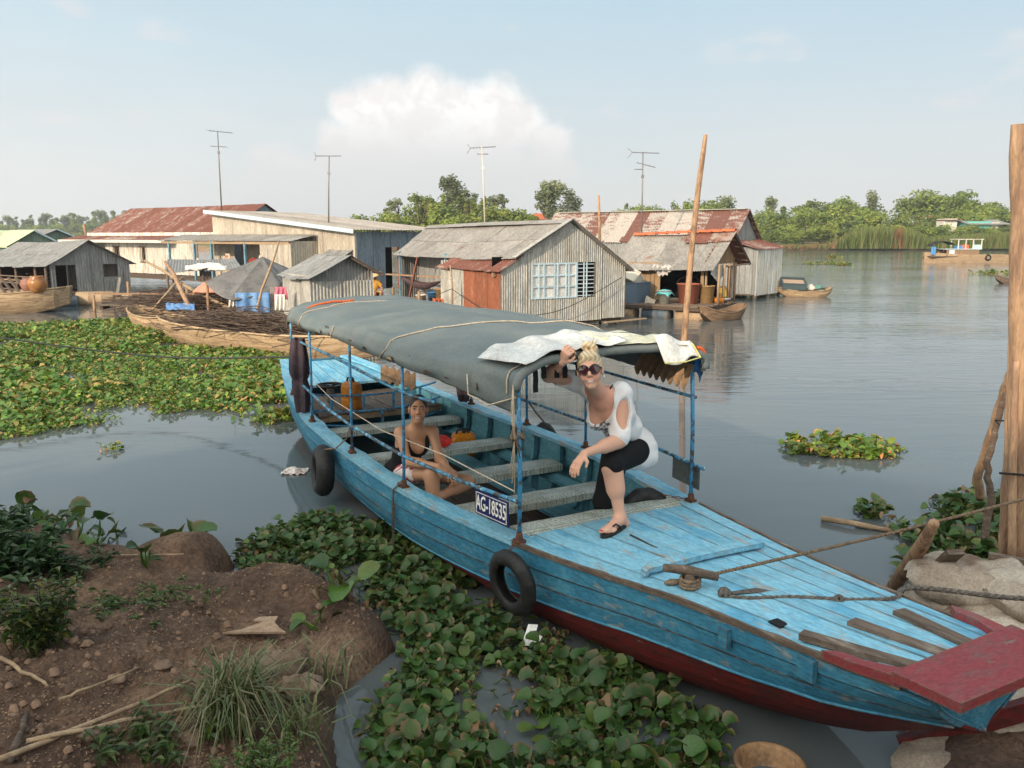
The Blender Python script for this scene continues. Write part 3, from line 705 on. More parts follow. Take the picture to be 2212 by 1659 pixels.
    mb = MB(); mb.slab(lambda u, v: (canopy_pt(.0, lerp(.87, .95, u)) + Vector((.012 - .05 * v, .02, -.02 - .12 * v)), Vector((1, 0, 0))), 6, 3, .01); mb.build('blue_canvas_corner', M('blue_canvas', (.03, .13, .34), rough=.8), cv)
    mb = MB(); mb.tube([canopy_pt(-4.6, q) + Vector((-.2 + q * .3, 0, .018)) for q in np.linspace(.32, .50, 8)], .013, 6); mb.build('orange_lashing', MATS['orange_cord'], cv)
def lettering(name, txt, size, mat, parent, bold=0.0, sx=1.0):
    cu = bpy.data.curves.new(name, 'FONT'); cu.body = txt; cu.size = size; cu.offset = bold; cu.extrude = .0012; cu.align_x = 'CENTER'; cu.align_y = 'CENTER'
    tmp = bpy.data.objects.new(name + '_tmp', cu); COL.objects.link(tmp); bpy.context.view_layer.update()
    me = bpy.data.meshes.new_from_object(tmp.evaluated_get(bpy.context.evaluated_depsgraph_get())); bpy.data.objects.remove(tmp)
    if sx != 1.0: me.transform(Matrix.Diagonal((sx, 1, 1, 1)))
    me.materials.clear(); return put(name, me, mat, parent)
def tyre_mesh(R_, r_, w_):
    mb = MB(); prof = []
    for i in range(14):
        a = math.pi * (-.78 + 1.56 * i / 13); prof.append((R_ - r_ + r_ * math.cos(a) * 1.0, w_ * math.sin(a)))
    inner = [(max(R_ - 2 * r_ + .012, q[0] - .008 - .02), q[1] * .72) for q in prof][::-1]
    inner = [(R_ - r_ + (q[0] - (R_ - r_)) * .78, q[1] * .8) for q in prof][::-1]
    loop = prof + inner; n = 36; vs = []; fs = []; k = len(loop)
    for j in range(n):
        a = 2 * math.pi * j / n
        for i, (rr, z) in enumerate(loop):
            tread = -.005 if (i in (4, 9) or (3 < i < 10 and j % 3 == 0)) else 0
            vs.append(((rr + tread) * math.cos(a), (rr + tread) * math.sin(a), z))
    for j in range(n):
        for i in range(k):
            fs.append((j * k + i, j * k + (i + 1) % k, ((j + 1) % n) * k + (i + 1) % k, ((j + 1) % n) * k + i))
    mb.add(vs, fs); return mb.mesh('tyre', True)
def place(o, loc, axis, spin=0.0):
    ax = Vector(axis).normalized(); q = ax.to_track_quat('Z', 'Y'); o.matrix_world = Matrix.Translation(loc) @ q.to_matrix().to_4x4() @ Matrix.Rotation(spin, 4, 'Z')
def chain(name, pts, parent, mat):
    mb = MB(); pts = [Vector(p) for p in pts]; k = 0
    for a, c in zip(pts, pts[1:]):
        n = max(1, int((c - a).length / .028))
        for i in range(n):
            p = a.lerp(c, (i + .5) / n); d = (c - a).normalized(); up = Vector((0, 0, 1)) if k % 2 else Vector((1, 0, 0)); k += 1
            sx = d.cross(up).normalized()
            mb.tube([p + d * .017 * math.cos(t) + sx * .009 * math.sin(t) for t in np.linspace(0, 6.28, 9)], .0032, 4)
    return mb.build(name, mat, parent)
def fit_out():
    b = boat
    make_canopy()
    # number plates
    for side in (-1, 1):
        pl = MB(); s0, s1 = (-.37, -.01); t0, t1 = side * .835, side * .782
        def fn(u, v): return Vector((lerp(s0, s1, u), lerp(t0, t1, u) + side * .02, lerp(.83, .665, v))), Vector((.15, side, 0))
        pl.slab(fn, 1, 1, .006); p = pl.build('number_plate', m_plate if side < 0 else m_grille, b)
        if side < 0:
            d = Vector((s1 - s0, t1 - t0, 0)).normalized(); up = Vector((0, 0, 1)); nn = d.cross(up).normalized(); c = Vector(((s0 + s1) / 2, (t0 + t1) / 2 - .02, .7475)) + nn * .0035
            o = lettering('plate_lettering', 'AG-18535', .140, m_letter, p, .0016, .56); o.matrix_local = Matrix.Translation(c + nn * .002) @ Matrix((d, up, nn)).transposed().to_4x4()
            for a, bb in (((-.165, .070), (.165, .070)), ((.165, .070), (.165, -.070)), ((.165, -.070), (-.165, -.070)), ((-.165, -.070), (-.165, .070))):
                mb = MB(); mb.beam(c + d * a[0] + up * a[1], c + d * bb[0] + up * bb[1], .004, .003, up=nn); mb.build('plate_border', m_letter, p)
    # tyres hung as fenders
    def fender(lab, s, t, z, axis, R_, r_, w_, spin=0.0, top=None):
        o = put('fender_tyre', tyre_mesh(R_, r_, w_), m_black); tag(o, lab, 'tyre', 'tyres hung on the blue boat')
        ax = BX * axis[0] + BN * axis[1] + Vector((0, 0, axis[2])); place(o, bw(s, t, z), ax, spin); return o
    fender('black scooter tyre hanging on the blue hull below the number plate', .17, -.875, .375, (.16, -1, -.10), .215, .055, .048)
    fender('worn tyre hanging on the hull beside the seated woman, near the stern', -3.03, -1.12, .33, (-.15, -1, .06), .245, .075, .085)
    fender('black tyre leaning inside the boat at the edge of the bow deck', -.20, .47, .46, (1, -.25, .35), .22, .06, .05)
    fender('dark tyre hanging outside the far gunwale, only its top showing', -2.62, 1.10, .42, (0, 1, .1), .21, .055, .05)
    chain('tyre_chain', [(.06, -.76, .60), (.10, -.84, .575), (.16, -.90, .56)], b, m_rust); chain('tyre_chain', [(-.04, .73, .60), (-.12, .64, .61), (-.2, .58, .62)], b, m_rust)
    mb = MB(); mb.tube([(-2.62, -.96, .85), (-2.66, -1.0, .70), (-2.75, -1.07, .60), (-2.95, -1.12, .55)], .007, 5); mb.build('tyre_rope', m_rope, b)
    mb = MB(); mb.tube([(-2.8, .97, .85), (-2.72, 1.03, .72), (-2.62, 1.08, .62)], .010, 5); mb.build('tyre_rope', m_greyrope, b)
    mb = MB(); mb.tube([(-1.4, -.96, .64), (-1.44, -1.03, .56), (-1.5, -1.02, .35), (-1.55, -1.0, .05), (-1.52, -.99, .5), (-1.42, -.99, .62)], .008, 5); mb.build('hanging_line', m_greyrope, b)
    mb = MB(); mb.tube([(-5.2, -.78, 1.05), (-3.4, -.90, .93), (-2.0, -.90, .90), (-.9, -.84, .94), (.0, -.76, .90)], .0045, 4); mb.build('guard_line', m_string, b)
    # plum curtains gathered on the rails
    def curtain(s, t, z0, z1, r):
        mb = MB(); n = 14
        def fn(u, v):
            a = u * 2 * math.pi; z = lerp(z0, z1, v); k = r * (1 + .5 * math.sin(v * math.pi * 1.0) - .45 * math.exp(-((z - .93) / .05) ** 2)); k *= 1 + .28 * math.sin(a * 5 + v * 2)
            return (s + k * math.cos(a) * 1.2 + .06 * v * (v > .6), t + k * math.sin(a) * .8, z)
        mb.grid(fn, 30, 16); mb.build('gathered_curtain', m_curtain, b, smooth=True)
    curtain(-4.55, -.90, 1.40, .60, .075); curtain(-4.12, .86, 1.40, .62, .06)
    # small cardboard-coloured awning pieces under the roof
    mb = MB(); mb.slab(lambda u, v: (Vector((-3.9 + u * .7, -.2 + .1 * u, 1.14 - v * .16 - .02 * math.sin(u * 30))), Vector((0, -1, 0))), 30, 2, .01); mb.build('hanging_palm_fringe', MATS['tan_cloth'], MATS and boat)
    # wheel on its column
    mb = MB(); mb.lathe([(.028, .53), (.05, .56), (.03, .60), (.045, .68), (.03, .72)], (-5.15, -.38, 0), 10); col_ = mb.build('wheel_column', m_wood, b, smooth=True)
    mb = MB(); mb.tube([(-5.15 + .15 * math.cos(a), -.38 + .15 * math.sin(a), .745) for a in np.linspace(0, 2 * math.pi, 25)], .016, 6)
    for a in (0, 2.1, 4.2): mb.tube([(-5.15, -.38, .735), (-5.15 + .15 * math.cos(a), -.38 + .15 * math.sin(a), .745)], .012, 5)
    mb.build('steering_wheel', m_black, col_, smooth=True)
    for s, t in ((-5.9, -.6), (-6.4, -.45)):
        mb = MB(); mb.box((s, t, sm(s, GZ) + .01), (.16, .07, .03)); mb.tube([(s - .03, t, sm(s, GZ) + .02), (s, t, sm(s, GZ) + .09), (s + .03, t, sm(s, GZ) + .02)], .012, 5); mb.build('deck_fitting', m_rust, b)
fit_out()

def jug(name, lab, s, t, z, h, w, rz, lean=0.0):
    o = thing(name, lab, 'jerrycan', bw(s, t, z), BRZ + rz, 'orange jerrycans in the boat'); o.rotation_euler = (lean, 0, BRZ + rz)
    mb = MB(); d = w * .62
    def ring(zz, k): return [(x * k * w / 2, y * k * d / 2, zz) for x, y in ((-1, -.7), (-.8, -1), (.8, -1), (1, -.7), (1, .7), (.8, 1), (-.8, 1), (-1, .7))]
    L = [ring(0, .92), ring(.02, 1), ring(h * .30, 1), ring(h * .32, .965), ring(h * .36, .965), ring(h * .38, 1), ring(h * .72, 1), ring(h * .82, .86), ring(h * .88, .55), ring(h * .90, .3)]
    vs = [q for r_ in L for q in r_]; fs = [tuple(range(8))[::-1], tuple(range(72, 80))]
    for i in range(9):
        for j in range(8): fs.append((i * 8 + j, i * 8 + (j + 1) % 8, i * 8 + 8 + (j + 1) % 8, i * 8 + 8 + j))
    mb.add(vs, fs); mb.build('can_body', m_orange, o)
    mb = MB(); mb.tube([(-w * .3, 0, h * .86), (-w * .25, 0, h * .99), (0, 0, h * 1.02), (w * .15, 0, h * .99), (w * .2, 0, h * .88)], .013, 6); mb.build('handle', m_black, o, smooth=True)
    mb = MB(); mb.lathe([(.022, h * .90), (.022, h * .95), (0, h * .95)], (w * .02, 0, 0), 8); mb.build('cap', m_black, o)
jug('jerrycan', 'upright orange jerrycan on the brown platform behind the steering wheel', -4.78, -.24, .517, .36, .24, .4)
jug('jerrycan', 'tan orange jerrycan leaning under the far end of the second bench', -3.55, .60, .09, .36, .26, 1.2, .25)
mb = MB(); mb.lathe([(.0, 0), (.05, .0), (.075, .05), (.078, .05), (.052, -.004), (0, -.004)], (0, 0, .004), 14); o = mb.build('plastic_bowl', M('red_plastic', (.62, .05, .04), rough=.4), smooth=True)
o.location = bw(-3.03, .12, .43); o.rotation_euler = (.5, .4, 0); tag(o, 'small red plastic bowl on the bench behind the seated woman', 'bowl')

# ------------------------------------------------------------------ mooring ropes
def rope(name, lab, pts, r, mat, sub=10, sag=0.0, cat='rope', twist=True):
    P = [Vector(p) for p in pts]; out = []
    for i in range(len(P) - 1):
        p0, p1, p2, p3 = P[max(i - 1, 0)], P[i], P[i + 1], P[min(i + 2, len(P) - 1)]
        for k in range(sub + (i == len(P) - 2)):
            t = k / sub
            q = .5 * ((2 * p1) + (-p0 + p2) * t + (2 * p0 - 5 * p1 + 4 * p2 - p3) * t * t + (-p0 + 3 * p1 - 3 * p2 + p3) * t ** 3)
            out.append(q)
    if sag:
        n = len(out) - 1
        for i, q in enumerate(out): q.z -= sag * 4 * (i / n) * (1 - i / n)
    mb = MB()
    if twist:
        tot = 0; acc = [0]
        for a, c in zip(out, out[1:]): tot += (c - a).length; acc.append(tot)
        fine = []; step = r * 1.1; n = min(900, int(tot / step)); j = 0
        for i in range(n + 1):
            L = tot * i / n
            while j < len(acc) - 2 and acc[j + 1] < L: j += 1
            t = (L - acc[j]) / max(1e-6, acc[j + 1] - acc[j]); fine.append((out[j].lerp(out[j + 1], t), (out[j + 1] - out[j]).normalized(), L))
        for st in range(3):
            pts2 = []
            for p, d, L in fine:
                sx = d.cross(Vector((0, 0, 1))); sx = sx.normalized() if sx.length > 1e-4 else Vector((1, 0, 0)); uz = sx.cross(d); a = L / (r * 7) * 2 * math.pi + st * 2.094
                pts2.append(p + (sx * math.cos(a) + uz * math.sin(a)) * r * .48)
            mb.tube(pts2, r * .56, 5)
    else: mb.tube(out, r, 6)
    o = mb.build(name, mat, smooth=True); return tag(o, lab, cat)
RP = at(2212, 1138, Y=5.0)
rope('mooring_rope', 'brown rope stretched from the deck cleat to the posts on the bank', [bw(1.26, -.345, .705), bw(1.26, -.345, .705).lerp(Vector((3.46, 5.08, .90)), .5) - Vector((0, 0, .015)), Vector((3.46, 5.08, .90))], .0105, m_rope)
rope('mooring_rope', 'thick grey knotted rope lying along the bow deck and rising to the bank', [bw(1.40, -.33, .665), bw(1.50, -.29, .672), bw(1.58, -.17, .675), bw(1.66, -.05, .685), bw(1.78, .09, .69), bw(1.85, .22, .685), bw(1.92, .38, .69), bw(1.86, .62, .67), Vector((2.75, 3.95, .70)), Vector((3.15, 4.3, .86)), Vector((3.5, 4.9, 1.05))], .0145, m_greyrope)
for ki, (loc, rr, nn) in enumerate(((Vector((1.795, .105, .692)), .020, 5), (Vector((1.43, -.32, .672)), .030, 8))):
    mb = MB()
    for k in range(nn):
        ax = Vector((rnd.uniform(-1, 1), rnd.uniform(-1, 1), rnd.uniform(-1, 1))).normalized(); e1 = ax.orthogonal().normalized(); e2 = ax.cross(e1)
        mb.tube([loc + (e1 * math.cos(t) + e2 * math.sin(t)) * rr for t in np.linspace(0, 6.28, 13)], .009, 5)
    if ki:
        for k in range(6): mb.tube([(1.43, -.32, .672), (1.47, -.24 + .02 * k, .678), (1.50 + .02 * k, -.17 + .03 * k, .672)], [.010, .006, .003], 4)
    mb.build('rope_knot', m_greyrope, boat, smooth=True)
rope('stern_line', 'dark sagging line running from the boat stern across the green mat', [bw(-6.9, -.30, .86), Vector((-5.6, 13.0, .62)), Vector((-8.2, 13.1, .92)), Vector((-11.2, 13.4, 1.38))], .014, M('dark_line', (.035, .04, .04), rough=.8), twist=False)
# ------------------------------------------------------------------ floating houses
m_zinc = M('weathered_zinc_sheet', (.44, .43, .395), (.30, .29, .265), scale=2.5, lo=.36, hi=.66, rough=.6, bump=.2, bscale=14, stretch=(2, 2, .5), metal=.15, rndmix=.18, c3=(.30, .20, .12), scale3=2.2, lo3=.62, hi3=.80, spec=.3)
m_zincroof = M('grey_zinc_roof_sheet', (.31, .29, .265), (.225, .21, .195), scale=1.2, lo=.36, hi=.66, rough=.65, bump=.15, bscale=12, metal=.1, rndmix=.16, c3=(.22, .13, .085), scale3=1.6, lo3=.60, hi3=.72)
m_rustsheet = M('rusty_roof_sheet', (.19, .075, .055), (.28, .23, .20), scale=1.3, lo=.50, hi=.66, rough=.85, bump=.25, bscale=14, stretch=(3, 3, .8), rndmix=.22, c3=(.12, .045, .03), scale3=2.2, lo3=.5, hi3=.72)
m_ruststripe = M('half_rusted_roof_sheet', (.17, .075, .058), (.33, .30, .27), scale=2.2, lo=.42, hi=.56, rough=.8, bump=.2, bscale=14, stretch=(5, 1, 1), rndmix=.42, c3=(.14, .05, .035), scale3=2, lo3=.58, hi3=.75)
m_rustdoor = M('rust_red_sheet', (.24, .085, .045), (.36, .21, .14), scale=2.2, lo=.52, hi=.74, rough=.8, bump=.2, bscale=16, stretch=(2, 2, .5), c3=(.13, .05, .03), scale3=2, lo3=.58, hi3=.75, var=.1)
m_creamsheet = M('tan_aged_sheet', (.44, .40, .335), (.31, .27, .22), scale=2, lo=.38, hi=.68, rough=.7, bump=.2, bscale=14, stretch=(2, 2, .4), rndmix=.16, c3=(.25, .18, .12), scale3=3, lo3=.64, hi3=.75)
m_creamwall = M('peeling_cream_boards', (.56, .53, .47), (.34, .28, .22), scale=2.2, lo=.46, hi=.66, rough=.8, bump=.3, bscale=20, stretch=(2, 2, .5), rndmix=.15)
m_bluezinc = M('blue_grey_steel_sheet', (.19, .235, .275), (.145, .185, .22), scale=2, rough=.55, bump=.15, bscale=14, stretch=(2, 2, .5), metal=.2, rndmix=.1, c3=(.20, .14, .10), scale3=2, lo3=.66, hi3=.8)
m_greysheet = M('dull_grey_sheet', (.27, .27, .265), (.18, .18, .175), scale=2, lo=.36, hi=.66, rough=.65, bump=.2, bscale=14, stretch=(2, 2, .4), metal=.1, rndmix=.2, c3=(.16, .10, .07), scale3=2.5, lo3=.6, hi3=.74)
m_plankwall = M('brown_house_planks', (.34, .23, .13), (.20, .13, .08), scale=2, lo=.36, hi=.64, rough=.85, bump=.4, bscale=20, stretch=(4, 4, .6), rndmix=.3)
m_whiteboard = M('whitewashed_boards', (.62, .60, .54), (.36, .31, .25), scale=2, lo=.48, hi=.7, rough=.8, bump=.3, bscale=20, stretch=(3, 3, .5), rndmix=.2)
m_greenroof = M('pale_green_roof_paint', (.40, .47, .30), (.50, .42, .25), scale=1, lo=.5, hi=.75, rough=.6, bump=.1, bscale=10)
m_greenwall = M('dull_green_wall', (.16, .22, .17), rough=.7, bump=.1)
m_tilered = M('orange_ridge_tile', (.50, .13, .05), (.36, .10, .05), scale=6, rough=.8, bump=.3)
m_winblue = M('pale_blue_window_paint', (.42, .54, .60), (.50, .57, .60), scale=5, rough=.6, bump=.1)
m_paper = M('whitened_window_board', (.62, .60, .58), (.52, .50, .49), scale=3, rough=.8, bump=.1, var=.08)
m_roomshade = M('painted_room_shade', (.010, .009, .008), rough=1.0, bump=0, spec=0)  # near-black colour standing in for the shade inside rooms
m_tile = M('lightblue_post', (.16, .30, .38), (.12, .2, .24), scale=6, rough=.6)
m_barrel = M('faded_float_drum', (.42, .30, .19), (.26, .17, .11), scale=3, rough=.6, bump=.2, rndmix=.3)
m_bluedrum = M('dark_blue_drum', (.06, .09, .12), (.12, .11, .10), scale=3, rough=.6)

def corr(mb, a, b, z0f, z1f, pitch=.085, amp=.013, out=(0, -1), rows=3, ph=0.0, wob=.01):
    """a corrugated sheet standing on the line a-b (local x,y) between heights z0f(u) and z1f(u)"""
    a, b = Vector(a), Vector(b); L = (b - a).length; n = max(2, int(round(L / pitch * 5)))
    vs = []; fs = []; nn = Vector(out)
    for i in range(n + 1):
        u = i / n; p = a.lerp(b, u); o = amp * math.sin(2 * math.pi * (u * L / pitch) + ph)
        z0, z1 = z0f(u), z1f(u)
        for j in range(rows + 1):
            z = lerp(z0, z1, j / rows); w = wob * fbm(u * L * 2.2 + ph, z * 1.2, ph, 1, 2) * (1.6 if j == 0 else .7)
            vs.append((p.x + nn.x * (o + w), p.y + nn.y * (o + w), z))
    W = rows + 1
    for i in range(n):
        for j in range(rows): fs.append((i * W + j, (i + 1) * W + j, (i + 1) * W + j + 1, i * W + j + 1))
    mb.add(vs, fs)
def wall(root, a, b, z0, top, mat, sheet=.8, pitch=.085, amp=.013, openings=(), name='wall_sheet', rag=.03, mats=None):
    a, b = Vector(a), Vector(b); d = b - a; L = d.length; dn = d / L; out = (dn.y, -dn.x)
    n = max(1, int(round(L / sheet))); cuts = {0.0, L}
    for i in range(1, n): cuts.add(L * i / n)
    for (u0, u1, _, _) in openings: cuts |= {u0, u1}
    cs = sorted(cuts); k = 0
    for x0, x1 in zip(cs, cs[1:]):
        if x1 - x0 < .02: continue
        mid = (x0 + x1) / 2; op = [o for o in openings if o[0] - 1e-6 <= mid <= o[1] + 1e-6]
        spans = [(None, None)] if not op else [(None, op[0][2]), (op[0][3], None)]
        for lo, hi in spans:
            if lo is None and hi is not None and hi <= z0 + .02: continue
            mb = MB(); off = .004 * (k % 2); k += 1; p0 = a + dn * (x0 - .012) + Vector(out) * off; p1 = a + dn * (x1 + .012) + Vector(out) * off
            rg = rnd.uniform(-rag, rag); zb = (lambda u, rg=rg: z0 + rg) if lo is None else (lambda u, lo=lo: lo)
            zt = (lambda u, x0=x0, x1=x1: top(lerp(x0, x1, u))) if hi is None else (lambda u, hi=hi: hi)
            corr(mb, p0, p1, zb, zt, pitch, amp, out, ph=rnd.random() * 3)
            m = mat if mats is None else mats(mid)
            mb.build(name, m, root, smooth=True, recalc=False)
def roof(root, e0, e1, r0, r1, mat, sheet=.8, pitch=.085, amp=.013, name='roof_sheet', sag=.03, rag=.05, rows=4, mats=None, split=False):
    e0, e1, r0, r1 = map(Vector, (e0, e1, r0, r1)); L = (e1 - e0).length; n = max(1, int(round(L / sheet)))
    nn = (e1 - e0).cross(r0 - e0).normalized()
    if nn.z < 0: nn = -nn
    for i in range(n):
        for half in ((0, 1),) if not split else ((0, .55), (.5, 1)):
            mb = MB(); u0, u1 = i / n - .006, (i + 1) / n + .006; m = max(4, int(L / n / pitch * 5)); rg = rnd.uniform(-rag, rag); off = .006 * (i % 2) + (.012 if half[0] > 0 else 0); tilt = rnd.uniform(-.008, .008)
            vs = []; ph = rnd.random() * 6
            for a in range(m + 1):
                u = lerp(u0, u1, a / m); e = e0.lerp(e1, u); r_ = r0.lerp(r1, u); dn = (e - r_).normalized()
                e = e + dn * (rg if half[0] == 0 else 0)
                for j in range(rows + 1):
                    v = lerp(half[0], half[1], j / rows); p = e.lerp(r_, v)
                    o = amp * math.sin(2 * math.pi * (u * L) / pitch) + off + tilt * (a / m - .5) - sag * math.sin(math.pi * v) * .5 + .012 * fbm(u * L * .8, v * 3, ph, 1, 2)
                    vs.append(p + nn * o - Vector((0, 0, sag * 1.2 * math.sin(math.pi * u))))
            W = rows + 1; fs = [(x * W + j, (x + 1) * W + j, (x + 1) * W + j + 1, x * W + j + 1) for x in range(m) for j in range(rows)]
            mb.add(vs, fs); mb.build(name, mat if mats is None else mats(i), root, smooth=True, recalc=False)
def part_box(root, name, c, d, mat, rot=None):
    mb = MB(); mb.box(c, d, rot); return mb.build(name, mat, root)
def part_beam(root, name, a, b, w, h, mat):
    mb = MB(); mb.beam(a, b, w, h); return mb.build(name, mat, root)
def part_tube(root, name, pts, r, mat, n=7):
    mb = MB(); mb.tube(pts, r, n); return mb.build(name, mat, root, smooth=True)
def planks(root, a, b, z0, top, mat, wd=.16, name='wall_plank', openings=(), th=.02, mats=None):
    a, b = Vector((*a, 0)), Vector((*b, 0)); d = b - a; L = d.length; d.normalize(); x = 0.0; out = Vector((d.y, -d.x, 0)); i = 0
    while x < L - .02:
        w = min(wd * rnd.uniform(.8, 1.25), L - x); mid = x + w / 2; op = [o for o in openings if o[0] < mid < o[1]]
        for lo, hi in ([(z0, top(mid))] if not op else [(z0, op[0][2]), (op[0][3], top(mid))]):
            if hi - lo < .05: continue
            mb = MB(); j = rnd.uniform(-.03, .03); c = a + d * mid + out * rnd.uniform(0, .012) + Vector((0, 0, (lo + hi) / 2 + j * .3)); mb.box(c, (w - .012, th, hi - lo + j * .2), math.atan2(d.y, d.x)); mb.build(name, mat if mats is None else mats(i), root)
        x += w; i += 1
def deck(root, x0, x1, y0, y1, z, mat, wd=.2, along='x', name='deck_plank'):
    q = y0 if along == 'x' else x0; e = y1 if along == 'x' else x1
    while q < e - .03:
        w = min(wd * rnd.uniform(.8, 1.2), e - q); mb = MB(); j0, j1 = rnd.uniform(-.12, .12), rnd.uniform(-.12, .12)
        if along == 'x': mb.box(((x0 + x1) / 2 + (j0 + j1) / 2, q + w / 2, z + rnd.uniform(-.01, .01)), (x1 - x0 + j1 - j0, w - .012, .035))
        else: mb.box((q + w / 2, (y0 + y1) / 2 + (j0 + j1) / 2, z + rnd.uniform(-.01, .01)), (w - .012, y1 - y0 + j1 - j0, .035))
        mb.build(name, mat, root); q += w
def drum(lab, loc, rz, mat, r=.29, L=.9, group='float drums under the houses'):
    mb = MB(); prof = [(0, -L / 2), (r * .93, -L / 2), (r, -L / 2 + .03), (r, -L / 6 - .02), (r * 1.04, -L / 6), (r, -L / 6 + .02), (r, L / 6 - .02), (r * 1.04, L / 6), (r, L / 6 + .02), (r, L / 2 - .03), (r * .93, L / 2), (0, L / 2)]
    mb.lathe(prof, (0, 0, 0), 16, Matrix.Rotation(math.pi / 2, 3, 'Y')); o = mb.build('float_drum', mat, smooth=True); o.location = loc; o.rotation_euler = (0, 0, rz); tag(o, lab, 'drum', group)
def piles(root, pts, z1, mat=m_wood, r=.05):
    for x, y in pts: part_tube(root, 'support_post', [(x, y, -.5), (x + rnd.uniform(-.03, .03), y, z1)], r, mat)
RZ1 = math.atan2(.53, .85); RZ2 = math.atan2(.8, .6)

# --- grey corrugated house with the blue window
def main_house():
    h = thing('floating_house', 'grey corrugated floating house with pale blue window and rusty side door', 'house', (-.30, 21.8, 0), RZ1, 'floating houses')
    AP = 2.19
    def top(x):
        if x < .62: return 1.66 + (x / .62) * .36
        if x < AP: return 2.02 + (x - .62) / (AP - .62) * .87
        return 2.89 - (x - AP) / (4.2 - AP) * 1.27
    wall(h, (0, 0), (4.2, 0), .18, top, m_zinc, .78, .075, .016, openings=[(.96, 3.10, .82, 1.79)])
    wall(h, (0, 3.4), (0, 0), .18, lambda u: 1.64, m_zinc, .75, .085, .016, mats=lambda u: m_rustdoor if 1.25 < u < 3.15 else m_zinc)
    wall(h, (0, 3.4), (.62, 3.4), .2, lambda u: 1.8, m_zinc)
    wall(h, (1.3, 7.6), (1.3, 3.4), .2, lambda u: 2.3, m_greysheet); wall(h, (4.2, 0), (4.2, 7.6), .18, lambda u: 1.6, m_zinc, 1.0)
    wall(h, (4.2, 7.6), (.6, 7.6), .18, lambda x: 2.0, m_greysheet, 1.2)
    roof(h, (.36, -.16, 1.93), (.40, 7.75, 1.86), (AP, -.16, 2.93), (AP, 8.6, 2.85), m_zincroof, .95, .085, .012, sag=.05, split=True)
    roof(h, (4.36, -.14, 1.52), (4.3, 7.75, 1.5), (AP, -.14, 2.93), (AP, 8.6, 2.85), m_zincroof, .95, .085, .012, split=True)
    roof(h, (-.14, -.10, 1.60), (-.14, 3.5, 1.60), (.66, -.10, 2.03), (.66, 3.5, 1.99), m_rustsheet, .75, .085, .013)
    for i in range(9):
        y0 = -.15 + i * .97; z = interp(y0, [(-.15, 2.945), (4, 2.93), (8.6, 2.86)]); mb = MB()
        mb.add([(AP - .22, y0, z - .10), (AP, y0, z + .012), (AP + .22, y0, z - .12), (AP - .22, y0 + 1.0, z - .105), (AP, y0 + 1.0, z + .004), (AP + .22, y0 + 1.0, z - .125)], [(0, 1, 4, 3), (1, 2, 5, 4)]); mb.build('ridge_cap', m_zincroof, h)
    # flat flashing on the front edge of the roof
    for (xa, za, xb, zb) in ((.34, 1.94, AP, 2.955), (AP, 2.955, 4.38, 1.53)): part_beam(h, 'roof_flashing', (xa, -.10, za + .012), (xb, -.10, zb + .012), .20, .012, m_zinc)
    # window: white-backed lattice and barred opening
    w = part_box(h, 'window', (2.03, .05, 1.305), (2.14, .02, .97), m_roomshade)  # black panel paints the dim room behind the window
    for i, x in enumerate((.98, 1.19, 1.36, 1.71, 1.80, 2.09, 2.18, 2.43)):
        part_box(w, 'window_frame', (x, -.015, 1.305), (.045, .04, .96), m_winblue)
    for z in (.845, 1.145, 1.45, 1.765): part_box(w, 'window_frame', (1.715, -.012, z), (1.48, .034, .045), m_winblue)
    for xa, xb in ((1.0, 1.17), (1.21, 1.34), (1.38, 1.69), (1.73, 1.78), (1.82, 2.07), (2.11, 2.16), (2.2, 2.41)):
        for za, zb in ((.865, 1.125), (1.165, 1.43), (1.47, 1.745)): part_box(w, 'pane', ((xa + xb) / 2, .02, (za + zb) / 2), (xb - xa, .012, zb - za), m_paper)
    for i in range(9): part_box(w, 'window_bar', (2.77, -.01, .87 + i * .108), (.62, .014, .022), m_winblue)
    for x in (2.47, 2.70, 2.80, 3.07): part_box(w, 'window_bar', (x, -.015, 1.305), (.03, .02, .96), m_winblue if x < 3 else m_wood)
    part_box(h, 'window_shade_backing', (2.1, .6, 1.2), (4.0, .03, 1.5), m_roomshade)  # black sheet in place of the interior's shade
    part_box(h, 'light_bulb_box', (-.06, .25, 1.50), (.08, .08, .1), m_barrel)
    # porch on the left rear
    for y in (7.45, 4.1): part_box(h, 'porch_post', (.52, y, 1.1), (.07, .07, 1.75), m_tile)
    part_beam(h, 'porch_rail', (.5, 8.6, 1.18), (.5, 3.5, 1.26), .05, .05, m_pole)
    part_beam(h, 'porch_brace', (.3, 6.4, .30), (.45, 5.9, 1.86), .06, .05, M('red_brown_wood', (.22, .08, .05), rough=.8))
    deck(h, -.2, 1.4, 3.4, 8.0, .30, m_wood, .22, 'x')
    part_box(h, 'floor_frame', (2.1, 3.9, .13), (4.1, 7.6, .08), m_darkwood)
    piles(h, [(.15, .1), (1.5, .15), (2.9, .15), (4.1, .2), (4.1, 3), (.3, 3.3)], .2)
    part_beam(h, 'loose_plank', (3.3, -.25, .10), (4.9, -.12, .12), .12, .03, m_sawn)
    # hammock slung in the porch
    hm = MB(); hm.slab(lambda u, v: (Vector((.45 + (v - .5) * .34 * math.sin(math.pi * u) ** .5, lerp(7.3, 4.2, u), 1.15 - .34 * math.sin(math.pi * u) + .22 * (2 * v - 1) ** 2 * math.sin(math.pi * u))), Vector((0, 0, 1))), 20, 6, .01)
    o = hm.build('hammock', M('plum_grey_hammock_cloth', (.09, .055, .06), (.13, .08, .08), scale=6, rough=.9), smooth=True); o.matrix_world = Matrix.Translation((-.30, 21.8, 0)) @ Matrix.Rotation(RZ1, 4, 'Z'); tag(o, 'dark hammock slung in the porch of the grey house', 'hammock')
    return h
main_house()
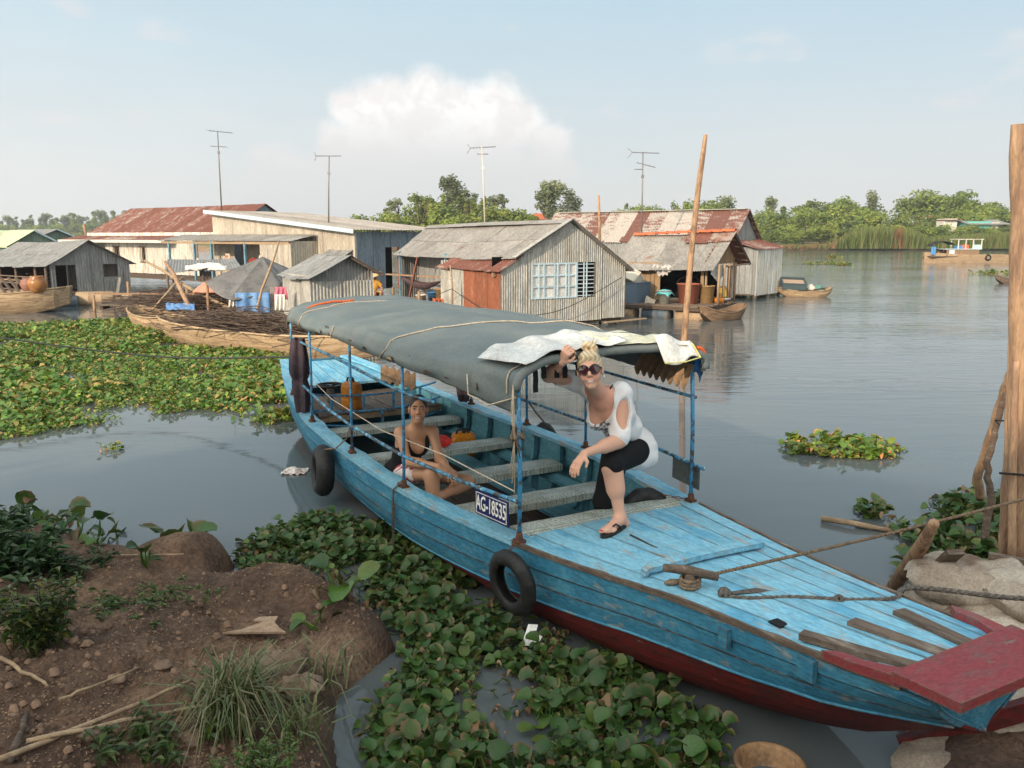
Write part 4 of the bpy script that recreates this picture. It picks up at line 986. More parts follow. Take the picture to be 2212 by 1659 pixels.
def H1(x, y, z, o=(-.30, 21.8), rz=RZ1):
    c, s = math.cos(rz), math.sin(rz); return Vector((o[0] + c * x - s * y, o[1] + s * x + c * y, z))
# things in the porch
def bucket(lab, loc, r, hgt, mat, name='bucket', handle=True, cat='bucket', grp=None):
    t = thing(name, lab, cat, loc, 0, grp)
    mb = MB(); mb.lathe([(0, 0), (r * .8, 0), (r, hgt), (r * 1.06, hgt), (r * 1.06, hgt - .02), (r * .97, hgt - .02), (r * .76, .02), (0, .02)], (0, 0, 0), 16); mb.build('bucket_body', mat, t, smooth=True)
    if handle:
        mb = MB(); mb.tube([(r * 1.02 * math.cos(a), .03 * math.sin(a), hgt + .6 * r * math.sin(a)) for a in np.linspace(0, math.pi, 9)], .008, 5); mb.build('handle', m_black, t)
m_pail = M('white_pail', (.55, .53, .48), rough=.5); m_bluepl = M('blue_plastic', (.06, .20, .42), rough=.45); m_wicker = M('tan_basket', (.42, .27, .12), (.3, .18, .08), scale=30, rough=.85)
bucket('white pail on the porch of the grey house', H1(-.1, 4.6, .32), .17, .40, m_pail); bucket('tall tan bin beside the porch wall of the grey house', H1(.2, 3.75, .32), .2, .62, m_wicker, 'bin', False, 'bin'); bucket('blue tub behind the white pail on the porch', H1(.5, 4.9, .32), .2, .45, m_bluepl, 'tub', False, 'tub')
for i in range(3):
    mb = MB(); mb.box((0, 0, .18), (.05, .17, .36)); o = mb.build('clay_tile', m_tilered); o.location = H1(-.22 + i * .07, 3.45 - i * .03, .32); o.rotation_euler = (.1, .12 * i, RZ1); tag(o, 'orange clay tile leaning by the corrugated annex wall', 'tile', 'orange clay tiles by the annex wall')
mb = MB(); mb.box((0, 0, .15), (.5, .35, .04)); mb.box((-.2, 0, .06), (.05, .3, .14)); mb.box((.2, 0, .06), (.05, .3, .14)); o = mb.build('low_table', m_wood); o.location = H1(-.15, 4.15, .32); tag(o, 'low brown table beside the white pail on the porch', 'table')
mb = MB(); mb.tube([(0, 0, -.4), (.02, 0, .9), (-.03, .02, 1.5)], [.035, .03, .02], 7); o = mb.build('thin_mooring_pole', m_sawn, smooth=True); o.location = H1(-.42, 1.95, .2); tag(o, 'thin pale pole standing before the rusty door, rope tied to it', 'pole')
P0 = H1(-.42, 1.95, 1.05)
rope('house_line', 'dark line drooping across the front of the grey house window', [P0, H1(-.3, -.15, .55), H1(1.6, -.30, .50), H1(3.9, -.22, 1.35)], .010, MATS['dark_line'], twist=False)
rope('house_line', 'short dark line from the thin pole down to the porch', [P0, H1(-.7, 3.4, .6), H1(-.9, 4.4, .3)], .010, MATS['dark_line'], twist=False)

# --- small corrugated shed in front
def small_shed():
    o = Vector((-4.84, 20.0, 0)); h = thing('corrugated_shed', 'small grey corrugated shed right behind the boat canopy', 'shed', o, RZ1)
    top = lambda x: 1.55 + x / .95 * .45 if x < .95 else 2.0 - (x - .95) / .65 * .36
    wall(h, (0, 0), (1.6, 0), .2, lambda x: min(top(x), 1.42) if True else 0, m_zinc, .8, .085, .018)
    wall(h, (0, .02), (1.6, .02), 1.40, top, m_greysheet, 1.6, .085, .010)
    wall(h, (0, 2.2), (0, 0), .2, lambda u: 1.56, m_zinc, .75, .085, .014); wall(h, (1.6, 0), (1.6, 2.2), .2, lambda u: 1.6, m_zinc)
    roof(h, (-.16, -.28, 1.49), (-.16, 2.3, 1.49), (.95, -.28, 2.05), (.95, 2.3, 2.03), m_greysheet, .9, .10, .006); roof(h, (1.8, -.2, 1.58), (1.8, 2.3, 1.58), (.95, -.28, 2.05), (.95, 2.3, 2.03), m_greysheet, .9, .10, .006)
    part_beam(h, 'barge_board', (.95, -.22, 2.0), (1.8, -.18, 1.54), .04, .08, m_wood); deck(h, -.2, 1.9, -.3, 2.4, .16, m_wood, .22)
small_shed()

# --- wooden house with orange ridge tiles on its platform
def plank_house():
    o = Vector((5.93, 26.0, 0)); h = thing('floating_house', 'brown plank floating house with orange ridge tiles and open front', 'house', o, RZ2, 'floating houses')
    top = lambda x: 1.62 + x / 1.45 * 1.0 if x < 1.45 else 2.62 - (x - 1.45) / 1.2 * .92
    planks(h, (.15, .0), (2.55, 0), 1.62, lambda x: top(x + .15), m_plankwall, .15)
    planks(h, (2.0, 0), (2.55, 0), .45, lambda x: 1.62, m_whiteboard, .17)
    planks(h, (.15, 2.9), (.15, 0), .45, lambda u: 1.66, m_plankwall, .17, openings=[(1.35, 2.75, .45, 1.62)])
    planks(h, (.15, 2.95), (-.3, 2.95), .45, lambda u: 1.5, m_whiteboard, .15)
    part_box(h, 'room_shade_panel', (1.4, 1.4, 1.05), (.03, 2.6, 1.2), m_roomshade); part_box(h, 'room_shade_panel', (.8, 2.6, 1.05), (1.2, .03, 1.2), m_roomshade)  # black panels paint the shade of the open room
    roof(h, (-.22, -.42, 1.50), (-.22, 3.25, 1.44), (1.45, -.42, 2.64), (1.45, 3.25, 2.52), m_zincroof, .8, .085, .014, sag=.06)
    roof(h, (2.85, -.42, 1.60), (2.85, 3.25, 1.5), (1.45, -.42, 2.64), (1.45, 3.25, 2.52), m_rustsheet, .8, .085, .014)
    roof(h, (.95, -.46, 2.33), (.95, 1.1, 2.31), (1.46, -.46, 2.675), (1.46, 1.1, 2.635), m_rustsheet, .8, .085, .012)
    for i in range(9):
        y = -.44 + i * .40; z = interp(y, [(-.44, 2.70), (.8, 2.66), (3.2, 2.56)]); mb = MB()
        mb.grid(lambda u, v: (1.45 + .12 * math.cos(math.pi * (1 - u)) , y + v * .43, z - .05 + .085 * math.sin(math.pi * u) + (.012 if v > .9 else 0)), 6, 3); mb.build('ridge_tile', m_tilered, h, smooth=True)
    part_beam(h, 'barge_board', (1.45, -.40, 2.60), (2.9, -.40, 1.58), .05, .10, m_darkwood)
    for i in range(4): part_box(h, 'rafter_end', (1.75 + i * .3, -.30, 2.38 - i * .22), (.07, .22, .05), m_sawn)
    deck(h, -1.25, 1.4, -.55, 3.1, .40, m_wood, .2, 'y')
    for x, y in ((.18, -.05), (.22, -.45), (.62, -.45), (1.0, -.45), (1.3, -.4), (2.4, -.1)): part_tube(h, 'porch_post', [(x, y, .38), (x + .01, y, 1.64)], .04, m_sawn if x < 1 else m_pole)
    part_beam(h, 'shelf_board', (.7, -.35, 1.55), (2.5, -.5, 1.60), .22, .03, m_wood)
    piles(h, [(-1.1, -.5), (.1, -.5), (1.3, -.5), (2.5, -.1), (-1.1, 1), (-1.1, 3)], .4, r=.045)
    part_beam(h, 'platform_edge_beam', (-1.25, -.55, .33), (-1.25, 3.1, .33), .06, .1, m_darkwood); part_beam(h, 'platform_edge_beam', (-1.25, -.58, .33), (1.4, -.58, .33), .06, .1, m_darkwood)
    return h
plank_house()
def H2(x, y, z): return H1(x, y, z, (5.93, 26.0), RZ2)
for i, (x, y) in enumerate(((-1.0, 2.2), (-1.0, 1.0), (-.9, -.1), (.3, -.25), (1.4, -.2))):
    drum(['rust brown float drum under the back of the plank house platform', 'dark float drum under the middle of the plank house platform', 'pale float drum under the front edge of the plank house platform', 'float drum by the sampan under the plank house', 'float drum at the far corner under the plank house'][i], H2(x, y, .10), RZ2 + 1.57 * (i < 3), [m_barrel, m_bluedrum][i % 2], .25)
# cloths hung under the eave
for lab, x0, x1, y0, y1, z, dr, c in (('white cloth bunched under the eave of the plank house', -.1, .0, 1.0, 1.7, 1.58, .34, (.60, .57, .55)), ('grey net curtain looped at the corner of the plank house', -.1, .9, -.3, -.42, 1.62, .48, (.42, .42, .41))):
    mb = MB(); mb.slab(lambda u, v: (H2(lerp(x0, x1, u) + .06 * math.sin(u * 22 + v * 2), lerp(y0, y1, u), z - v * dr * (.35 + .65 * math.sin(math.pi * min(1, u * 1.0)) ** .8) - .03 * math.sin(u * 31)), Vector((0, -1, 0))), 30, 6, .006)
    tag(mb.build('hanging_cloth', M('cloth_' + lab[:10], c, rough=.9)), lab, 'cloth')
# tank with a foam box, tub, basket, basin
def crate(name, lab, loc, d, mat, rz, cat, rot=(0, 0), lid=None, group=None):
    t = thing(name, lab, cat, loc, rz, group); t.rotation_euler = (rot[0], rot[1], rz); x, y, z = d; w = .03
    for nm, c, dd in (('panel', (0, -y / 2, z / 2), (x, w, z)), ('panel', (0, y / 2, z / 2), (x, w, z)), ('panel', (-x / 2, 0, z / 2), (w, y - w, z)), ('panel', (x / 2, 0, z / 2), (w, y - w, z)), ('bottom', (0, 0, w / 2), (x - w, y - w, w)), ('rim', (0, -y / 2 - .01, z + .01), (x + .06, .05, .03)), ('rim', (0, y / 2 + .01, z + .01), (x + .06, .05, .03)), ('rim', (-x / 2 - .01, 0, z + .01), (.05, y - .03, .03)), ('rim', (x / 2 + .01, 0, z + .01), (.05, y - .03, .03))): part_box(t, nm, c, dd, mat)
    return t
m_foam = M('dirty_white_foam', (.62, .58, .50), (.46, .40, .32), scale=3, rough=.85, bump=.3)
m_slate = M('slate_blue_tank', (.10, .14, .19), rough=.6, bump=.1)
crate('water_tank', 'slate blue square tank on the plank house platform', H2(-.75, 2.1, .42), (.85, .95, .62), m_slate, RZ2, 'tank')
crate('foam_box', 'dirty white foam box tipped on the blue tank', H2(-.95, 2.2, 1.07), (.62, .85, .36), m_foam, RZ2 + .2, 'box', rot=(.45, .62))
bucket('grey tub with a turquoise rag beside the tank', H2(-.85, .85, .42), .20, .42, M('grey_tub', (.30, .31, .28), rough=.6), 'tub', False, 'tub')
mb = MB(); mb.slab(lambda u, v: (H2(-.85 + .30 * (u - .5) * 1.6, .85 + .3 * (v - .5) * 1.6, .86 - .22 * (abs(2 * u - 1) ** 3 + abs(2 * v - 1) ** 3) * .5 + .015 * math.sin(u * 14 + v * 9)), Vector((0, 0, 1))), 12, 12, .01); tag(mb.build('rag', M('turquoise_rag', (.12, .38, .40), rough=.9), smooth=True), 'turquoise rag draped over the grey tub', 'rag')
mb = MB(); mb.slab(lambda u, v: (H2(-1.02 + .2 * u, 1.45 - .35 * v, .44 + .22 * (1 - abs(2 * u - 1)) * (1 - .6 * v) + .03 * fbm(u * 4, v * 4, 2)), Vector((0, 0, 1))), 10, 10, .02); tag(mb.build('sack', M('pale_sack', (.44, .38, .30), rough=.9), smooth=True), 'crumpled pale sack on the platform edge by the tub', 'sack')
bucket('large red brown basket with red handles in the open front', H2(-.2, .35, .42), .36, .62, M('red_brown_basket', (.30, .10, .06), rough=.8), 'basket', True, 'basket')
bucket('tan basket behind the red brown basket', H2(.25, -.05, .42), .26, .55, m_wicker, 'basket', False, 'basket')
mb = MB(); mb.lathe([(0, 0), (.2, 0), (.33, .12), (.35, .12), (.21, -.01), (0, -.01)], (0, 0, .02), 18); o = mb.build('metal_basin', M('aluminium', (.55, .55, .55), rough=.3, metal=.9, bump=0), smooth=True); o.location = H2(.98, -.22, .42); tag(o, 'shiny metal basin on the plank house platform', 'basin')
mb = MB(); mb.lathe([(0, 0), (.17, .0), (.2, .14), (.15, .17), (0, .17)], (0, 0, 0), 12); o = mb.build('orange_bowl', m_orange, smooth=True); o.location = H2(.6, -.3, .42); tag(o, 'orange bowl beside the metal basin', 'bowl')
mb = MB(); mb.slab(lambda u, v: (Vector(((u - .5) * .36 * (1 - .35 * abs(2 * v - 1) ** 2), 0, v * .5)), Vector((0, -1, 0))), 6, 6, .03); o = mb.build('yellow_tray', M('yellow_wicker', (.52, .33, .07), rough=.8)); o.location = H2(1.25, -.25, .42); o.rotation_euler = (-.25, 0, RZ2 - .5); tag(o, 'yellow woven tray leaning against the house post', 'tray')

# --- long house with striped rusty roof
def striped_house():
    ap = Vector((9.66, 35.0, 0)); W = 1.5; o = ap - Vector((.6, .8, 0)) * W; h = thing('floating_house', 'long floating house with rust striped roof and grey gable', 'house', o, RZ2, 'floating houses')
    top = lambda x: 2.32 + x / W * 1.18 if x < W else 3.5 - (x - W) / 1.5 * 1.18
    wall(h, (0, 0), (3.0, 0), .3, top, m_greysheet, .9, .11, .012)
    roof(h, (-.1, -.15, 2.26), (-.1, 9.4, 2.26), (W, -.15, 3.60), (W, 9.4, 3.60), m_ruststripe, .72, .12, .016, rag=.03, sag=.02)
    roof(h, (3.15, -.15, 2.25), (3.15, 9.4, 2.25), (W, -.15, 3.60), (W, 9.4, 3.60), m_ruststripe, .9, .12, .016)
    for i in range(7): part_box(h, 'ridge_cap', (W, .6 + i * 1.32, 3.61), (.28, 1.33, .03), m_zinc)
    part_beam(h, 'barge_board', (W, -.17, 3.58), (3.2, -.17, 2.22), .04, .08, m_darkwood)
    wall(h, (0, 9.2), (0, 0), .3, lambda u: 2.3, m_greysheet, 1.2, .11)
    roof(h, (-.25, -1.25, 2.02), (3.1, -1.3, 2.02), (-.2, -.05, 2.36), (3.1, -.05, 2.36), m_rustsheet, .8, .11, .013)
    planks(h, (.0, -1.15), (2.9, -1.15), .15, lambda x: 2.04, m_whiteboard, .22); planks(h, (2.9, -1.15), (2.9, 0), .15, lambda x: 2.1, m_whiteboard, .2)
    planks(h, (0, 0), (0, -1.15), .2, lambda u: 2.05, m_greysheet, .25)
    piles(h, [(.1, -1.1), (1.5, -1.1), (2.85, -1.1), (2.85, 1)], .25, r=.07); part_box(h, 'floor_frame', (1.45, 4.1, .2), (2.9, 10.4, .1), m_darkwood)
    return h
striped_house()
# --- left grey house with openings
def left_house():
    h = thing('floating_house', 'dull grey tin floating house with open doorway beside the ochre sampan', 'house', (-16.6, 30.0, 0), RZ2, 'floating houses')
    top = lambda x: 1.55 + x / 1.38 * .75 if x < 1.38 else 2.30 - (x - 1.38) / 1.57 * .77
    wall(h, (0, 0), (2.95, 0), .15, top, m_greysheet, .75, .10, .012, openings=[(.19, .92, .15, 1.46), (1.93, 2.5, .98, 1.46)])
    wall(h, (0, 5.4), (0, 4.2), .2, lambda u: 1.5, m_greysheet); wall(h, (2.95, 0), (2.95, 5.4), .2, lambda u: 1.5, m_greysheet, 1.1, .1)
    roof(h, (-.25, -.2, 1.44), (-.3, 5.6, 1.40), (1.38, -.2, 2.37), (1.38, 5.6, 2.25), m_greysheet, .85, .10, .012, sag=.05, split=True); roof(h, (3.2, -.2, 1.42), (3.2, 5.6, 1.4), (1.38, -.2, 2.37), (1.38, 5.6, 2.25), m_greysheet, .85, .10, .012)
    for x, y in ((.02, 1.2), (.02, 2.8), (.02, 4.2), (-.1, .1)): part_tube(h, 'corner_post', [(x, y, 0), (x, y, 1.5)], .05, m_wood)
    deck(h, -.6, 3.2, -.5, 5.4, .28, m_wood, .24, 'y'); part_box(h, 'back_wall_dark', (1.5, 5.0, .9), (2.8, .03, 1.3), m_darkwood)
    for i in range(5): part_beam(h, 'shelf_rail', (.3, 2.6, .45 + i * .16), (1.3, 2.6, .45 + i * .16), .04, .05, m_wood)
    for i, z in enumerate((.5, .75, 1.0)): part_beam(h, 'side_rail', (.0, 4.2, z), (.0, .3, z), .04, .04, m_wood)
    part_beam(h, 'loose_plank', (2.3, -.05, .3), (2.45, -.05, .95), .5, .02, m_greysheet)
left_house()
def HL(x, y, z): return H1(x, y, z, (-16.6, 30.0), RZ2)
drum('pale ochre float drum lying in front of the dull grey house', HL(1.2, -.7, .20), .35, m_barrel, .30, 1.25); drum('dark drum under the doorway of the dull grey house', HL(.2, -.45, .12), .4, m_bluedrum, .27); drum('brown drum under the right corner of the dull grey house', HL(2.6, -.4, .10), .5, m_barrel, .26)
# --- green roofed house and its neighbour at the far left
def simple_house(lab, apx, apy, W1, W2, L, zr, ze1, ze2, z0, mr, mw, rz=RZ2, sheet=1.6):
    ex = Vector((math.cos(rz), math.sin(rz), 0)); o = Vector((apx, apy, 0)) - ex * W1; h = thing('floating_house', lab, 'house', o, rz, 'floating houses'); W = W1 + W2
    top = lambda x: lerp(ze1, zr, x / W1) - .05 if x < W1 else lerp(zr, ze2, (x - W1) / W2) - .05
    wall(h, (0.1, 0), (W - .1, 0), z0, top, mw, sheet, .16, .015); wall(h, (.1, L), (.1, 0), z0, lambda u: ze1, mw, sheet, .16, .015); wall(h, (W - .1, 0), (W - .1, L), z0, lambda u: ze2 - .05, mw, sheet * 1.5, .2, .015)
    roof(h, (-.15, -.25, ze1 - .06), (-.15, L, ze1 - .06), (W1, -.25, zr), (W1, L, zr), mr, sheet, .2, .016, rag=.02, sag=.01); roof(h, (W + .15, -.25, ze2 - .06), (W + .15, L, ze2 - .06), (W1, -.25, zr), (W1, L, zr), mr, sheet, .2, .016, rag=.02, sag=.01)
    part_beam(h, 'barge_board', (W1, -.28, zr - .04), (W + .15, -.28, ze2 - .09), .05, .1, m_winblue if mw is m_greenwall else m_darkwood); part_beam(h, 'fascia_board', (-.16, -.25, ze1 - .10), (-.16, L, ze1 - .10), .04, .14, mr)
    return h
simple_house('pale green roofed house at the far edge behind the grey house', -29.6, 52, 1.5, 1.4, 11, 2.88, 1.98, 2.10, .3, m_greenroof, m_greenwall)
simple_house('small grey roofed house just behind the pale green roof', -33.0, 61, 1.8, 2.2, 6, 3.0, 2.3, 2.0, .3, m_greysheet, m_greenwall)
# --- cream house with dark red rusty roof
def cream_house():
    rt = Vector((-12.3, 42.0, 0)); W = 2.45; o = rt - Vector((.6, .8, 0)) * W; h = thing('floating_house', 'cream walled floating house with dark red rusty roof and two windows', 'house', o, RZ2, 'floating houses')
    wins = [(5.9, 6.35), (8.0, 8.45)]
    roof(h, (-.15, -.1, 2.66), (-.15, 12.5, 2.66), (W, -.1, 4.08), (W, 12.4, 4.08), m_rustsheet, .85, .16, .018, rag=.02, sag=.015); roof(h, (2 * W + .1, -.1, 2.66), (2 * W + .1, 12.4, 2.66), (W, -.1, 4.08), (W, 12.4, 4.08), m_rustsheet, 1.2, .16, .018)
    wall(h, (0, 0), (2 * W, 0), .7, lambda x: lerp(2.66, 4.02, 1 - abs(x - W) / W), m_bluezinc, 1.2, .16, .012)
    part_beam(h, 'fascia_board', (-.22, -.1, 2.60), (-.22, 12.5, 2.60), .04, .16, m_whiteboard)
    roof(h, (-1.3, 2.8, 2.30), (-1.3, 13.6, 2.30), (-.1, 2.8, 2.56), (-.1, 13.6, 2.56), m_rustsheet, .95, .16, .014, rag=.02); part_beam(h, 'fascia_board', (-1.33, 2.8, 2.24), (-1.33, 13.6, 2.24), .04, .14, m_whiteboard)
    planks(h, (-.7, 9.7), (-.7, 1.0), .62, lambda u: 2.4, m_creamwall, .24, openings=[(.9, 1.38, 1.2, 1.95), (3.55, 4.05, 1.2, 1.95)])
    for u0, u1 in ((.9, 1.38), (3.55, 4.05)):
        yc = 9.7 - (u0 + u1) / 2; w = part_box(h, 'window', (-.66, yc, 1.575), (.03, u1 - u0, .75), m_roomshade)  # pane-sized black panel stands for the unlit room
        for dy in (-.23, 0, .23): part_box(w, 'window_frame', (-.71, yc + dy, 1.575), (.04, .05, .78), m_wood)
        for dz in (1.19, 1.96): part_box(w, 'sill', (-.73, yc, dz), (.08, .62, .05), m_wood)
    wall(h, (0, 12.4), (0, 9.7), .7, lambda u: 2.5, m_creamwall, 1.2, .2); part_box(h, 'floor_frame', (1.5, 6, .5), (5.4, 12.5, .2), m_darkwood)
    part_box(h, 'porch_shade_panel', (.3, 11.2, 1.5), (.05, 2.8, 1.8), m_roomshade)  # black sheet paints the porch's shade
    # green awning and rail at the left porch
    roof(h, (-2.2, 9.8, 1.75), (-2.2, 12.4, 1.75), (-.8, 9.8, 2.25), (-.8, 12.4, 2.25), m_greenroof, 1.3, .2, .01); part_beam(h, 'awning_strut', (-.8, 9.9, 1.5), (-2.1, 9.9, 1.78), .05, .05, m_whiteboard); part_box(h, 'green_rail', (-1.6, 11, .95), (.05, 2.2, .5), M('bright_green_paint', (.22, .42, .14), rough=.6))
    return h
cream_house()
# --- long tan house with the single slope roof and veranda
def tan_house():
    B = Vector((-6.18, 33.0, 0)); h = thing('floating_house', 'long tan tin floating house with single slope roof, veranda and blue grey end wall', 'house', B, RZ2, 'floating houses')
    zt = lambda y: lerp(2.72, 3.58, y / 9.4)
    wall(h, (0, 9.4), (0, 0), .5, lambda u: zt(9.4 - u) - .06, m_creamsheet, .9, .13, .016, openings=[(1.5, 6.3, .5, 2.25)])
    wall(h, (0, 0), (4.9, 0), .4, lambda x: 2.66, m_bluezinc, .95, .13, .012, openings=[(1.65, 2.35, .4, 2.05)]); part_box(h, 'door_shade_panel', (2.0, .35, 1.2), (.72, .03, 1.7), m_roomshade); part_box(h, 'door_jamb', (2.37, -.03, 1.2), (.07, .06, 1.72), M('red_brown_wood', (.22, .08, .05), rough=.8)); part_box(h, 'corner_post', (-.02, -.03, 1.6), (.1, .1, 2.2), m_creamsheet)  # the doorway's shade is a black panel set behind it
    roof(h, (-.3, -.35, 2.74), (5.3, -.35, 2.74), (-.3, 9.6, 3.66), (5.3, 9.6, 3.66), M('dusty_tan_roof', (.36, .32, .28), (.28, .25, .22), scale=1, rough=.75, bump=.15, bscale=10), 1.1, .16, .016, rag=.06, sag=.0)
    part_beam(h, 'rake_board', (-.32, -.3, 2.68), (-.32, 9.6, 3.60), .04, .16, m_winblue)
    # veranda
    roof(h, (-1.45, 2.2, 2.30), (-1.45, 11.6, 2.30), (-.1, 2.2, 2.56), (-.1, 11.6, 2.56), m_zincroof, .9, .13, .014, rag=.03, sag=.0); part_beam(h, 'veranda_beam', (-1.35, 2.3, 2.22), (-1.35, 11.5, 2.22), .06, .10, m_sawn)
    for y in (10.9, 8.9, 7.6, 5.2): part_box(h, 'veranda_post', (-1.35, y, 1.4), (.09, .09, 1.7), m_tile)
    planks(h, (-1.35, 4.2), (-1.35, 2.2), .5, lambda u: 2.2, m_creamsheet, .3); wall(h, (-1.35, 2.2), (0, 2.2), .5, lambda u: 2.3, m_creamsheet, .9, .13)
    wall(h, (.6, 8.2), (.6, 3.0), .5, lambda u: 2.3, m_creamsheet, .9, .13, openings=[(1.6, 2.3, .5, 2.0), (4.2, 5.0, .5, 2.0)]); part_box(h, 'room_shade_panel', (1.2, 5.6, 1.4), (.03, 5, 1.8), m_roomshade)  # shade behind the veranda openings painted as a black sheet
    deck(h, -1.6, .6, 2.2, 11.4, .55, m_wood, .3, 'x')
    roof(h, (-.55, .1, 1.72), (-.55, 1.5, 1.72), (-.02, .1, 1.98), (-.02, 1.5, 1.98), m_greysheet, .75, .12, .01); part_box(h, 'window_shade_panel', (-.03, .8, 1.5), (.02, 1.0, .5), m_roomshade)  # black patch on the wall paints a shaded window
    return h
tan_house()
def HT(x, y, z): return H1(x, y, z, (-6.18, 33.0), RZ2)
mb = MB(); mb.lathe([(0, -.03), (.46, -.03), (.48, 0), (.46, .03), (0, .03)], (0, 0, 0), 24, Matrix.Rotation(1.35, 3, 'Y')); o = mb.build('round_tabletop', M('red_lacquer', (.30, .05, .035), rough=.5), smooth=False); o.location = HT(-.3, 6.0, 1.1); o.rotation_euler = (0, 0, RZ2 + .2); tag(o, 'red round tabletop leaning upright on the tan house veranda', 'tabletop')
def garment(lab, loc, w, hgt, mat, rz=RZ2 - 1.57, flare=.3):
    mb = MB(); mb.slab(lambda u, v: (Vector(((u - .5) * w * (1 + flare * v), .03 * math.sin(u * 17 + v * 3) * (.3 + v), -v * hgt * (1 - .12 * math.sin(u * 9) ** 2))), Vector((0, -1, 0))), 16, 8, .012); o = mb.build('hung_garment', mat, smooth=True); o.location = loc; o.rotation_euler = (0, 0, rz); tag(o, lab, 'garment', 'washing hung about the floating houses')
m_washp = M('pink_cloth', (.62, .16, .24), rough=.9); m_washw = M('white_cloth', (.66, .64, .60), rough=.9); m_washb = M('brown_print_cloth', (.34, .16, .09), (.55, .45, .35), scale=9, rough=.9); m_washk = M('black_wash_cloth', (.02, .02, .02), rough=.95)
garment('patterned brown garment hanging at the veranda doorway', HT(-.9, 7.1, 1.75), .35, .75, m_washb); garment('pale printed garment hanging in the veranda shade', HT(-.9, 4.7, 1.7), .4, .55, m_washw); garment('black cloth hanging by the red round tabletop', HT(-.45, 6.45, 1.5), .35, .6, m_washk)
# --- low sheds, raft and tarpaulin shelter between the houses
def low_roof():
    c = at(440, 562, Y=30.5); h = thing('low_shelter', 'low grey tin roofed shelter before the cream house', 'shelter', (c.x, c.y, 0), RZ1)
    roof(h, (-1.5, -.8, 1.25), (1.2, -.6, 1.35), (-1.1, .7, 1.68), (1.3, .7, 1.66), m_greysheet, .7, .11, .01); wall(h, (1.2, -.6), (1.2, .7), .4, lambda u: 1.4, m_bluezinc, .7)
    for x, y in ((-1.4, -.7), (-.2, -.7), (1.1, -.55), (-1.0, .6)): part_tube(h, 'corner_post', [(x, y, .2), (x, y, 1.35)], .045, m_wood)
    deck(h, -1.8, 1.6, -1.2, .8, .38, m_wood, .25)
low_roof()
for i, (px, py, w) in enumerate(((425, 578, .42), (452, 574, .46), (470, 579, .36))):
    mb = MB(); mb.slab(lambda u, v: (Vector(((u - .5) * w * 1.8, (v - .5) * w, .10 * (1 - (2 * u - 1) ** 2) * (1 - (2 * v - 1) ** 2) + .05 * fbm(u * 3 + i, v * 3, 1, 1.5, 3))), Vector((0, 0, 1))), 12, 8, .03); o = mb.build('nylon_sack', m_washw, smooth=True); o.location = at(px, py, Y=29.6); o.rotation_euler = (.3, 0, .3); tag(o, ['white sack at the near corner of the low tin shelter', 'white sack lying highest on the low tin shelter', 'white sack hanging over the end of the low tin shelter'][i], 'sack', 'white sacks on the low shelter')
m_drybrush = M('dry_brushwood', (.11, .075, .055), (.06, .042, .034), scale=6, rough=.95, bump=0, var=0, fine=.4)
def brush(name, lab, cx, cy, z0, lx, ly, hz, rz, n, r=(.006, .016), ln=(.8, 2.2)):
    mb = MB(); c_, s_ = math.cos(rz), math.sin(rz)
    for i in range(n):
        u, v = rnd.gauss(0, .42), rnd.gauss(0, .42); u = max(-1, min(1, u)); v = max(-1, min(1, v))
        x, y = u * lx / 2, v * ly / 2; hh = hz * max(.1, (1 - (abs(u)) ** 3) * (1 - abs(v) ** 3)); z = z0 + rnd.random() * hh
        L = rnd.uniform(*ln); a = rnd.gauss(0, .35) + (rnd.random() < .25) * rnd.uniform(-1.2, 1.2); el = rnd.gauss(0, .07); d = Vector((math.cos(a), math.sin(a), el)) * L / 2
        p = Vector((x, y, z)); m1 = p + Vector((rnd.gauss(0, .05), rnd.gauss(0, .05), rnd.gauss(0, .03))) * L
        rr = rnd.uniform(*r); P = [p - d, m1, p + d + Vector((0, 0, rnd.gauss(0, .04)))]
        P = [Vector((cx + c_ * q.x - s_ * q.y, cy + s_ * q.x + c_ * q.y, max(z0 - .03, q.z))) for q in P]
        mb.tube(P, [rr, rr * .9, rr * .4], 3, cap=False)
    return stuff(mb.build(name, m_drybrush, recalc=False), lab, 'brushwood')
def raft(lab, cx, cy, rz, lx, ly, z, mat=m_wood):
    t = thing('bamboo_raft', lab, 'raft', (cx, cy, 0), rz); deck(t, -lx / 2, lx / 2, -ly / 2, ly / 2, z, mat, .28, 'x')
    for x in np.linspace(-lx / 2 + .2, lx / 2 - .2, 4): part_beam(t, 'raft_bearer', (x, -ly / 2, z - .08), (x, ly / 2, z - .08), .09, .1, m_darkwood)
    for x in (-lx / 2, 0, lx / 2):
        for y in (-ly / 2, ly / 2): part_tube(t, 'raft_post', [(x, y, -.4), (x, y, z + rnd.uniform(.2, .8))], .045, m_pole)
    part_beam(t, 'raft_handrail', (-lx / 2, -ly / 2, z + .38), (lx / 2, -ly / 2, z + .3), .05, .05, m_pole)
raft('brown raft deck cluttered with branches between the grey house and the sheds', -10.6, 28.2, .15, 5.6, 3.6, .35); raft('low raft walkway behind the corrugated shed', -5.2, 25.2, .5, 4.2, 2.2, .35)
brush('brushwood_litter', 'dry branches scattered over the raft deck', -10.6, 28.0, .38, 5.2, 3.2, .35, .15, 240, ln=(.6, 2.0))
brush('brushwood_heap', 'dark heap of dry branches behind the loaded sampan', -9.2, 23.8, .30, 5.5, 2.4, .55, -.45, 420)
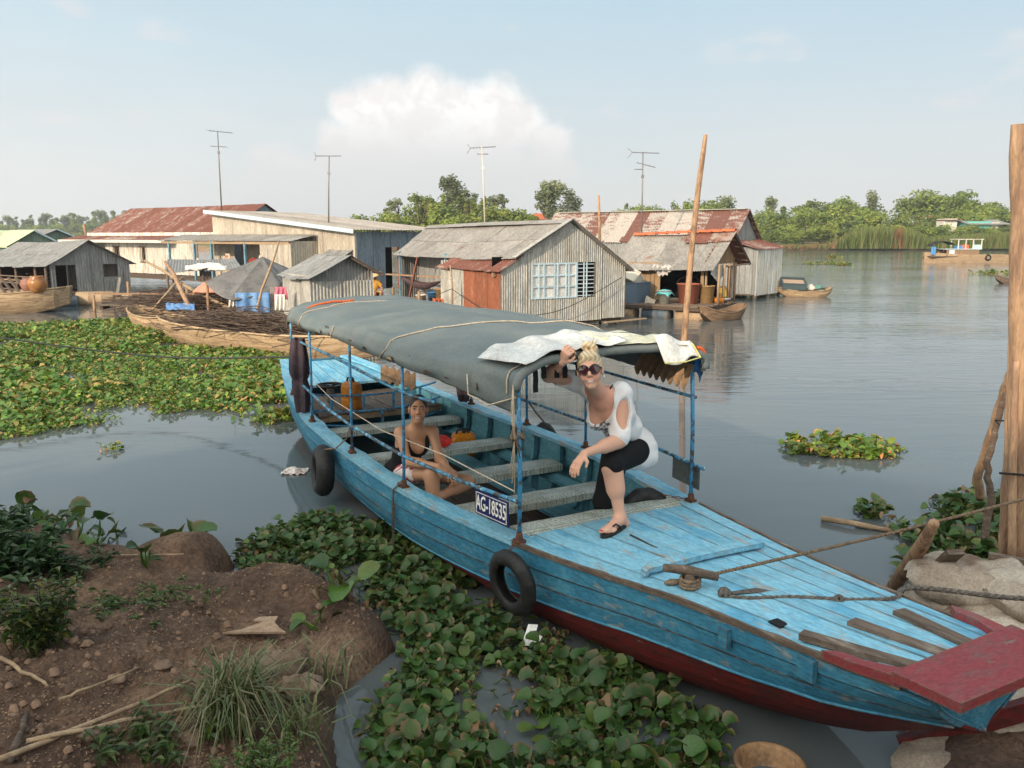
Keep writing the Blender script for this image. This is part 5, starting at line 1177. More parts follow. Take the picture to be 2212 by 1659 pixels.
for i, (a, b_, r_, lab) in enumerate(((at(312, 563, Y=26.0), at(500, 668, Y=22.6), .05, 'long bent pale branch rising from the brush heap'), (at(357, 566, Y=24.5), at(425, 690, Y=22.0), .065, 'thick grey stake leaning out of the brush heap'), (at(603, 520, Y=23.2), at(555, 668, Y=21.6), .035, 'slim upright pole by the tarpaulin shelter'), (at(290, 693, Y=22.5), at(410, 700, Y=20.5), .035, 'fallen pole on the water in front of the loaded sampan'), (at(330, 668, Y=23), at(395, 600, Y=24.5), .04, 'short stake crossing the grey stake'))):
    m_ = (a + b_) / 2 + Vector((0, 0, -.08 if i == 0 else .02)); mb = MB(); mb.tube([a, a.lerp(m_, .5) + Vector((.03, 0, .04)), m_, m_.lerp(b_, .5) + Vector((-.03, 0, .02)), b_], [r_ * .7, r_ * .85, r_, r_, r_ * 1.05], 7); tag(mb.build('leaning_branch', m_sawn if i != 1 else m_pole, smooth=True), lab, 'branch')
def tarp_shelter():
    c = at(545, 640, z=.35); c = Vector((-7.3, 23.2, 0)); h = thing('tarpaulin_shelter', 'dark grey tarpaulin shelter with a blue sheet hung in front', 'shelter', c, .25)
    peak = Vector((.35, .5, 1.92)); cor = [Vector((-1.15, -.35, 1.28)), Vector((-.45, -.9, .82)), Vector((.9, -.75, 1.22)), Vector((1.25, .6, 1.5)), Vector((.1, 1.4, 1.45)), Vector((-1.0, .8, 1.35))]
    for i in range(6):
        a, b_ = cor[i], cor[(i + 1) % 6]; mb = MB(); mb.slab(lambda u, v: (peak.lerp(a.lerp(b_, u), v) + Vector((0, 0, -.10 * math.sin(math.pi * u) * v + .02 * fbm(u * 4, v * 4, i, 1, 3))), Vector((0, 0, 1))), 8, 8, .012); mb.build('tarpaulin_panel', M('black_grey_tarpaulin', (.15, .145, .145), (.10, .10, .10), scale=3, rough=.7), h, smooth=True)
    mb = MB(); mb.slab(lambda u, v: (Vector((lerp(-.35, .55, u), -.85 + .04 * math.sin(u * 18), lerp(1.0, .35, v))), Vector((0, -1, 0))), 16, 4, .01); mb.build('blue_sheet', M('blue_tarpaulin', (.10, .22, .46), (.16, .30, .52), scale=4, rough=.6), h, smooth=True)
    planks(h, (.55, -.8), (1.25, -.6), .35, lambda u: 1.15, M('grey_board', (.38, .34, .30), (.26, .22, .19), scale=4, rough=.85), .35)
    for x, y, z in ((-1.1, -.3, 1.3), (1.2, -.6, 1.25), (1.2, .6, 1.5), (-.9, .8, 1.35), (.35, .5, 1.9)): part_tube(h, 'corner_post', [(x, y, .2), (x, y, z)], .04, m_pole)
    deck(h, -1.5, 1.5, -1.1, 1.5, .33, m_wood, .25)
tarp_shelter()
for i, (px, py) in enumerate(((452, 628), (470, 634), (462, 618))):
    mb = MB(); mb.slab(lambda u, v: (Vector(((u - .5) * .75, (v - .5) * .5, .16 * (1 - (2 * u - 1) ** 4) * (1 - (2 * v - 1) ** 4) + .03 * fbm(u * 4, v * 4, i))), Vector((0, 0, 1))), 10, 8, .06); o = mb.build('stuffed_sack', M('salmon_sack', (.58, .27, .19), (.46, .2, .15), scale=5, rough=.85), smooth=True); o.location = at(px, py, Y=23.6 + i * .25); tag(o, ['salmon pink sack at the left of the heap by the tarpaulin shelter', 'salmon pink sack nearest the blue sheet', 'salmon pink sack on top of the heap by the tarpaulin shelter'][i], 'sack', 'salmon sacks beside the shelter')
garment('bright pink shirt hung at the corner of the corrugated shed', at(606, 620, Y=20.6), .26, .34, m_washp, .3); garment('white trousers hung below the bright pink shirt', at(604, 636, Y=20.55), .24, .42, m_washw, .3, .1); garment('pale cloth hung beside the blue sheet', at(504, 640, Y=22.6), .22, .3, m_washw, .3)

# ------------------------------------------------------------------ wooden boats
def sampan(name, lab, loc, rz, L, w, h, mat=m_boatwood, rise=.25, n_th=4, deckpl=False, group='wooden sampans'):
    t = thing(name, lab, 'boat', loc, rz, group); NS = 18
    def sec(u, v, off=0.0):
        k = abs(2 * u - 1); ww = w / 2 * (1 - k ** 2.6) ** .6 * .98 + w * .06; g = h + rise * k ** 2.2; kz = -.12 + (rise + .15) * k ** 3
        return (u - .5) * L * (1 - .03 * v), max(.01, ww * (1 - .38 * v ** 2.2) - off), lerp(g, kz, v)
    for side in (-1, 1):
        for v0, v1, o in ((0, .3, .016), (.31, .63, .006), (.64, 1.0, 0)):
            mb = MB(); mb.slab(lambda u, q: (lambda p: (Vector((p[0], side * (p[1] + o), p[2])), Vector((0, side, 0))))(sec(u, lerp(v0, v1, q))), NS, 2, .03); mb.build('hull_plank', mat, t)
        mb = MB(); mb.tube([Vector((sec(u, 0)[0], side * (sec(u, 0)[1] + .01), sec(u, 0)[2])) for u in np.linspace(0.01, .99, 20)], .028, 6); mb.build('gunwale', mat, t, smooth=True)
    mb = MB(); mb.slab(lambda u, q: (Vector((sec(u, 1)[0], (q * 2 - 1) * sec(u, 1)[1], sec(u, 1)[2] + .01)), Vector((0, 0, 1))), NS, 2, .03); mb.build('hull_bottom', m_darkwood, t)
    for e in (0, 1):
        mb = MB(); mb.slab(lambda u, q: (Vector((sec(e, q)[0] + (.01 if e else -.01), (u * 2 - 1) * sec(e, q)[1], sec(e, q)[2])), Vector((1 if e else -1, 0, 0))), 2, 4, .03); mb.build('end_board', mat, t)
    for i in range(n_th):
        u = .2 + .6 * i / max(1, n_th - 1); x, y, z = sec(u, .18); mb = MB(); mb.box((x, 0, z), (.16, 2 * y - .03, .03)); mb.build('thwart', mat, t)
    if deckpl:
        for e0, e1 in ((.02, .2), (.8, .98)):
            mb = MB(); mb.slab(lambda u, q: (Vector((sec(lerp(e0, e1, u), 0)[0], (q * 2 - 1) * sec(lerp(e0, e1, u), 0)[1] * .97, sec(lerp(e0, e1, u), 0)[2] - .02)), Vector((0, 0, 1))), 5, 2, .03); mb.build('end_deck', mat, t)
    return t
sampan('sampan', 'long ochre sampan loaded with dark brushwood behind the boat canopy', (-5.6, 18.4, 0), math.atan2(-.55, .83), 7.2, 1.35, .46, rise=.12, n_th=7)
brush('brushwood_load', 'dark brushwood piled on the long ochre sampan', -5.7, 18.55, .40, 6.4, 1.5, .42, math.atan2(-.55, .83), 520, ln=(.7, 2.4))
sampan('sampan', 'pale ochre sampan end showing behind the brush heap', (-9.35, 22.3, 0), -.65, 3.2, 1.0, .38, rise=.2)
mb = MB(); mb.slab(lambda u, v: (at(lerp(358, 420, u), lerp(655, 668, v), Y=22.6 - .6 * v) + Vector((0, 0, .06 * fbm(u * 5, v * 4, 3))), Vector((0, 0, 1))), 12, 6, .012); tag(mb.build('blue_tarpaulin_scrap', MATS['blue_tarpaulin']), 'pale blue tarpaulin scrap lying on the brush heap', 'tarpaulin')
sampan('sampan', 'big ochre sampan at the frame edge carrying two clay jars', (-18.1, 27.6, 0), .12, 6.6, 1.7, .62, rise=.22, deckpl=True)
def jar(lab, loc, r, h_, mat):
    mb = MB(); mb.lathe([(0, 0), (r * .55, 0), (r * .8, h_ * .2), (r, h_ * .5), (r * .93, h_ * .75), (r * .62, h_ * .92), (r * .7, h_), (r * .55, h_), (r * .5, h_ * .9), (0, h_ * .88)], (0, 0, 0), 20); o = mb.build('clay_jar', mat, smooth=True); o.location = loc; tag(o, lab, 'jar', 'clay jars on the sampan')
m_jar = M('glazed_brown_jar', (.34, .16, .05), (.24, .10, .04), scale=4, rough=.3, bump=.05); m_jar2 = M('dull_red_jar', (.30, .14, .10), rough=.6)
jar('glossy brown glazed jar on the big ochre sampan', at(83, 632, Y=27.3) , .30, .54, m_jar); jar('dull red clay jar beside the glossy brown jar', at(64, 631, Y=27.6), .26, .46, m_jar2)
# slatted crate frame on that sampan
t = thing('slat_frame', 'sloping frame of dark slats standing on the big ochre sampan', 'frame', (0, 0, 0))
for i in range(7):
    a = at(-30 + i * 16, 600, Y=28.0); b_ = at(2 + i * 16, 640, Y=27.6); part_beam(t, 'slat', a, b_, .09, .03, m_wood)
part_beam(t, 'rail', at(-40, 600, Y=28.02), at(80, 608, Y=28.02), .06, .05, m_pole); part_beam(t, 'rail', at(-10, 642, Y=27.58), at(100, 640, Y=27.58), .06, .05, m_pole)
sampan('sampan', 'small weathered sampan tied at the plank house platform', (6.4, 25.15, 0), .62, 1.95, .62, .24, M('grey_brown_boat', (.22, .145, .09), (.13, .085, .055), scale=3, rough=.85, stretch=(.6, 3, 5)), rise=.22, n_th=3)
p = at(1738, 640, z=.0); sampan('sampan', 'small laden sampan floating alone on the open water', (p.x, p.y, 0), -.10, 2.2, .8, .22, m_boatwood, rise=.16, n_th=3)
brush('plank_load', 'loose boards and sticks lying across the lone laden sampan', p.x + .1, p.y, .24, 1.9, .7, .10, -.10, 40, r=(.015, .03), ln=(.5, 1.3))
t = crate('fish_box', 'open dark box with pale rim at the stern of the laden sampan', (p.x - .5, p.y + .05, .40), (.95, .75, .26), M('dark_teal_box', (.06, .09, .10), rough=.6), -.15, 'box', rot=(.30, .03))
part_box(t, 'pale_lining', (0, 0, .19), (.88, .62, .02), M('pale_brown_grain', (.42, .30, .22), rough=.9))
for i, (dx, c, lab) in enumerate(((.22, (.62, .58, .5), 'white bundle beside the net on the laden sampan'), (.55, (.12, .26, .22), 'green net heap on the laden sampan'))):
    mb = MB(); mb.grid(lambda u, v: (p.x + dx + .26 * math.cos(6.283 * u) * math.cos(v * 1.57) * (1 + .2 * fbm(u * 9, v * 4, i)), p.y + .18 * math.sin(6.283 * u) * math.cos(v * 1.57), .26 + .22 * math.sin(v * 1.57) * (1 + .3 * fbm(u * 7, v * 5, i + 4))), 14, 7); tag(mb.build('bundle', M('bundle_%d' % i, c, rough=.95, bump=.8, bscale=60), smooth=True), lab, 'bundle')
p = at(2185, 612, z=.0); sampan('sampan', 'dark sampan half hidden behind the posts at the frame edge', (p.x + .3, p.y, 0), .1, 2.6, .7, .2, m_wood, rise=.25, n_th=3)
# slatted fish cage and round float
c = at(1640, 612, z=.0); t = thing('fish_cage', 'slatted dark fish cage standing off the corner of the long house', 'cage', (c.x, c.y, 0), .3)
for i in range(8): part_tube(t, 'stake', [(-.5 + i * .15, 0, -.2), (-.5 + i * .15, .02, .95 + .1 * (i % 3))], .02, m_darkwood, 5); part_tube(t, 'stake', [(-.5 + i * .15, .7, -.2), (-.5 + i * .15, .72, .95)], .02, m_darkwood, 5)
for z in (.25, .5, .75): part_beam(t, 'rail', (-.6, -.02, z), (.65, -.02, z), .03, .04, m_darkwood); part_beam(t, 'rail', (.6, 0, z), (.6, .7, z), .03, .04, m_darkwood)
for a, b_ in (((-.5, 0, .95), (.9, -.2, .7)), ((-.4, .2, .95), (.2, .4, 1.25)), ((-.7, .1, 1.0), (.3, .0, 1.15))): part_tube(t, 'stick', [a, b_], .015, m_darkwood, 5)
drum('salmon round float between the fish cage and the laden sampan', at(1660, 618, z=.05), .2, M('salmon_float', (.55, .36, .27), rough=.6), .22, .6)
# far cargo boat
def cargo_boat():
    p = at(2090, 567, z=0.0); Y = p.y; W = lambda px: (px - CXP) / F_PX * Y; X0, X1 = W(1985), W(2300); t = thing('cargo_boat', 'low brown cargo boat with pale blue wheelhouse on the far water', 'boat', (X0, Y, 0), 0.0); L = X1 - X0
    for side in (-1, 1):
        for v0, v1, m in ((.0, .3, m_boatwood), (.31, .64, m_sawn), (.65, 1.0, m_boatwood)):
            def fn(u, q):
                x = u * L; g = .75 + .25 * (1 - u) ** 6 * 1.0; w = .95 * (1 - (1 - u) ** 8) + .2; v = lerp(v0, v1, q); return Vector((x, side * w * (1 - .15 * v), lerp(g, -.1, v))), Vector((0, side, 0))
            mb = MB(); mb.slab(fn, 14, 1, .06); mb.build('hull_plank', m, t)
    part_box(t, 'deck', (L / 2, 0, .6), (L - .4, 1.9, .05), m_wood); part_box(t, 'cabin_side', (3.3, -.8, .95), (3.1, .05, .6), m_plankwall); part_box(t, 'cabin_side', (3.3, .8, .95), (3.1, .05, .6), m_plankwall); part_box(t, 'cabin_roof', (3.3, 0, 1.28), (3.5, 1.8, .06), m_winblue)
    wh = part_box(t, 'wheelhouse_roof', (4.0, 0, 2.2), (2.5, 1.5, .06), m_whiteboard)
    for x in (2.9, 3.6, 4.3, 5.1):
        for y in (-.65, .65): part_box(wh, 'wheelhouse_post', (x, y, 1.75), (.07, .07, .86), m_whiteboard)
    part_box(wh, 'wheelhouse_panel', (4.7, -.64, 1.5), (.8, .03, .4), m_winblue); part_box(wh, 'orange_box', (3.7, -.3, 1.5), (.6, .4, .4), m_tilered); part_box(wh, 'blue_box', (3.1, -.3, 1.45), (.6, .4, .28), m_bluepl)
    part_box(t, 'cabin_door', (2.25, -.84, .95), (.5, .03, .5), m_winblue)
    mb = MB(); mb.slab(lambda u, v: (Vector((lerp(.5, 2.6, u), lerp(-.7, .7, v), 1.65 + .45 * math.sin(math.pi * u * .8 + .5) - .3 * (1 - u) ** 2)), Vector((0, 0, 1))), 8, 4, .03); mb.build('dark_awning', m_washk, t, smooth=True)
    for x in (.6, 1.6): part_tube(t, 'awning_post', [(x, -.6, .7), (x, -.6, 1.75)], .04, m_wood)
    mb = MB(); mb.slab(lambda u, v: (Vector((lerp(.3, .75, u), -.72 + .03 * math.sin(u * 12), lerp(1.5, .75, v))), Vector((0, -1, 0))), 6, 3, .02); mb.build('hung_blue_cloth', m_bluepl, t)
    part_tube(t, 'rudder_shaft', [(.3, 0, .6), (-1.6, 0, .05)], .04, m_wood); o = put('side_tyre', tyre_mesh(.32, .1, .1), m_black, t); o.matrix_local = Matrix.Translation((5.6, -1.05, .5)) @ Matrix.Rotation(1.57, 4, 'X')
    for x in (8.2, 10.5): part_box(t, 'hatch', (x, -.3, .82), (.9, .5, .1), m_darkwood)
cargo_boat()
# ------------------------------------------------------------------ antennas and poles
m_alu = M('dull_aluminium', (.20, .19, .185), rough=.5, metal=.4, bump=0); m_mastw = M('pale_mast', (.55, .50, .44), rough=.7, bump=0)
def antenna(lab, bx, by, tx, ty, Y, booms, mast=m_alu, guy=True):
    a = at(bx, by, Y=Y); b_ = at(tx, ty, Y=Y); t = thing('tv_antenna', lab, 'antenna', a, 0, 'television antennas over the houses'); a0 = Vector((0, 0, 0)); d = b_ - a; px = Y / F_PX
    part_tube(t, 'mast', [a0 - Vector((0, 0, .5)), a0 + d * .5, a0 + d], [.035, .03, .022], mast, 6)
    for (k, x0, x1, tilt, ne, el, side) in booms:
        p = a0 + d * k; e0 = p + Vector((x0 * px, 0, tilt * x0 * px)); e1 = p + Vector((x1 * px, 0, tilt * x1 * px)); bm_ = part_tube(t, 'boom', [e0, e1], .014, m_alu, 5)
        for i in range(ne):
            q = e0.lerp(e1, i / max(1, ne - 1)); ll = el * (1 - .5 * i / ne); mb = MB(); mb.tube([q + Vector((0, -ll, 0)), q + Vector((0, ll, 0))], .008, 4); mb.build('element', m_alu, bm_)
        if side:
            for s_ in (-1, 1): part_tube(bm_, 'reflector', [e0, e0 + Vector((-.06, 0, s_ * .18)) + Vector((-.08, .3, 0))], .010, m_alu, 4)
    part_box(t, 'amplifier_box', a0 + d * .72, (.10, .08, .12), mast)
antenna('tall thin antenna above the dark red roof', 478, 445, 470, 284, 42, [(1.0, -18, 30, -.1, 8, .35, False), (.80, -14, 17, -.05, 4, .3, False)])
antenna('antenna with one long boom above the tan house roof', 709, 470, 711, 337, 36, [(1.0, -27, 24, .0, 9, .3, True)])
antenna('antenna on a pale mast between the tan and grey houses', 1048, 482, 1041, 316, 32.5, [(.985, -24, 28, .05, 9, .3, True), (.90, -10, 12, 0, 3, .3, False)], m_mastw)
antenna('double boom antenna on a thick mast over the striped roof', 1386, 515, 1389, 328, 33, [(.99, -22, 33, -.03, 9, .3, True), (.86, -12, 26, -.25, 7, .25, False), (.80, -16, -2, 0, 3, .25, False)])
def pole(name, lab, pts, r, mat, cat='pole', group=None, n=9):
    mb = MB(); mb.tube(pts, r, n); o = mb.build(name, mat, smooth=True); return tag(o, lab, cat, group)
pole('wooden_pole', 'thin dark pole between the grey house and the striped roof', [at(1296, 560, Y=31), at(1295, 480, Y=31), at(1293, 422, Y=31)], [.06, .055, .04], m_pole)
b0 = at(1473, 800, z=0); pole('bamboo_pole', 'tall crooked bamboo pole standing in the water behind the canopy corner', [b0 + Vector((0, 0, -.8)), b0, at(1480, 705, Y=b0.y), at(1492, 560, Y=b0.y), at(1508, 410, Y=b0.y), at(1519, 330, Y=b0.y), at(1524, 291, Y=b0.y)], [.062, .060, .058, .055, .05, .045, .036], m_pole, n=10)
pole('wooden_pole', 'short dark pole far behind the left houses', [at(187, 515, Y=50), at(181, 485, Y=50)], [.08, .07], m_pole)
# ------------------------------------------------------------------ vegetation
nrng = np.random.default_rng(11)
m_leaf = M('water_hyacinth_leaf', (.78, .80, .76), rough=.33, bump=.15, bscale=90, attr=True, spec=.42, trans=.2, var=.25, fine=.2)
m_leafmat = M('water_hyacinth_mass', (.99, 1, .97), rough=.45, bump=0, attr=True, spec=.45, trans=.22, var=0, fine=.05)
m_tree = M('tree_foliage', (1, 1, 1), rough=.6, bump=0, attr=True, spec=.2, trans=.35, var=.18, fine=.05)
m_trunk = M('grey_bark', (.20, .155, .115), (.12, .09, .07), scale=3, rough=.9, bump=.3)
GREENS = [(.055, .115, .022), (.070, .140, .024), (.042, .095, .022), (.090, .155, .028), (.048, .105, .026), (.110, .170, .032), (.060, .12, .030)]
BROWNS = [(.26, .15, .075), (.20, .11, .06), (.33, .21, .12), (.17, .12, .05)]
def leaf_variant(kind, seed):
    """a petiole with its round blade, growing from the origin outwards along +x and up"""
    r_ = random.Random(seed); L = r_.uniform(.07, .17); W = r_.uniform(.042, .066); BL = W * r_.uniform(1.7, 2.2); lean = r_.uniform(.35, .95); col = GREENS[seed % len(GREENS)]
    brown = BROWNS[seed % len(BROWNS)]; st = (col[0] * 1.5, col[1] * 1.35, col[2] * 1.1)
    if kind == 'brown': lean += .2; W *= .6; BL *= .8; st = (.16, .13, .05)
    base = Vector((0, 0, 0)); tip = Vector((L * math.sin(lean), 0, L * math.cos(lean))); mid = base.lerp(tip, .45) + Vector((.012, 0, -.006))
    mb = MB(); bul = r_.uniform(.006, .016) if kind != 'brown' else .005
    mb.tube([base, mid, tip], [.006, bul, .005], 4, cap=False, col=st)
    pit = r_.uniform(-.35, .75) if kind != 'brown' else r_.uniform(-1.2, -.3); cup = r_.uniform(.2, .7) if kind != 'brown' else 1.3; rl = r_.uniform(-.7, .7)
    dx = Vector((math.cos(pit), 0, math.sin(pit))); nz = Vector((-math.sin(pit), 0, math.cos(pit))); sy = Vector((0, math.cos(rl), math.sin(rl)))
    prof = [(0, .30), (.18, .86), (.48, 1.0), (.80, .84), (1.0, .40)]; vs = []; cs = []
    for i, (v, w) in enumerate(prof):
        for j, a in enumerate((-1, -.5, .5, 1)):
            bend = -.25 * v * v * BL if kind != 'brown' else -.5 * v * v * BL
            p = tip + dx * (v * BL) + sy * (a * w * W) + nz * (cup * (a * w) ** 2 * W + bend + r_.uniform(-.004, .004) * (2.5 if kind != 'green' else 1))
            vs.append(p); e = abs(a) > .9 or v > .95
            c = col
            if kind == 'edge' and e and r_.random() < .75: c = brown
            if kind == 'brown': c = brown
            cs.append(tuple(q * r_.uniform(.88, 1.12) for q in c))
    fs = [(i * 4 + j, i * 4 + j + 1, i * 4 + j + 5, i * 4 + j + 4) for i in range(4) for j in range(3)]
    o = len(mb.v); mb.v += [tuple(q) for q in vs]; mb.f += [tuple(x + o for x in f) for f in fs]; mb.c += cs
    return mb
LEAVES = [leaf_variant('green', i) for i in range(10)] + [leaf_variant('edge', 20 + i) for i in range(5)] + [leaf_variant('brown', 40 + i) for i in range(4)]
def coarse(l):
    m = MB(); st = l.v[:4]; o = 12; vs = l.v[o:]; cs = l.c[o:]
    m.add([l.v[0], l.v[1], l.v[9], l.v[8]], [(0, 1, 2, 3)], l.c[0]); rows = (0, 2, 3, 4)
    m.v += [vs[r * 4 + j] for r in rows for j in (0, 1, 3)]; m.c += [cs[r * 4 + j] for r in rows for j in (0, 1, 3)]
    m.f += [(4 + a * 3 + j, 4 + a * 3 + j + 1, 4 + a * 3 + j + 4, 4 + a * 3 + j + 3) for a in range(3) for j in range(2)]; return m
LEAVES_LO = [coarse(l) for l in LEAVES]
LEAF_ME = [l.mesh('leaf', True) for l in LEAVES]
for me in LEAF_ME: me.materials.append(m_leaf)
def pick_leaf(pb=.10, pe=.28):
    x = nrng.random()
    return int(nrng.integers(15, 19)) if x < pb else int(nrng.integers(10, 15)) if x < pb + pe else int(nrng.integers(0, 10))
def in_poly(x, y, poly):
    c = False; j = len(poly) - 1
    for i in range(len(poly)):
        xi, yi = poly[i]; xj, yj = poly[j]
        if (yi > y) != (yj > y) and x < (xj - xi) * (y - yi) / (yj - yi) + xi: c = not c
        j = i
    return c
def hyacinth_plant(x, y, z, sc, lab, grp, n=None, pb=.20):
    t = thing('water_hyacinth', lab, 'plant', (x, y, z), nrng.random() * 6.28, grp); n = n or int(nrng.integers(4, 7)); a0 = nrng.random() * 6.28
    for i in range(n):
        o = bpy.data.objects.new('leaf', LEAF_ME[pick_leaf(pb)]); COL.objects.link(o); o.parent = t; k = sc * nrng.uniform(.75, 1.2); o.scale = (k, k, k)
        o.rotation_euler = (nrng.normal(0, .25), nrng.normal(-.15, .5), a0 + i * 6.28 / n + nrng.normal(0, .3)); o.location = (nrng.normal(0, .015), nrng.normal(0, .015), nrng.uniform(-.01, .01))
    return t
def hyacinth_mass(name, lab, pts, sc, pb=.10, leaves=(4, 7), tint=(1, 1, 1), src=None):
    V = []; Fq = []; C = []; off = 0
    cache = [(np.array(l.v), np.array([f for f in l.f]), np.array(l.c)) for l in (src or LEAVES)]
    for (x, y, z, s_) in pts:
        n = int(nrng.integers(*leaves)); a0 = nrng.random() * 6.28
        for i in range(n):
            v, f, c = cache[pick_leaf(pb)]; a = a0 + i * 6.28 / n + nrng.normal(0, .35); k = sc * s_ * nrng.uniform(.75, 1.2); tl = nrng.normal(0, .28)
            vx = v[:, 0] * math.cos(tl) + v[:, 2] * math.sin(tl); vz = -v[:, 0] * math.sin(tl) + v[:, 2] * math.cos(tl)
            ca, sa = math.cos(a), math.sin(a); V.append(np.stack([(vx * ca - v[:, 1] * sa) * k + x + nrng.normal(0, .02), (vx * sa + v[:, 1] * ca) * k + y + nrng.normal(0, .02), np.maximum(vz * k + z, .006)], 1)); Fq.append(f + off); off += len(v); C.append(c * nrng.uniform(.85, 1.18) * np.array(tint))
    V = np.concatenate(V).astype(np.float32); Fq = np.concatenate(Fq).astype(np.int32); C = np.concatenate(C)
    o = put(name, np_mesh(name, V, Fq, C, True), m_leafmat); return stuff(o, lab, 'plants')
def np_mesh(name, V, Fq, C=None, smooth=False):
    me = bpy.data.meshes.new(name); nv, nf = len(V), len(Fq); me.vertices.add(nv); me.vertices.foreach_set('co', V.astype(np.float32).ravel()); me.loops.add(nf * 4); me.loops.foreach_set('vertex_index', Fq.astype(np.int32).ravel())
    me.polygons.add(nf); me.polygons.foreach_set('loop_start', np.arange(0, nf * 4, 4, dtype=np.int32)); me.polygons.foreach_set('loop_total', np.full(nf, 4, dtype=np.int32))
    if smooth: me.polygons.foreach_set('use_smooth', np.ones(nf, dtype=bool))
    me.update(calc_edges=True); me.validate()
    if C is not None:
        a = me.attributes.new('tint', 'FLOAT_COLOR', 'POINT'); a.data.foreach_set('color', np.concatenate([C, np.ones((nv, 1))], 1).astype(np.float32).ravel())
    return me
def boat_clear(x, y, m=.0):
    d = Vector((x, y, 0)) - BO; s, t = d.dot(BX), d.dot(BN)
    if not (-7.1 < s < 2.6): return True
    w = hull(s, .72)[0] if s < 1.5 else .05
    return abs(t) > w + .03 + m
# near mat between the bank and the boat
NEAR = [(-2.25, 6.25), (-2.0, 6.75), (-1.75, 7.05), (-1.35, 7.0), (-.95, 6.75), (-.2, 5.5), (.35, 4.85), (.75, 4.45), (1.05, 3.95), (1.0, 3.55), (.75, 3.2), (-.1, 2.9), (-.62, 3.4), (-.72, 3.9), (-.62, 4.4), (-.60, 4.72), (-.75, 5.05), (-1.2, 5.45), (-1.5, 5.75), (-1.95, 5.85)]
cand = []
k = 0
while len(cand) < 1650 and k < 60000:
    k += 1; x, y = nrng.uniform(-2.3, 1.1), nrng.uniform(2.9, 7.1)
    if not in_poly(x, y, NEAR) or not boat_clear(x, y): continue
    if (fbm(x, y, 4, 2.4, 3) < -.24): continue
    if any((x - a) ** 2 + (y - b_) ** 2 < .0013 for a, b_ in cand): continue
    cand.append((x, y))
cand.sort(key=lambda p: p[1])
for i, (x, y) in enumerate(cand[:290]):
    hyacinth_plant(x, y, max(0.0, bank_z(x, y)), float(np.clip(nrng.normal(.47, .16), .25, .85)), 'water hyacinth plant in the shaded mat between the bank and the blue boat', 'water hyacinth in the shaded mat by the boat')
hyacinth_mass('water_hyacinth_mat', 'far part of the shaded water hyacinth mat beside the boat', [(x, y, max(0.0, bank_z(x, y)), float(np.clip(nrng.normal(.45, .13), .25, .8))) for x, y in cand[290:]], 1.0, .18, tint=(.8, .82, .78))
# litter of sunken leaves under the mat
lit = []
for _ in range(700):
    x, y = nrng.uniform(-2.3, 1.1), nrng.uniform(2.9, 7.1)
    if in_poly(x, y, NEAR) and boat_clear(x, y): lit.append((x, y, .0, .55))
hyacinth_mass('decaying_leaf_litter', 'decaying flattened leaves under the shaded hyacinth mat', lit, .8, .6, (2, 4))
# sunlit mat on the left
FARM = [(-16, 23.2), (-13.2, 23.6), (-11.2, 25), (-10.4, 24.6), (-9.2, 21.6), (-8.2, 20.2), (-6.6, 18.7), (-4.9, 17.3), (-4.0, 15.5), (-3.7, 13.6), (-3.35, 12.0), (-3.5, 11.5), (-4.2, 11.8), (-5.2, 11.4), (-5.75, 10.6), (-6.4, 10.0), (-7.5, 9.7), (-9.5, 12), (-13, 17)]
pts = []
for _ in range(30000):
    x, y = nrng.uniform(-16, -3.2), nrng.uniform(9.6, 25)
    if not in_poly(x, y, FARM): continue
    if abs(x / y) > .68: continue
    if fbm(x, y, 2, .8, 3) < -.36: continue
    if nrng.random() > (1.0 if y < 15 else .8): continue
    pts.append((x, y, .0, nrng.uniform(.8, 1.3) * (1 + .5 * fbm(x, y, 8, .6, 2))))
pts = pts[:10500]
hyacinth_mass('water_hyacinth_mat', 'broad sunlit water hyacinth mat floating left of the boat stern', pts, .58, .09, tint=(2.0, 1.85, 1.3), src=LEAVES_LO)  # tint puts sunlight into the leaf colour, brighter and yellower
def patch(lab, cx, cy, rx, ry, n, sc, nm='water_hyacinth_patch', pb=.15):
    P_ = []
    for _ in range(n * 3):
        a, r_ = nrng.random() * 6.28, math.sqrt(nrng.random()); x, y = cx + rx * r_ * math.cos(a), cy + ry * r_ * math.sin(a)
        if fbm(x, y, 9, 2.0 / max(.5, rx), 3) > -.15 and boat_clear(x, y): P_.append((x, y, 0.0, nrng.uniform(.8, 1.2)))
        if len(P_) >= n: break
    o = hyacinth_mass(nm, lab, P_, sc, pb, tint=(1.9, 1.6, 1.2)); del o['kind']; tag(o, lab, 'plants', 'drifting hyacinth clumps'); o['kind'] = 'stuff'; return o  # clump leaves brightened and yellowed by tint, sunlight in the colour
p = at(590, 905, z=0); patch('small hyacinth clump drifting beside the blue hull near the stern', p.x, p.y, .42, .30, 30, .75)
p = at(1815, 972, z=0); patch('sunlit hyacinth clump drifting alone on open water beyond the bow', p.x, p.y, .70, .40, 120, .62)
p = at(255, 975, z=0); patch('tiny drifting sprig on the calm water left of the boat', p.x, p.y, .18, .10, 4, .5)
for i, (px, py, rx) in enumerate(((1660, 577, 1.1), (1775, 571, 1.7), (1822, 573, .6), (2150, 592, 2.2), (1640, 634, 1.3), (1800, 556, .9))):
    p = at(px, py, z=0); patch(['small green clump off the fish cage on the open river', 'long low green clump drifting far out mid river', 'faint far clump just beyond the long low clump', 'low green clump drifting under the cargo boat near the posts', 'weeds at the foot of the fish cage', 'far speck of weed near the opposite bank'][i], p.x, p.y, rx, .8, 34, 1.3)
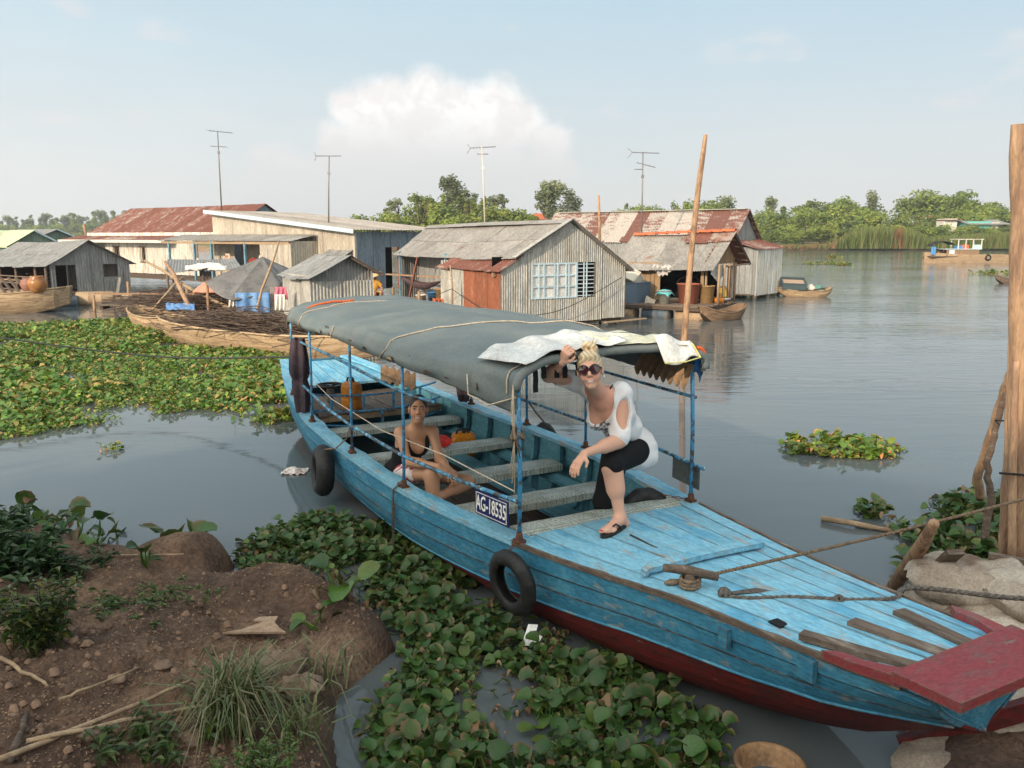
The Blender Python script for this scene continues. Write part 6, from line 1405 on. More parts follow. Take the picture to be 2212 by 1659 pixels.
# right mat at the sandbags
RM = [at(1850, 1100, z=0), at(1960, 1070, z=0), at(2070, 1075, z=0), at(2150, 1060, z=0), at(2260, 1080, z=0), at(2260, 1240, z=.1), at(2060, 1260, z=.05), at(1960, 1240, z=0), at(1985, 1175, z=0), at(1900, 1140, z=0)]
RM = [(q.x, q.y) for q in RM]; pr = []
for _ in range(4000):
    x, y = nrng.uniform(2.4, 5.2), nrng.uniform(5.0, 8.2)
    if in_poly(x, y, RM) and fbm(x, y, 6, 1.5, 3) > -.12: pr.append((x, y, 0.0, nrng.uniform(.9, 1.4)))
    if len(pr) > 240: break
o = hyacinth_mass('water_hyacinth_mat', 'water hyacinth growing around the posts at the sandbag bank', pr, .60, .22)
# ------------------------------------------------------------------ bank plants
def herb_mesh(n_stem, hgt, leaf, spread, cols, seed, per=14):
    r_ = random.Random(seed); mb = MB()
    for i in range(n_stem):
        a = r_.random() * 6.28; L = hgt * r_.uniform(.6, 1.1); lean = r_.uniform(.05, .5) * spread; p0 = Vector((r_.gauss(0, .04 * spread), r_.gauss(0, .04 * spread), 0)); d = Vector((math.cos(a) * lean, math.sin(a) * lean, 1)).normalized()
        mb.tube([p0, p0 + d * L * .5, p0 + d * L + Vector((0, 0, -.05 * L))], [.004, .003, .0015], 3, cap=False, col=(.09, .11, .03))
        for k in range(per):
            q = p0 + d * L * r_.uniform(.2, 1.0); b_ = r_.random() * 6.28; el = r_.uniform(-.2, .7); dd = Vector((math.cos(b_) * math.cos(el), math.sin(b_) * math.cos(el), math.sin(el))); sx = dd.cross(Vector((0, 0, 1))).normalized(); l = leaf * r_.uniform(.6, 1.3); c = r_.choice(cols); c = tuple(x * r_.uniform(.8, 1.2) for x in c)
            mb.add([q, q + dd * l * .5 + sx * l * .22 + Vector((0, 0, .1 * l)), q + dd * l - Vector((0, 0, .2 * l)), q + dd * l * .5 - sx * l * .22 + Vector((0, 0, .1 * l))], [(0, 1, 2, 3)], c)
    return mb
def plant(name, lab, x, y, mb, cat='plant', grp=None, z=None):
    t = thing(name, lab, cat, (x, y, (bank_z(x, y) if z is None else z) - .01), 0, grp); mb.build('foliage', m_leaf, t, recalc=False); return t
HERB = [(.055, .10, .022), (.075, .125, .025), (.045, .085, .022), (.10, .14, .03)]
q = at(95, 1400, z=.38); plant('leafy_weed', 'bushy green weed with small leaves at the left of the bank', q.x, q.y, herb_mesh(46, .42, .055, 1.3, HERB + [(.15, .18, .03)], 1, 22))
q = at(40, 1235, z=.28); plant('broad_leaved_weed', 'dark broad leaved creeper spreading at the left frame edge', q.x, q.y, herb_mesh(70, .34, .10, 2.6, [(.030, .075, .022), (.04, .09, .025), (.05, .10, .03)], 2, 12)); q = at(-10, 1190, z=.15); plant('broad_leaved_weed', 'dark broad leaved weed right at the water on the left', q.x, q.y, herb_mesh(50, .26, .09, 2.6, [(.030, .075, .022), (.04, .09, .025)], 3, 12))
q = at(140, 1265, z=.2); plant('broad_leaved_weed', 'low dark weed between the creeper and the bare mud', q.x, q.y, herb_mesh(30, .16, .07, 2.4, [(.04, .085, .025), (.055, .10, .03)], 33, 10))
q = at(310, 1540, z=.42); plant('leafy_weed', 'low leafy weed among dry stems on the near bank', q.x, q.y, herb_mesh(22, .17, .06, 2.4, HERB, 4, 12)); q = at(560, 1600, z=.35); plant('leafy_weed', 'feathery bright weed at the bottom of the grass tuft', q.x, q.y, herb_mesh(30, .2, .03, 2.0, [(.09, .15, .03), (.07, .12, .03)], 5, 20))
q = at(310, 1345, z=.2); plant('leafy_weed', 'small trailing weed on the mud behind the bushy weed', q.x, q.y, herb_mesh(22, .09, .045, 3.6, HERB, 6, 9)); q = at(400, 1330, z=.2); plant('leafy_weed', 'sparse seedling tuft in the middle of the bare mud', q.x, q.y, herb_mesh(14, .08, .04, 3.0, HERB, 7, 8)); q = at(230, 1345, z=.22); plant('leafy_weed', 'trailing weed right beside the bushy weed', q.x, q.y, herb_mesh(26, .10, .045, 3.4, HERB, 8, 9))
def grass_mesh(n, L, spread, seed):
    r_ = random.Random(seed); mb = MB()
    for i in range(n):
        a = r_.random() * 6.28; l = L * r_.uniform(.5, 1.15); p0 = Vector((r_.gauss(0, .06), r_.gauss(0, .06), 0)); o = Vector((math.cos(a), math.sin(a), 0)); k = spread * r_.uniform(.3, 1.2); w = r_.uniform(.003, .006); sx = Vector((-math.sin(a), math.cos(a), 0)); c = r_.choice([(.10, .14, .045), (.14, .17, .06), (.20, .19, .09), (.08, .12, .04), (.24, .2, .11)])
        pts = [p0, p0 + o * k * l * .25 + Vector((0, 0, l * .5)), p0 + o * k * l * .6 + Vector((0, 0, l * (.78 - .2 * k))), p0 + o * k * l * 1.0 + Vector((0, 0, l * (.75 - .62 * k)))]
        vs = []
        for j, q in enumerate(pts): ww = w * (1, 1, .7, .1)[j]; vs += [q - sx * ww, q + sx * ww]
        mb.add(vs, [(2 * j, 2 * j + 1, 2 * j + 3, 2 * j + 2) for j in range(3)], c)
    return mb
q = at(505, 1500, z=.35); t = thing('grass_tuft', 'long bladed grass tuft on the near bank', 'grass', (q.x, q.y, bank_z(q.x, q.y) - .01)); grass_mesh(320, .44, .95, 3).build('foliage', m_leaf, t, recalc=False)
q = at(640, 1560, z=.25); t = thing('grass_tuft', 'thin grass tuft at the crumbling edge of the bank', 'grass', (q.x, q.y, bank_z(q.x, q.y) - .01)); grass_mesh(60, .30, 1.0, 4).build('foliage', m_leaf, t, recalc=False)
q = at(700, 1480, z=.12); t = thing('grass_tuft', 'sparse grass stems leaning over the bank edge near the water', 'grass', (q.x, q.y, bank_z(q.x, q.y) - .01)); grass_mesh(26, .36, 1.2, 5).build('foliage', m_leaf, t, recalc=False)
hl = [((400, 1185), 'leggy hyacinth with tall raised leaf at the water edge of the bank', 1.35, 11, 0.0), ((365, 1195), 'yellowing hyacinth just left of the leggy one', 1.0, 8, 0.0), ((320, 1282), 'small hyacinth stranded on the bare mud', .8, 5, None), ((170, 1185), 'hyacinth wilting at the shoreline beyond the creeper', 1.2, 7, 0.0), ((110, 1150), 'half brown hyacinth at the shoreline near the frame edge', 1.2, 7, 0.0), ((215, 1200), 'hyacinth stranded on wet mud by the shoreline weeds', 1.1, 6, 0.0), ((250, 1150), 'single hyacinth shoot standing in the shallows', .9, 4, 0.0), ((740, 1345), 'glossy big leaved hyacinth rooted against the mud lobe', 1.15, 8, 0.0), ((690, 1385), 'pale hyacinth at the foot of the mud lobe', .8, 6, None), ((60, 1130), 'brown tipped hyacinth beside the floating straw', 1.2, 6, 0.0)]
for (px, py), lab, sc, n, z in hl:
    q = at(px, py, z=.05); hyacinth_plant(q.x, q.y, max(0, bank_z(q.x, q.y)), sc, lab, 'hyacinth plants stranded along the shore', n, .3)
# ------------------------------------------------------------------ trees
def leaf_cloud(lobes, n, size, cols, seed, flat=.0, droop=0.0):
    g = np.random.default_rng(seed); V = []; C = []; tot = sum(a[3] * a[4] for a in lobes)
    for (cx, cy, cz, rx, ry, rz) in lobes:
        m = max(8, int(n * rx * ry / tot)); d = g.normal(size=(m, 3)); d /= np.linalg.norm(d, axis=1, keepdims=True); rad = g.random(m) ** .38; rad *= 1 + .18 * np.sin(d[:, 0] * 5 + cx) * np.cos(d[:, 2] * 4 + cy)
        p = d * rad[:, None] * np.array([rx, ry, rz]) + np.array([cx, cy, cz]); nn = d + g.normal(size=(m, 3)) * .7; nn[:, 2] += .35; nn /= np.linalg.norm(nn, axis=1, keepdims=True)
        u = np.cross(nn, g.normal(size=(m, 3))); u /= np.linalg.norm(u, axis=1, keepdims=True); v = np.cross(nn, u); s_ = size * g.uniform(.6, 1.4, (m, 1)); tint = np.array(cols[g.integers(len(cols))]) * g.uniform(.8, 1.2)
        q = np.stack([p - u * s_ * .5, p - v * s_ * .38 , p + u * s_ * .6 - np.array([0, 0, 1]) * s_ * droop, p + v * s_ * .38], 1); V.append(q.reshape(-1, 3)); C.append(np.repeat(tint[None] * g.uniform(.75, 1.25, (m, 1)), 4, 0))
    V = np.concatenate(V); C = np.concatenate(C); Fq = np.arange(len(V)).reshape(-1, 4); return V, Fq, C
TG = [(.19, .25, .05), (.23, .29, .055), (.15, .205, .045), (.26, .30, .065), (.165, .22, .06)]; TY = [(.20, .25, .05), (.23, .27, .055), (.17, .22, .045)]; TE = [(.20, .22, .11), (.23, .25, .13), (.16, .19, .09)]
def make_tree(kind, seed):
    """meshes (trunk, crown) for a tree of unit height"""
    r_ = random.Random(seed); mb = MB(); lobes = []
    if kind == 'bush':
        for i in range(16): a = r_.random() * 6.28; rr = r_.uniform(0, .42); z = r_.uniform(.16, .80); k = r_.uniform(.12, .22) * (1.1 - .45 * z); lobes.append((rr * math.cos(a) * (1.15 - .5 * z), rr * math.sin(a) * (1.15 - .5 * z), z, k * 1.25, k * 1.25, k))
        lobes += [(0, 0, .55, .3, .3, .3)]; col, n, sz = TG, 2600, .055
    elif kind == 'broad':
        for i in range(15): a = r_.random() * 6.28; rr = r_.uniform(.08, .40); z = r_.uniform(.42, .90); k = r_.uniform(.10, .19); lobes.append((rr * math.cos(a), rr * math.sin(a), z, k * 1.3, k * 1.3, k * .85))
        col, n, sz = TG, 2400, .050
    elif kind == 'eucalypt':
        for i in range(17): a = r_.random() * 6.28; z = r_.uniform(.35, .97); rr = r_.uniform(.02, .20) * (1.15 - .6 * z); k = r_.uniform(.05, .10); lobes.append((rr * math.cos(a), rr * math.sin(a), z, k, k, k * 1.25))
        col, n, sz = TE, 1700, .034
    elif kind == 'tuft':
        for i in range(6): a = r_.random() * 6.28; z = r_.uniform(.78, .95); rr = r_.uniform(.0, .10); k = r_.uniform(.035, .065); lobes.append((rr * math.cos(a), rr * math.sin(a), z, k * 1.2, k * 1.2, k))
        for i in range(4): z = r_.uniform(.4, .75); lobes.append((r_.uniform(-.05, .05), r_.uniform(-.05, .05), z, .04, .04, .03))
        col, n, sz = TE, 700, .028
    elif kind == 'bamboo':
        for i in range(26): a = r_.random() * 6.28; z = r_.uniform(.15, .95); rr = r_.uniform(.02, .22) * (.6 + .8 * z); k = r_.uniform(.04, .075); lobes.append((rr * math.cos(a), rr * math.sin(a), z, k * .8, k * .8, k * 2.0))
        col, n, sz = TY, 2200, .040
    elif kind == 'cone':
        for i in range(14): z = r_.uniform(.15, .97); a = r_.random() * 6.28; rr = r_.uniform(0, .14) * (1.15 - z); k = r_.uniform(.06, .12) * (1.2 - .7 * z); lobes.append((rr * math.cos(a), rr * math.sin(a), z, k, k, k * 1.3))
        col, n, sz = TG, 1400, .045
    lean = r_.uniform(-.03, .03); tr = .014 if kind in ('eucalypt', 'tuft') else .022; top = .9 if kind in ('eucalypt', 'tuft', 'cone') else .7
    if kind == 'bamboo':
        for i in range(9): a = r_.random() * 6.28; mb.tube([(.03 * math.cos(a), .03 * math.sin(a), 0), (.08 * math.cos(a), .08 * math.sin(a), .5), (.2 * math.cos(a), .2 * math.sin(a), .9)], [.006, .005, .002], 4)
    else:
        mb.tube([(0, 0, 0), (lean, 0, .3), (lean * 1.5, .01, .6), (lean, 0, top)], [tr * 1.4, tr, tr * .8, tr * .3], 6)
        for L_ in lobes[:8]: mb.tube([(lean, 0, max(.15, L_[2] - .22)), (L_[0] * .5 + lean * .5, L_[1] * .5, L_[2] - .1), (L_[0], L_[1], L_[2])], [tr * .5, tr * .35, tr * .15], 4)
    V, Fq, C = leaf_cloud(lobes, n, sz, col, seed); return mb.mesh('trunk', True), np_mesh('crown', V, Fq, C)
TREES = {}
def tree(kind, var, lab, x, y, z, h, grp, wide=1.0, rz=None):
    key = (kind, var)
    if key not in TREES:
        a, b_ = make_tree(kind, hash(kind) % 7 * 0 + {'bush': 1, 'broad': 2, 'eucalypt': 3, 'tuft': 4, 'bamboo': 5, 'cone': 6}[kind] * 100 + var); a.materials.append(m_trunk); b_.materials.append(m_tree); TREES[key] = (a, b_)
    a, b_ = TREES[key]; nm = {'bush': 'bushy_tree', 'broad': 'broadleaf_tree', 'eucalypt': 'eucalyptus_tree', 'tuft': 'slender_tree', 'bamboo': 'bamboo_clump', 'cone': 'conical_tree'}[kind]
    t = thing(nm, lab, 'tree', (x, y, z), rnd.random() * 6.28 if rz is None else rz, grp); t.scale = (h * wide, h * wide, h)
    for n_, me in (('trunk', a), ('crown', b_)): o = bpy.data.objects.new(n_, me); COL.objects.link(o); o.parent = t
    return t
def tree_px(kind, var, lab, px, top, Y, grp, wide=1.0, base=1.0):
    p = at(px, top, Y=Y); tree(kind, var, lab, p.x, Y, base, p.z - base, grp, wide)
G1 = 'trees lining the far bank beyond the open water'
L1 = 'green tree in the continuous row along the far bank, right of the striped roof'
for i in range(22):
    px = 1500 + i * 34 + rnd.uniform(-10, 10); tree_px('bush', i % 5, 'rounded bush at the foot of the far bank tree row', px, rnd.uniform(474, 492), rnd.uniform(160, 163), 'bushes at the foot of the far bank tree row', 1.6)
for i in range(26):
    px = 1495 + i * 28 + rnd.uniform(-9, 9); hgt = interp(px, [(1500, 452), (1640, 450), (1760, 446), (1850, 432), (1930, 452), (2000, 446), (2100, 440), (2212, 455)]) + rnd.uniform(-5, 12)
    tree_px('bush' if i % 3 else 'broad', i % 5, L1, px, hgt, rnd.uniform(168, 180), G1, 1.15)
for px, top, kd, v in ((1540, 424, 'broad', 1), (1568, 424, 'eucalypt', 0), (1665, 428, 'eucalypt', 1), (1693, 446, 'cone', 0), (1752, 432, 'broad', 2), (1800, 428, 'broad', 3), (1856, 418, 'broad', 0), (1885, 414, 'eucalypt', 2), (2000, 418, 'broad', 1), (2030, 412, 'broad', 4), (2062, 412, 'broad', 2), (2090, 424, 'broad', 3), (2135, 440, 'broad', 4), (2150, 438, 'cone', 1), (2190, 446, 'bush', 2)):
    tree_px(kd, v, 'taller tree rising above the row on the far bank at the right', px, top, rnd.uniform(182, 195), 'taller trees above the far bank row', 1.2 if kd == 'broad' else 1.1)
tree_px('cone', 2, 'small reddish brown dying tree at the far water edge', 1808, 470, 158, G1); 
G2 = 'trees in the grove behind the floating houses'
for px, top, kd, v, Y, w in ((735, 462, 'bush', 0, 138, 1.6), (775, 458, 'bush', 1, 136, 1.6), (815, 456, 'bush', 2, 135, 1.6), (850, 452, 'bush', 3, 134, 1.5), (700, 470, 'bush', 4, 140, 1.6), (880, 438, 'broad', 0, 138, 1.1), (905, 432, 'bamboo', 0, 133, 1.3), (925, 425, 'bamboo', 1, 135, 1.3), (950, 430, 'bush', 1, 131, 1.2), (935, 418, 'broad', 2, 140, 1.0), (990, 432, 'bamboo', 0, 133, 1.3), (1015, 430, 'bamboo', 1, 134, 1.3), (1045, 432, 'bamboo', 2, 136, 1.3), (1080, 435, 'bush', 3, 133, 1.2), (1115, 440, 'bush', 4, 132, 1.3), (1135, 446, 'bush', 0, 134, 1.2), (985, 448, 'bush', 2, 130, 1.5), (1040, 452, 'bush', 3, 130, 1.5)):
    tree_px(kd, v, 'pale green bamboo clump in the grove above the grey house roof' if kd == 'bamboo' else 'round green tree in the grove above the tan and grey roofs', px, top, Y, G2, w)
for px, top, kd, v, lab in ((841, 436, 'tuft', 0, 'short slender tree with tiny crown left of the grove'), (857, 422, 'tuft', 1, 'slender tree with small round tuft left of the grove'), (977, 386, 'eucalypt', 3, 'tallest tree of the grove with stacked leaf clumps'), (995, 405, 'tuft', 2, 'slender tree just right of the tallest grove tree'), (1014, 416, 'tuft', 0, 'bare stemmed slender tree in the middle of the grove'), (1062, 416, 'tuft', 1, 'thin slender tree right of the pale antenna mast'), (1088, 414, 'tuft', 2, 'slender tree with wide flat tuft over the right of the grove')):
    tree_px(kd, v, lab, px, top, 137, G2, 1.3)
for px, top, v, lab in ((1180, 392, 0, 'tall airy eucalyptus standing alone behind the grey house ridge'), (1200, 396, 1, 'airy eucalyptus in the middle of the lone group'), (1228, 410, 2, 'shorter eucalyptus at the right of the lone group')): tree_px('eucalypt', v, lab, px, top, 150, 'eucalyptus group behind the grey house', 1.35)
for px, top, kd in ((1165, 455, 'bush'), (1205, 458, 'bush'), (1335, 446, 'bush'), (1355, 440, 'cone'), (1385, 440, 'broad'), (1410, 443, 'broad'), (1440, 448, 'bush'), (1475, 440, 'bamboo'), (1495, 444, 'bush'), (1520, 438, 'broad')): tree_px(kd, 1, 'tree top peeping over the striped roof ridge', px, top, rnd.uniform(160, 172), 'tree tops behind the striped roof', 1.1)
for i in range(26):
    px = -20 + i * 13 + rnd.uniform(-5, 5); top = interp(px, [(0, 476), (60, 468), (130, 466), (200, 464), (240, 458), (300, 468)]) + rnd.uniform(-8, 6); tree_px('cone' if i % 3 else 'eucalypt', i % 3, 'hazy conical tree in the distant wood at the left', px, top, rnd.uniform(430, 480), 'hazy trees of the distant wood', 1.5)
for i in range(14): tree_px('bush', i % 5, 'hazy rounded tree at the edge of the distant wood at the left', -10 + i * 22, rnd.uniform(478, 486), rnd.uniform(405, 425), 'hazy rounded trees of the distant wood', 1.5)
# reeds along the far bank
def reeds():
    g = np.random.default_rng(5); n = 9000; px = g.uniform(1640, 2230, n); Y = g.uniform(148, 158, n)
    hh = np.interp(px, [1640, 1780, 1815, 1850, 1900, 1960, 1990, 2010, 2100, 2212], [.6, .8, 2.4, 3.6, 3.9, 3.2, 2.0, 2.2, 2.6, 3.0]) * g.uniform(.5, 1.1, n); X = (px - CXP) / F_PX * Y; b_ = np.stack([X, Y, np.full(n, .3)], 1); a = g.random(n) * 6.28; w = .10; tip = b_ + np.stack([g.normal(0, .35, n), g.normal(0, .35, n), hh], 1); s_ = np.stack([np.cos(a) * w, np.sin(a) * w, a * 0], 1)
    V = np.stack([b_ - s_, b_ + s_, tip + s_ * .3, tip - s_ * .3], 1).reshape(-1, 3); c = np.array([(.17, .22, .05), (.20, .25, .06), (.14, .19, .045), (.24, .22, .09)])[g.integers(0, 4, n)]
    red = (np.abs(px - 1930) < 10) & (g.random(n) < .8); c[red] = (.30, .15, .06); tan = (px > 1690) & (px < 1800) & (g.random(n) < .5); c[tan] = (.34, .2, .1)
    stuff(put('reeds', np_mesh('reeds', V, np.arange(n * 4).reshape(-1, 4), np.repeat(c * g.uniform(.8, 1.2, (n, 1)), 4, 0)), m_tree), 'tall green reeds along the far bank by the cargo boat', 'reeds')
reeds()
def far_shack():
    Y = 166.; W = lambda px: (px - CXP) / F_PX * Y; zz = lambda py: at(1106, py, Y=Y).z; x0, x1 = W(2062), W(2142); t = thing('bank_house', 'turquoise walled shack with grey roof on the far bank', 'house', (x0, Y, 0)); L = x1 - x0
    part_box(t, 'wall', (L * .3, 0, zz(492)), (L * .58, 4, 2.4), M('turquoise_wall', (.14, .46, .42), rough=.7)); part_box(t, 'wall', (L * .72, 0, zz(493)), (L * .22, 3.9, 2.2), m_creamwall); part_box(t, 'wall', (L * .90, 0, zz(493)), (L * .13, 3.9, 2.2), m_greenwall)
    mb = MB(); mb.slab(lambda u, v: (Vector((lerp(-.4, L + .4, u), lerp(-2.9, 2.4, v), lerp(zz(484), zz(474), v))), Vector((0, 0, 1))), 2, 2, .12); mb.build('roof', m_zincroof, t); part_box(t, 'doorway_shade_panel', (L * .97, -2.0, zz(494)), (.5, .1, 1.8), m_roomshade)  # doorway drawn as a black slab of painted shade
    part_box(t, 'rear_wall', (-2.4, 1.5, zz(487)), (2.6, 3, 2.6), m_whiteboard); part_box(t, 'rear_roof', (-2.2, 1.2, zz(475)), (3.4, 4, .14), m_rustsheet)
    t = thing('bank_house', 'small white building glimpsed among the far bank trees', 'house', (W(2030), 176, 0)); part_box(t, 'wall', (0, 0, zz(478)), (1.8, 2, 2.6), m_letter); part_box(t, 'roof', (0, 0, zz(465)), (2.4, 2.6, .15), m_tilered)
    p = at(1180, 470, Y=150); t = thing('bank_house', 'orange roofed house glimpsed behind the grey house ridge', 'house', (p.x, 156, 0)); part_box(t, 'wall', (0, 0, 3.4), (4.5, 3, 4.4), m_letter); mb = MB(); mb.add([(-2.7, -2, 5.5), (2.7, -2, 5.5), (2.7, 2, 5.5), (-2.7, 2, 5.5), (-2, 0, 6.6), (2, 0, 6.6)], [(0, 1, 5, 4), (2, 3, 4, 5), (1, 2, 5), (3, 0, 4), (0, 3, 2, 1)]); mb.build('roof', m_tilered, t)
far_shack()
# ------------------------------------------------------------------ people
class SDF:
    """a body grown from smoothly blended limbs, turned into one continuous skin"""
    def __init__(s, lo, hi, h):
        s.lo = np.array(lo, dtype=np.float32); s.h = h; n = np.ceil((np.array(hi) - np.array(lo)) / h).astype(int) + 1; s.D = np.full(n, 1.0, dtype=np.float32)
    def _blk(s, a, b):
        i0 = np.maximum(0, np.floor((np.array(a) - s.lo) / s.h).astype(int)); i1 = np.minimum(s.D.shape, np.ceil((np.array(b) - s.lo) / s.h).astype(int) + 1)
        if (i1 <= i0).any(): return None
        sl = tuple(slice(a_, b_) for a_, b_ in zip(i0, i1)); ax = [s.lo[k] + s.h * np.arange(i0[k], i1[k], dtype=np.float32) for k in range(3)]
        return sl, np.stack(np.meshgrid(*ax, indexing='ij'), -1)
    def _join(s, sl, d, k, sub=False):
        A = s.D[sl]
        if sub:
            B = -d; hh = np.maximum(k - np.abs(A - B), 0) / k; s.D[sl] = np.maximum(A, B) + hh * hh * k * .25
        else:
            hh = np.maximum(k - np.abs(A - d), 0) / k; s.D[sl] = np.minimum(A, d) - hh * hh * k * .25
    def cap(s, a, b, ra, rb, k=.025, sub=False):
        a, b = np.array(a, dtype=np.float32), np.array(b, dtype=np.float32); m = max(ra, rb) + k + 2 * s.h; q = s._blk(np.minimum(a, b) - m, np.maximum(a, b) + m)
        if q is None: return
        sl, P = q; ba = b - a; t = np.clip(((P - a) @ ba) / max(1e-9, float(ba @ ba)), 0, 1); s._join(sl, np.linalg.norm(P - a - t[..., None] * ba, axis=-1) - (ra + (rb - ra) * t), k, sub)
    def ell(s, c, r, M3=None, k=.025, sub=False):
        c = np.array(c, dtype=np.float32); r = np.array(r, dtype=np.float32); m = r.max() + k + 2 * s.h; q = s._blk(c - m, c + m)
        if q is None: return
        sl, P = q; L = P - c
        if M3 is not None: L = L @ np.array(M3, dtype=np.float32)
        g = np.linalg.norm(L / r, axis=-1); g2 = np.linalg.norm(L / (r * r), axis=-1); s._join(sl, g * (g - 1) / np.maximum(g2, 1e-6), k, sub)
    def mesh(s):
        D = s.D; S = D < 0; c = np.zeros(np.array(D.shape) - 1, dtype=np.int8); off = [(i, j, k) for i in (0, 1) for j in (0, 1) for k in (0, 1)]
        n = c.shape
        for o in off: c += S[o[0]:o[0] + n[0], o[1]:o[1] + n[1], o[2]:o[2] + n[2]]
        act = (c > 0) & (c < 8); idx = np.argwhere(act); val = np.stack([D[idx[:, 0] + o[0], idx[:, 1] + o[1], idx[:, 2] + o[2]] for o in off], 1); acc = np.zeros((len(idx), 3)); cnt = np.zeros(len(idx)); O = np.array(off, dtype=float)
        for i in range(8):
            for j in range(i + 1, 8):
                if np.abs(O[i] - O[j]).sum() != 1: continue
                va, vb = val[:, i], val[:, j]; m = (va < 0) != (vb < 0); t = np.where(m, va / np.where(m, va - vb, 1), 0); acc += np.where(m[:, None], O[i] + t[:, None] * (O[j] - O[i]), 0); cnt += m
        V = s.lo + s.h * (idx + acc / cnt[:, None]); vid = np.full(n, -1, dtype=np.int32); vid[act] = np.arange(len(idx)); Fq = []
        for ax in range(3):
            sa = [slice(None)] * 3; sb = [slice(None)] * 3; sa[ax] = slice(0, -1); sb[ax] = slice(1, None); e = S[tuple(sa)] != S[tuple(sb)]; u, w = (ax + 1) % 3, (ax + 2) % 3; I = np.argwhere(e); I = I[(I[:, u] > 0) & (I[:, w] > 0) & (I[:, u] < D.shape[u] - 1) & (I[:, w] < D.shape[w] - 1)]
            def cell(du, dw): q = I.copy(); q[:, u] -= du; q[:, w] -= dw; return vid[q[:, 0], q[:, 1], q[:, 2]]
            f = np.stack([cell(1, 1), cell(0, 1), cell(0, 0), cell(1, 0)], 1); ins = S[I[:, 0], I[:, 1], I[:, 2]]; f[~ins] = f[~ins][:, ::-1]; Fq.append(f)
        return V, np.concatenate(Fq)
def sdf_obj(name, sd, mat, parent, color, org):
    V, Fq = sd.mesh(); C = color(V); me = np_mesh(name, V - np.array(org), Fq, C, True); o = put(name, me, mat, parent); return o
m_skin = M('skin', (1, 1, 1), rough=.48, bump=.05, bscale=200, attr=True, var=0, fine=.05, spec=.35)
m_skin.node_tree.nodes['Principled BSDF'].inputs['Subsurface Weight'].default_value = .12; m_skin.node_tree.nodes['Principled BSDF'].inputs['Subsurface Radius'].default_value = (.01, .004, .002)
m_cloth = M('clothing', (1, 1, 1), rough=.85, bump=.15, bscale=250, attr=True, var=0, fine=.06, spec=.2)
m_hair = M('hair', (1, 1, 1), rough=.5, bump=.6, bscale=90, attr=True, var=0, fine=.30, stretch=(1, 1, .25), dist=.004)
def V3(*a): return np.array(a, dtype=float)
def unit(v): return v / np.linalg.norm(v)
class Frame:
    def __init__(s, o, fwd, up):
        s.o = np.array(o, dtype=float); s.f = unit(np.array(fwd, dtype=float)); r = np.cross(s.f, np.array(up, dtype=float)); s.r = unit(r); s.u = np.cross(s.r, s.f); s.M = np.stack([s.r, s.f, s.u], 1)
    def __call__(s, x, y, z): return s.o + s.r * x + s.f * y + s.u * z
    def loc(s, P): return (P - s.o) @ s.M
def sdf_head(sd, H, neck, k=1.0):
    e = lambda x, y, z, r, kk=.02, sub=False: sd.ell(H(x * k, y * k, z * k), np.array(r) * k, H.M, kk, sub)
    e(0, -.015, .032, (.072, .090, .085)); e(0, .020, -.035, (.056, .066, .078), .03); e(0, .058, -.098, (.024, .024, .020), .03)
    for q in (-1, 1):
        e(q * .036, .055, -.038, (.026, .026, .026), .02); e(q * .030, .081, .028, (.022, .010, .008), .012); e(q * .031, .094, .008, (.015, .012, .012), .010, True); e(q * .030, .072, .008, (.013, .0125, .0125), .004); e(q * .076, -.008, -.008, (.010, .020, .032), .008); e(q * .012, .088, -.032, (.009, .010, .008), .008)
    sd.cap(H(0, .082 * k, .012 * k), H(0, .103 * k, -.026 * k), .007 * k, .012 * k, .012); e(0, .080, -.060, (.026, .012, .0065), .008); e(0, .077, -.074, (.021, .012, .007), .008)
    sd.cap(H(0, -.02 * k, -.07 * k), neck, .050 * k, .056 * k, .035)
def head_paint(H, P, C, lip, teeth=True, k=1.0, brow=(.10, .06, .04), eyes=True):
    L = H.loc(P) / k; x, y, z = L[:, 0], L[:, 1], L[:, 2]; fr = y > .055
    C[fr & (np.abs(x) < .029) & (np.abs(z + .0675 - 6 * x * x) < .0095)] = lip
    if teeth: C[fr & (np.abs(x) < .022) & (np.abs(z + .0670 - 6 * x * x) < .0046)] = (.66, .61, .56)
    C[fr & (np.abs(np.abs(x) - .030) < .019) & (np.abs(z - .029 + (np.abs(x) - .03) ** 2 * 12) < .0042)] = brow
    if eyes:
        C[fr & (np.abs(np.abs(x) - .031) < .014) & (np.abs(z - .007) < .0055)] = (.10, .06, .05); C[fr & (np.abs(np.abs(x) - .031) < .009) & (np.abs(z - .007) < .003)] = (.45, .40, .38); C[fr & (np.abs(np.abs(x) - .031) < .004) & (np.abs(z - .007) < .005)] = (.03, .02, .015)
    ck = np.exp(-((np.abs(x) - .038) ** 2 + (z + .03) ** 2) / .0004) * fr; C[:, 0] *= 1 + .10 * ck; C[:, 1:] *= (1 - .10 * ck)[:, None]
    return C
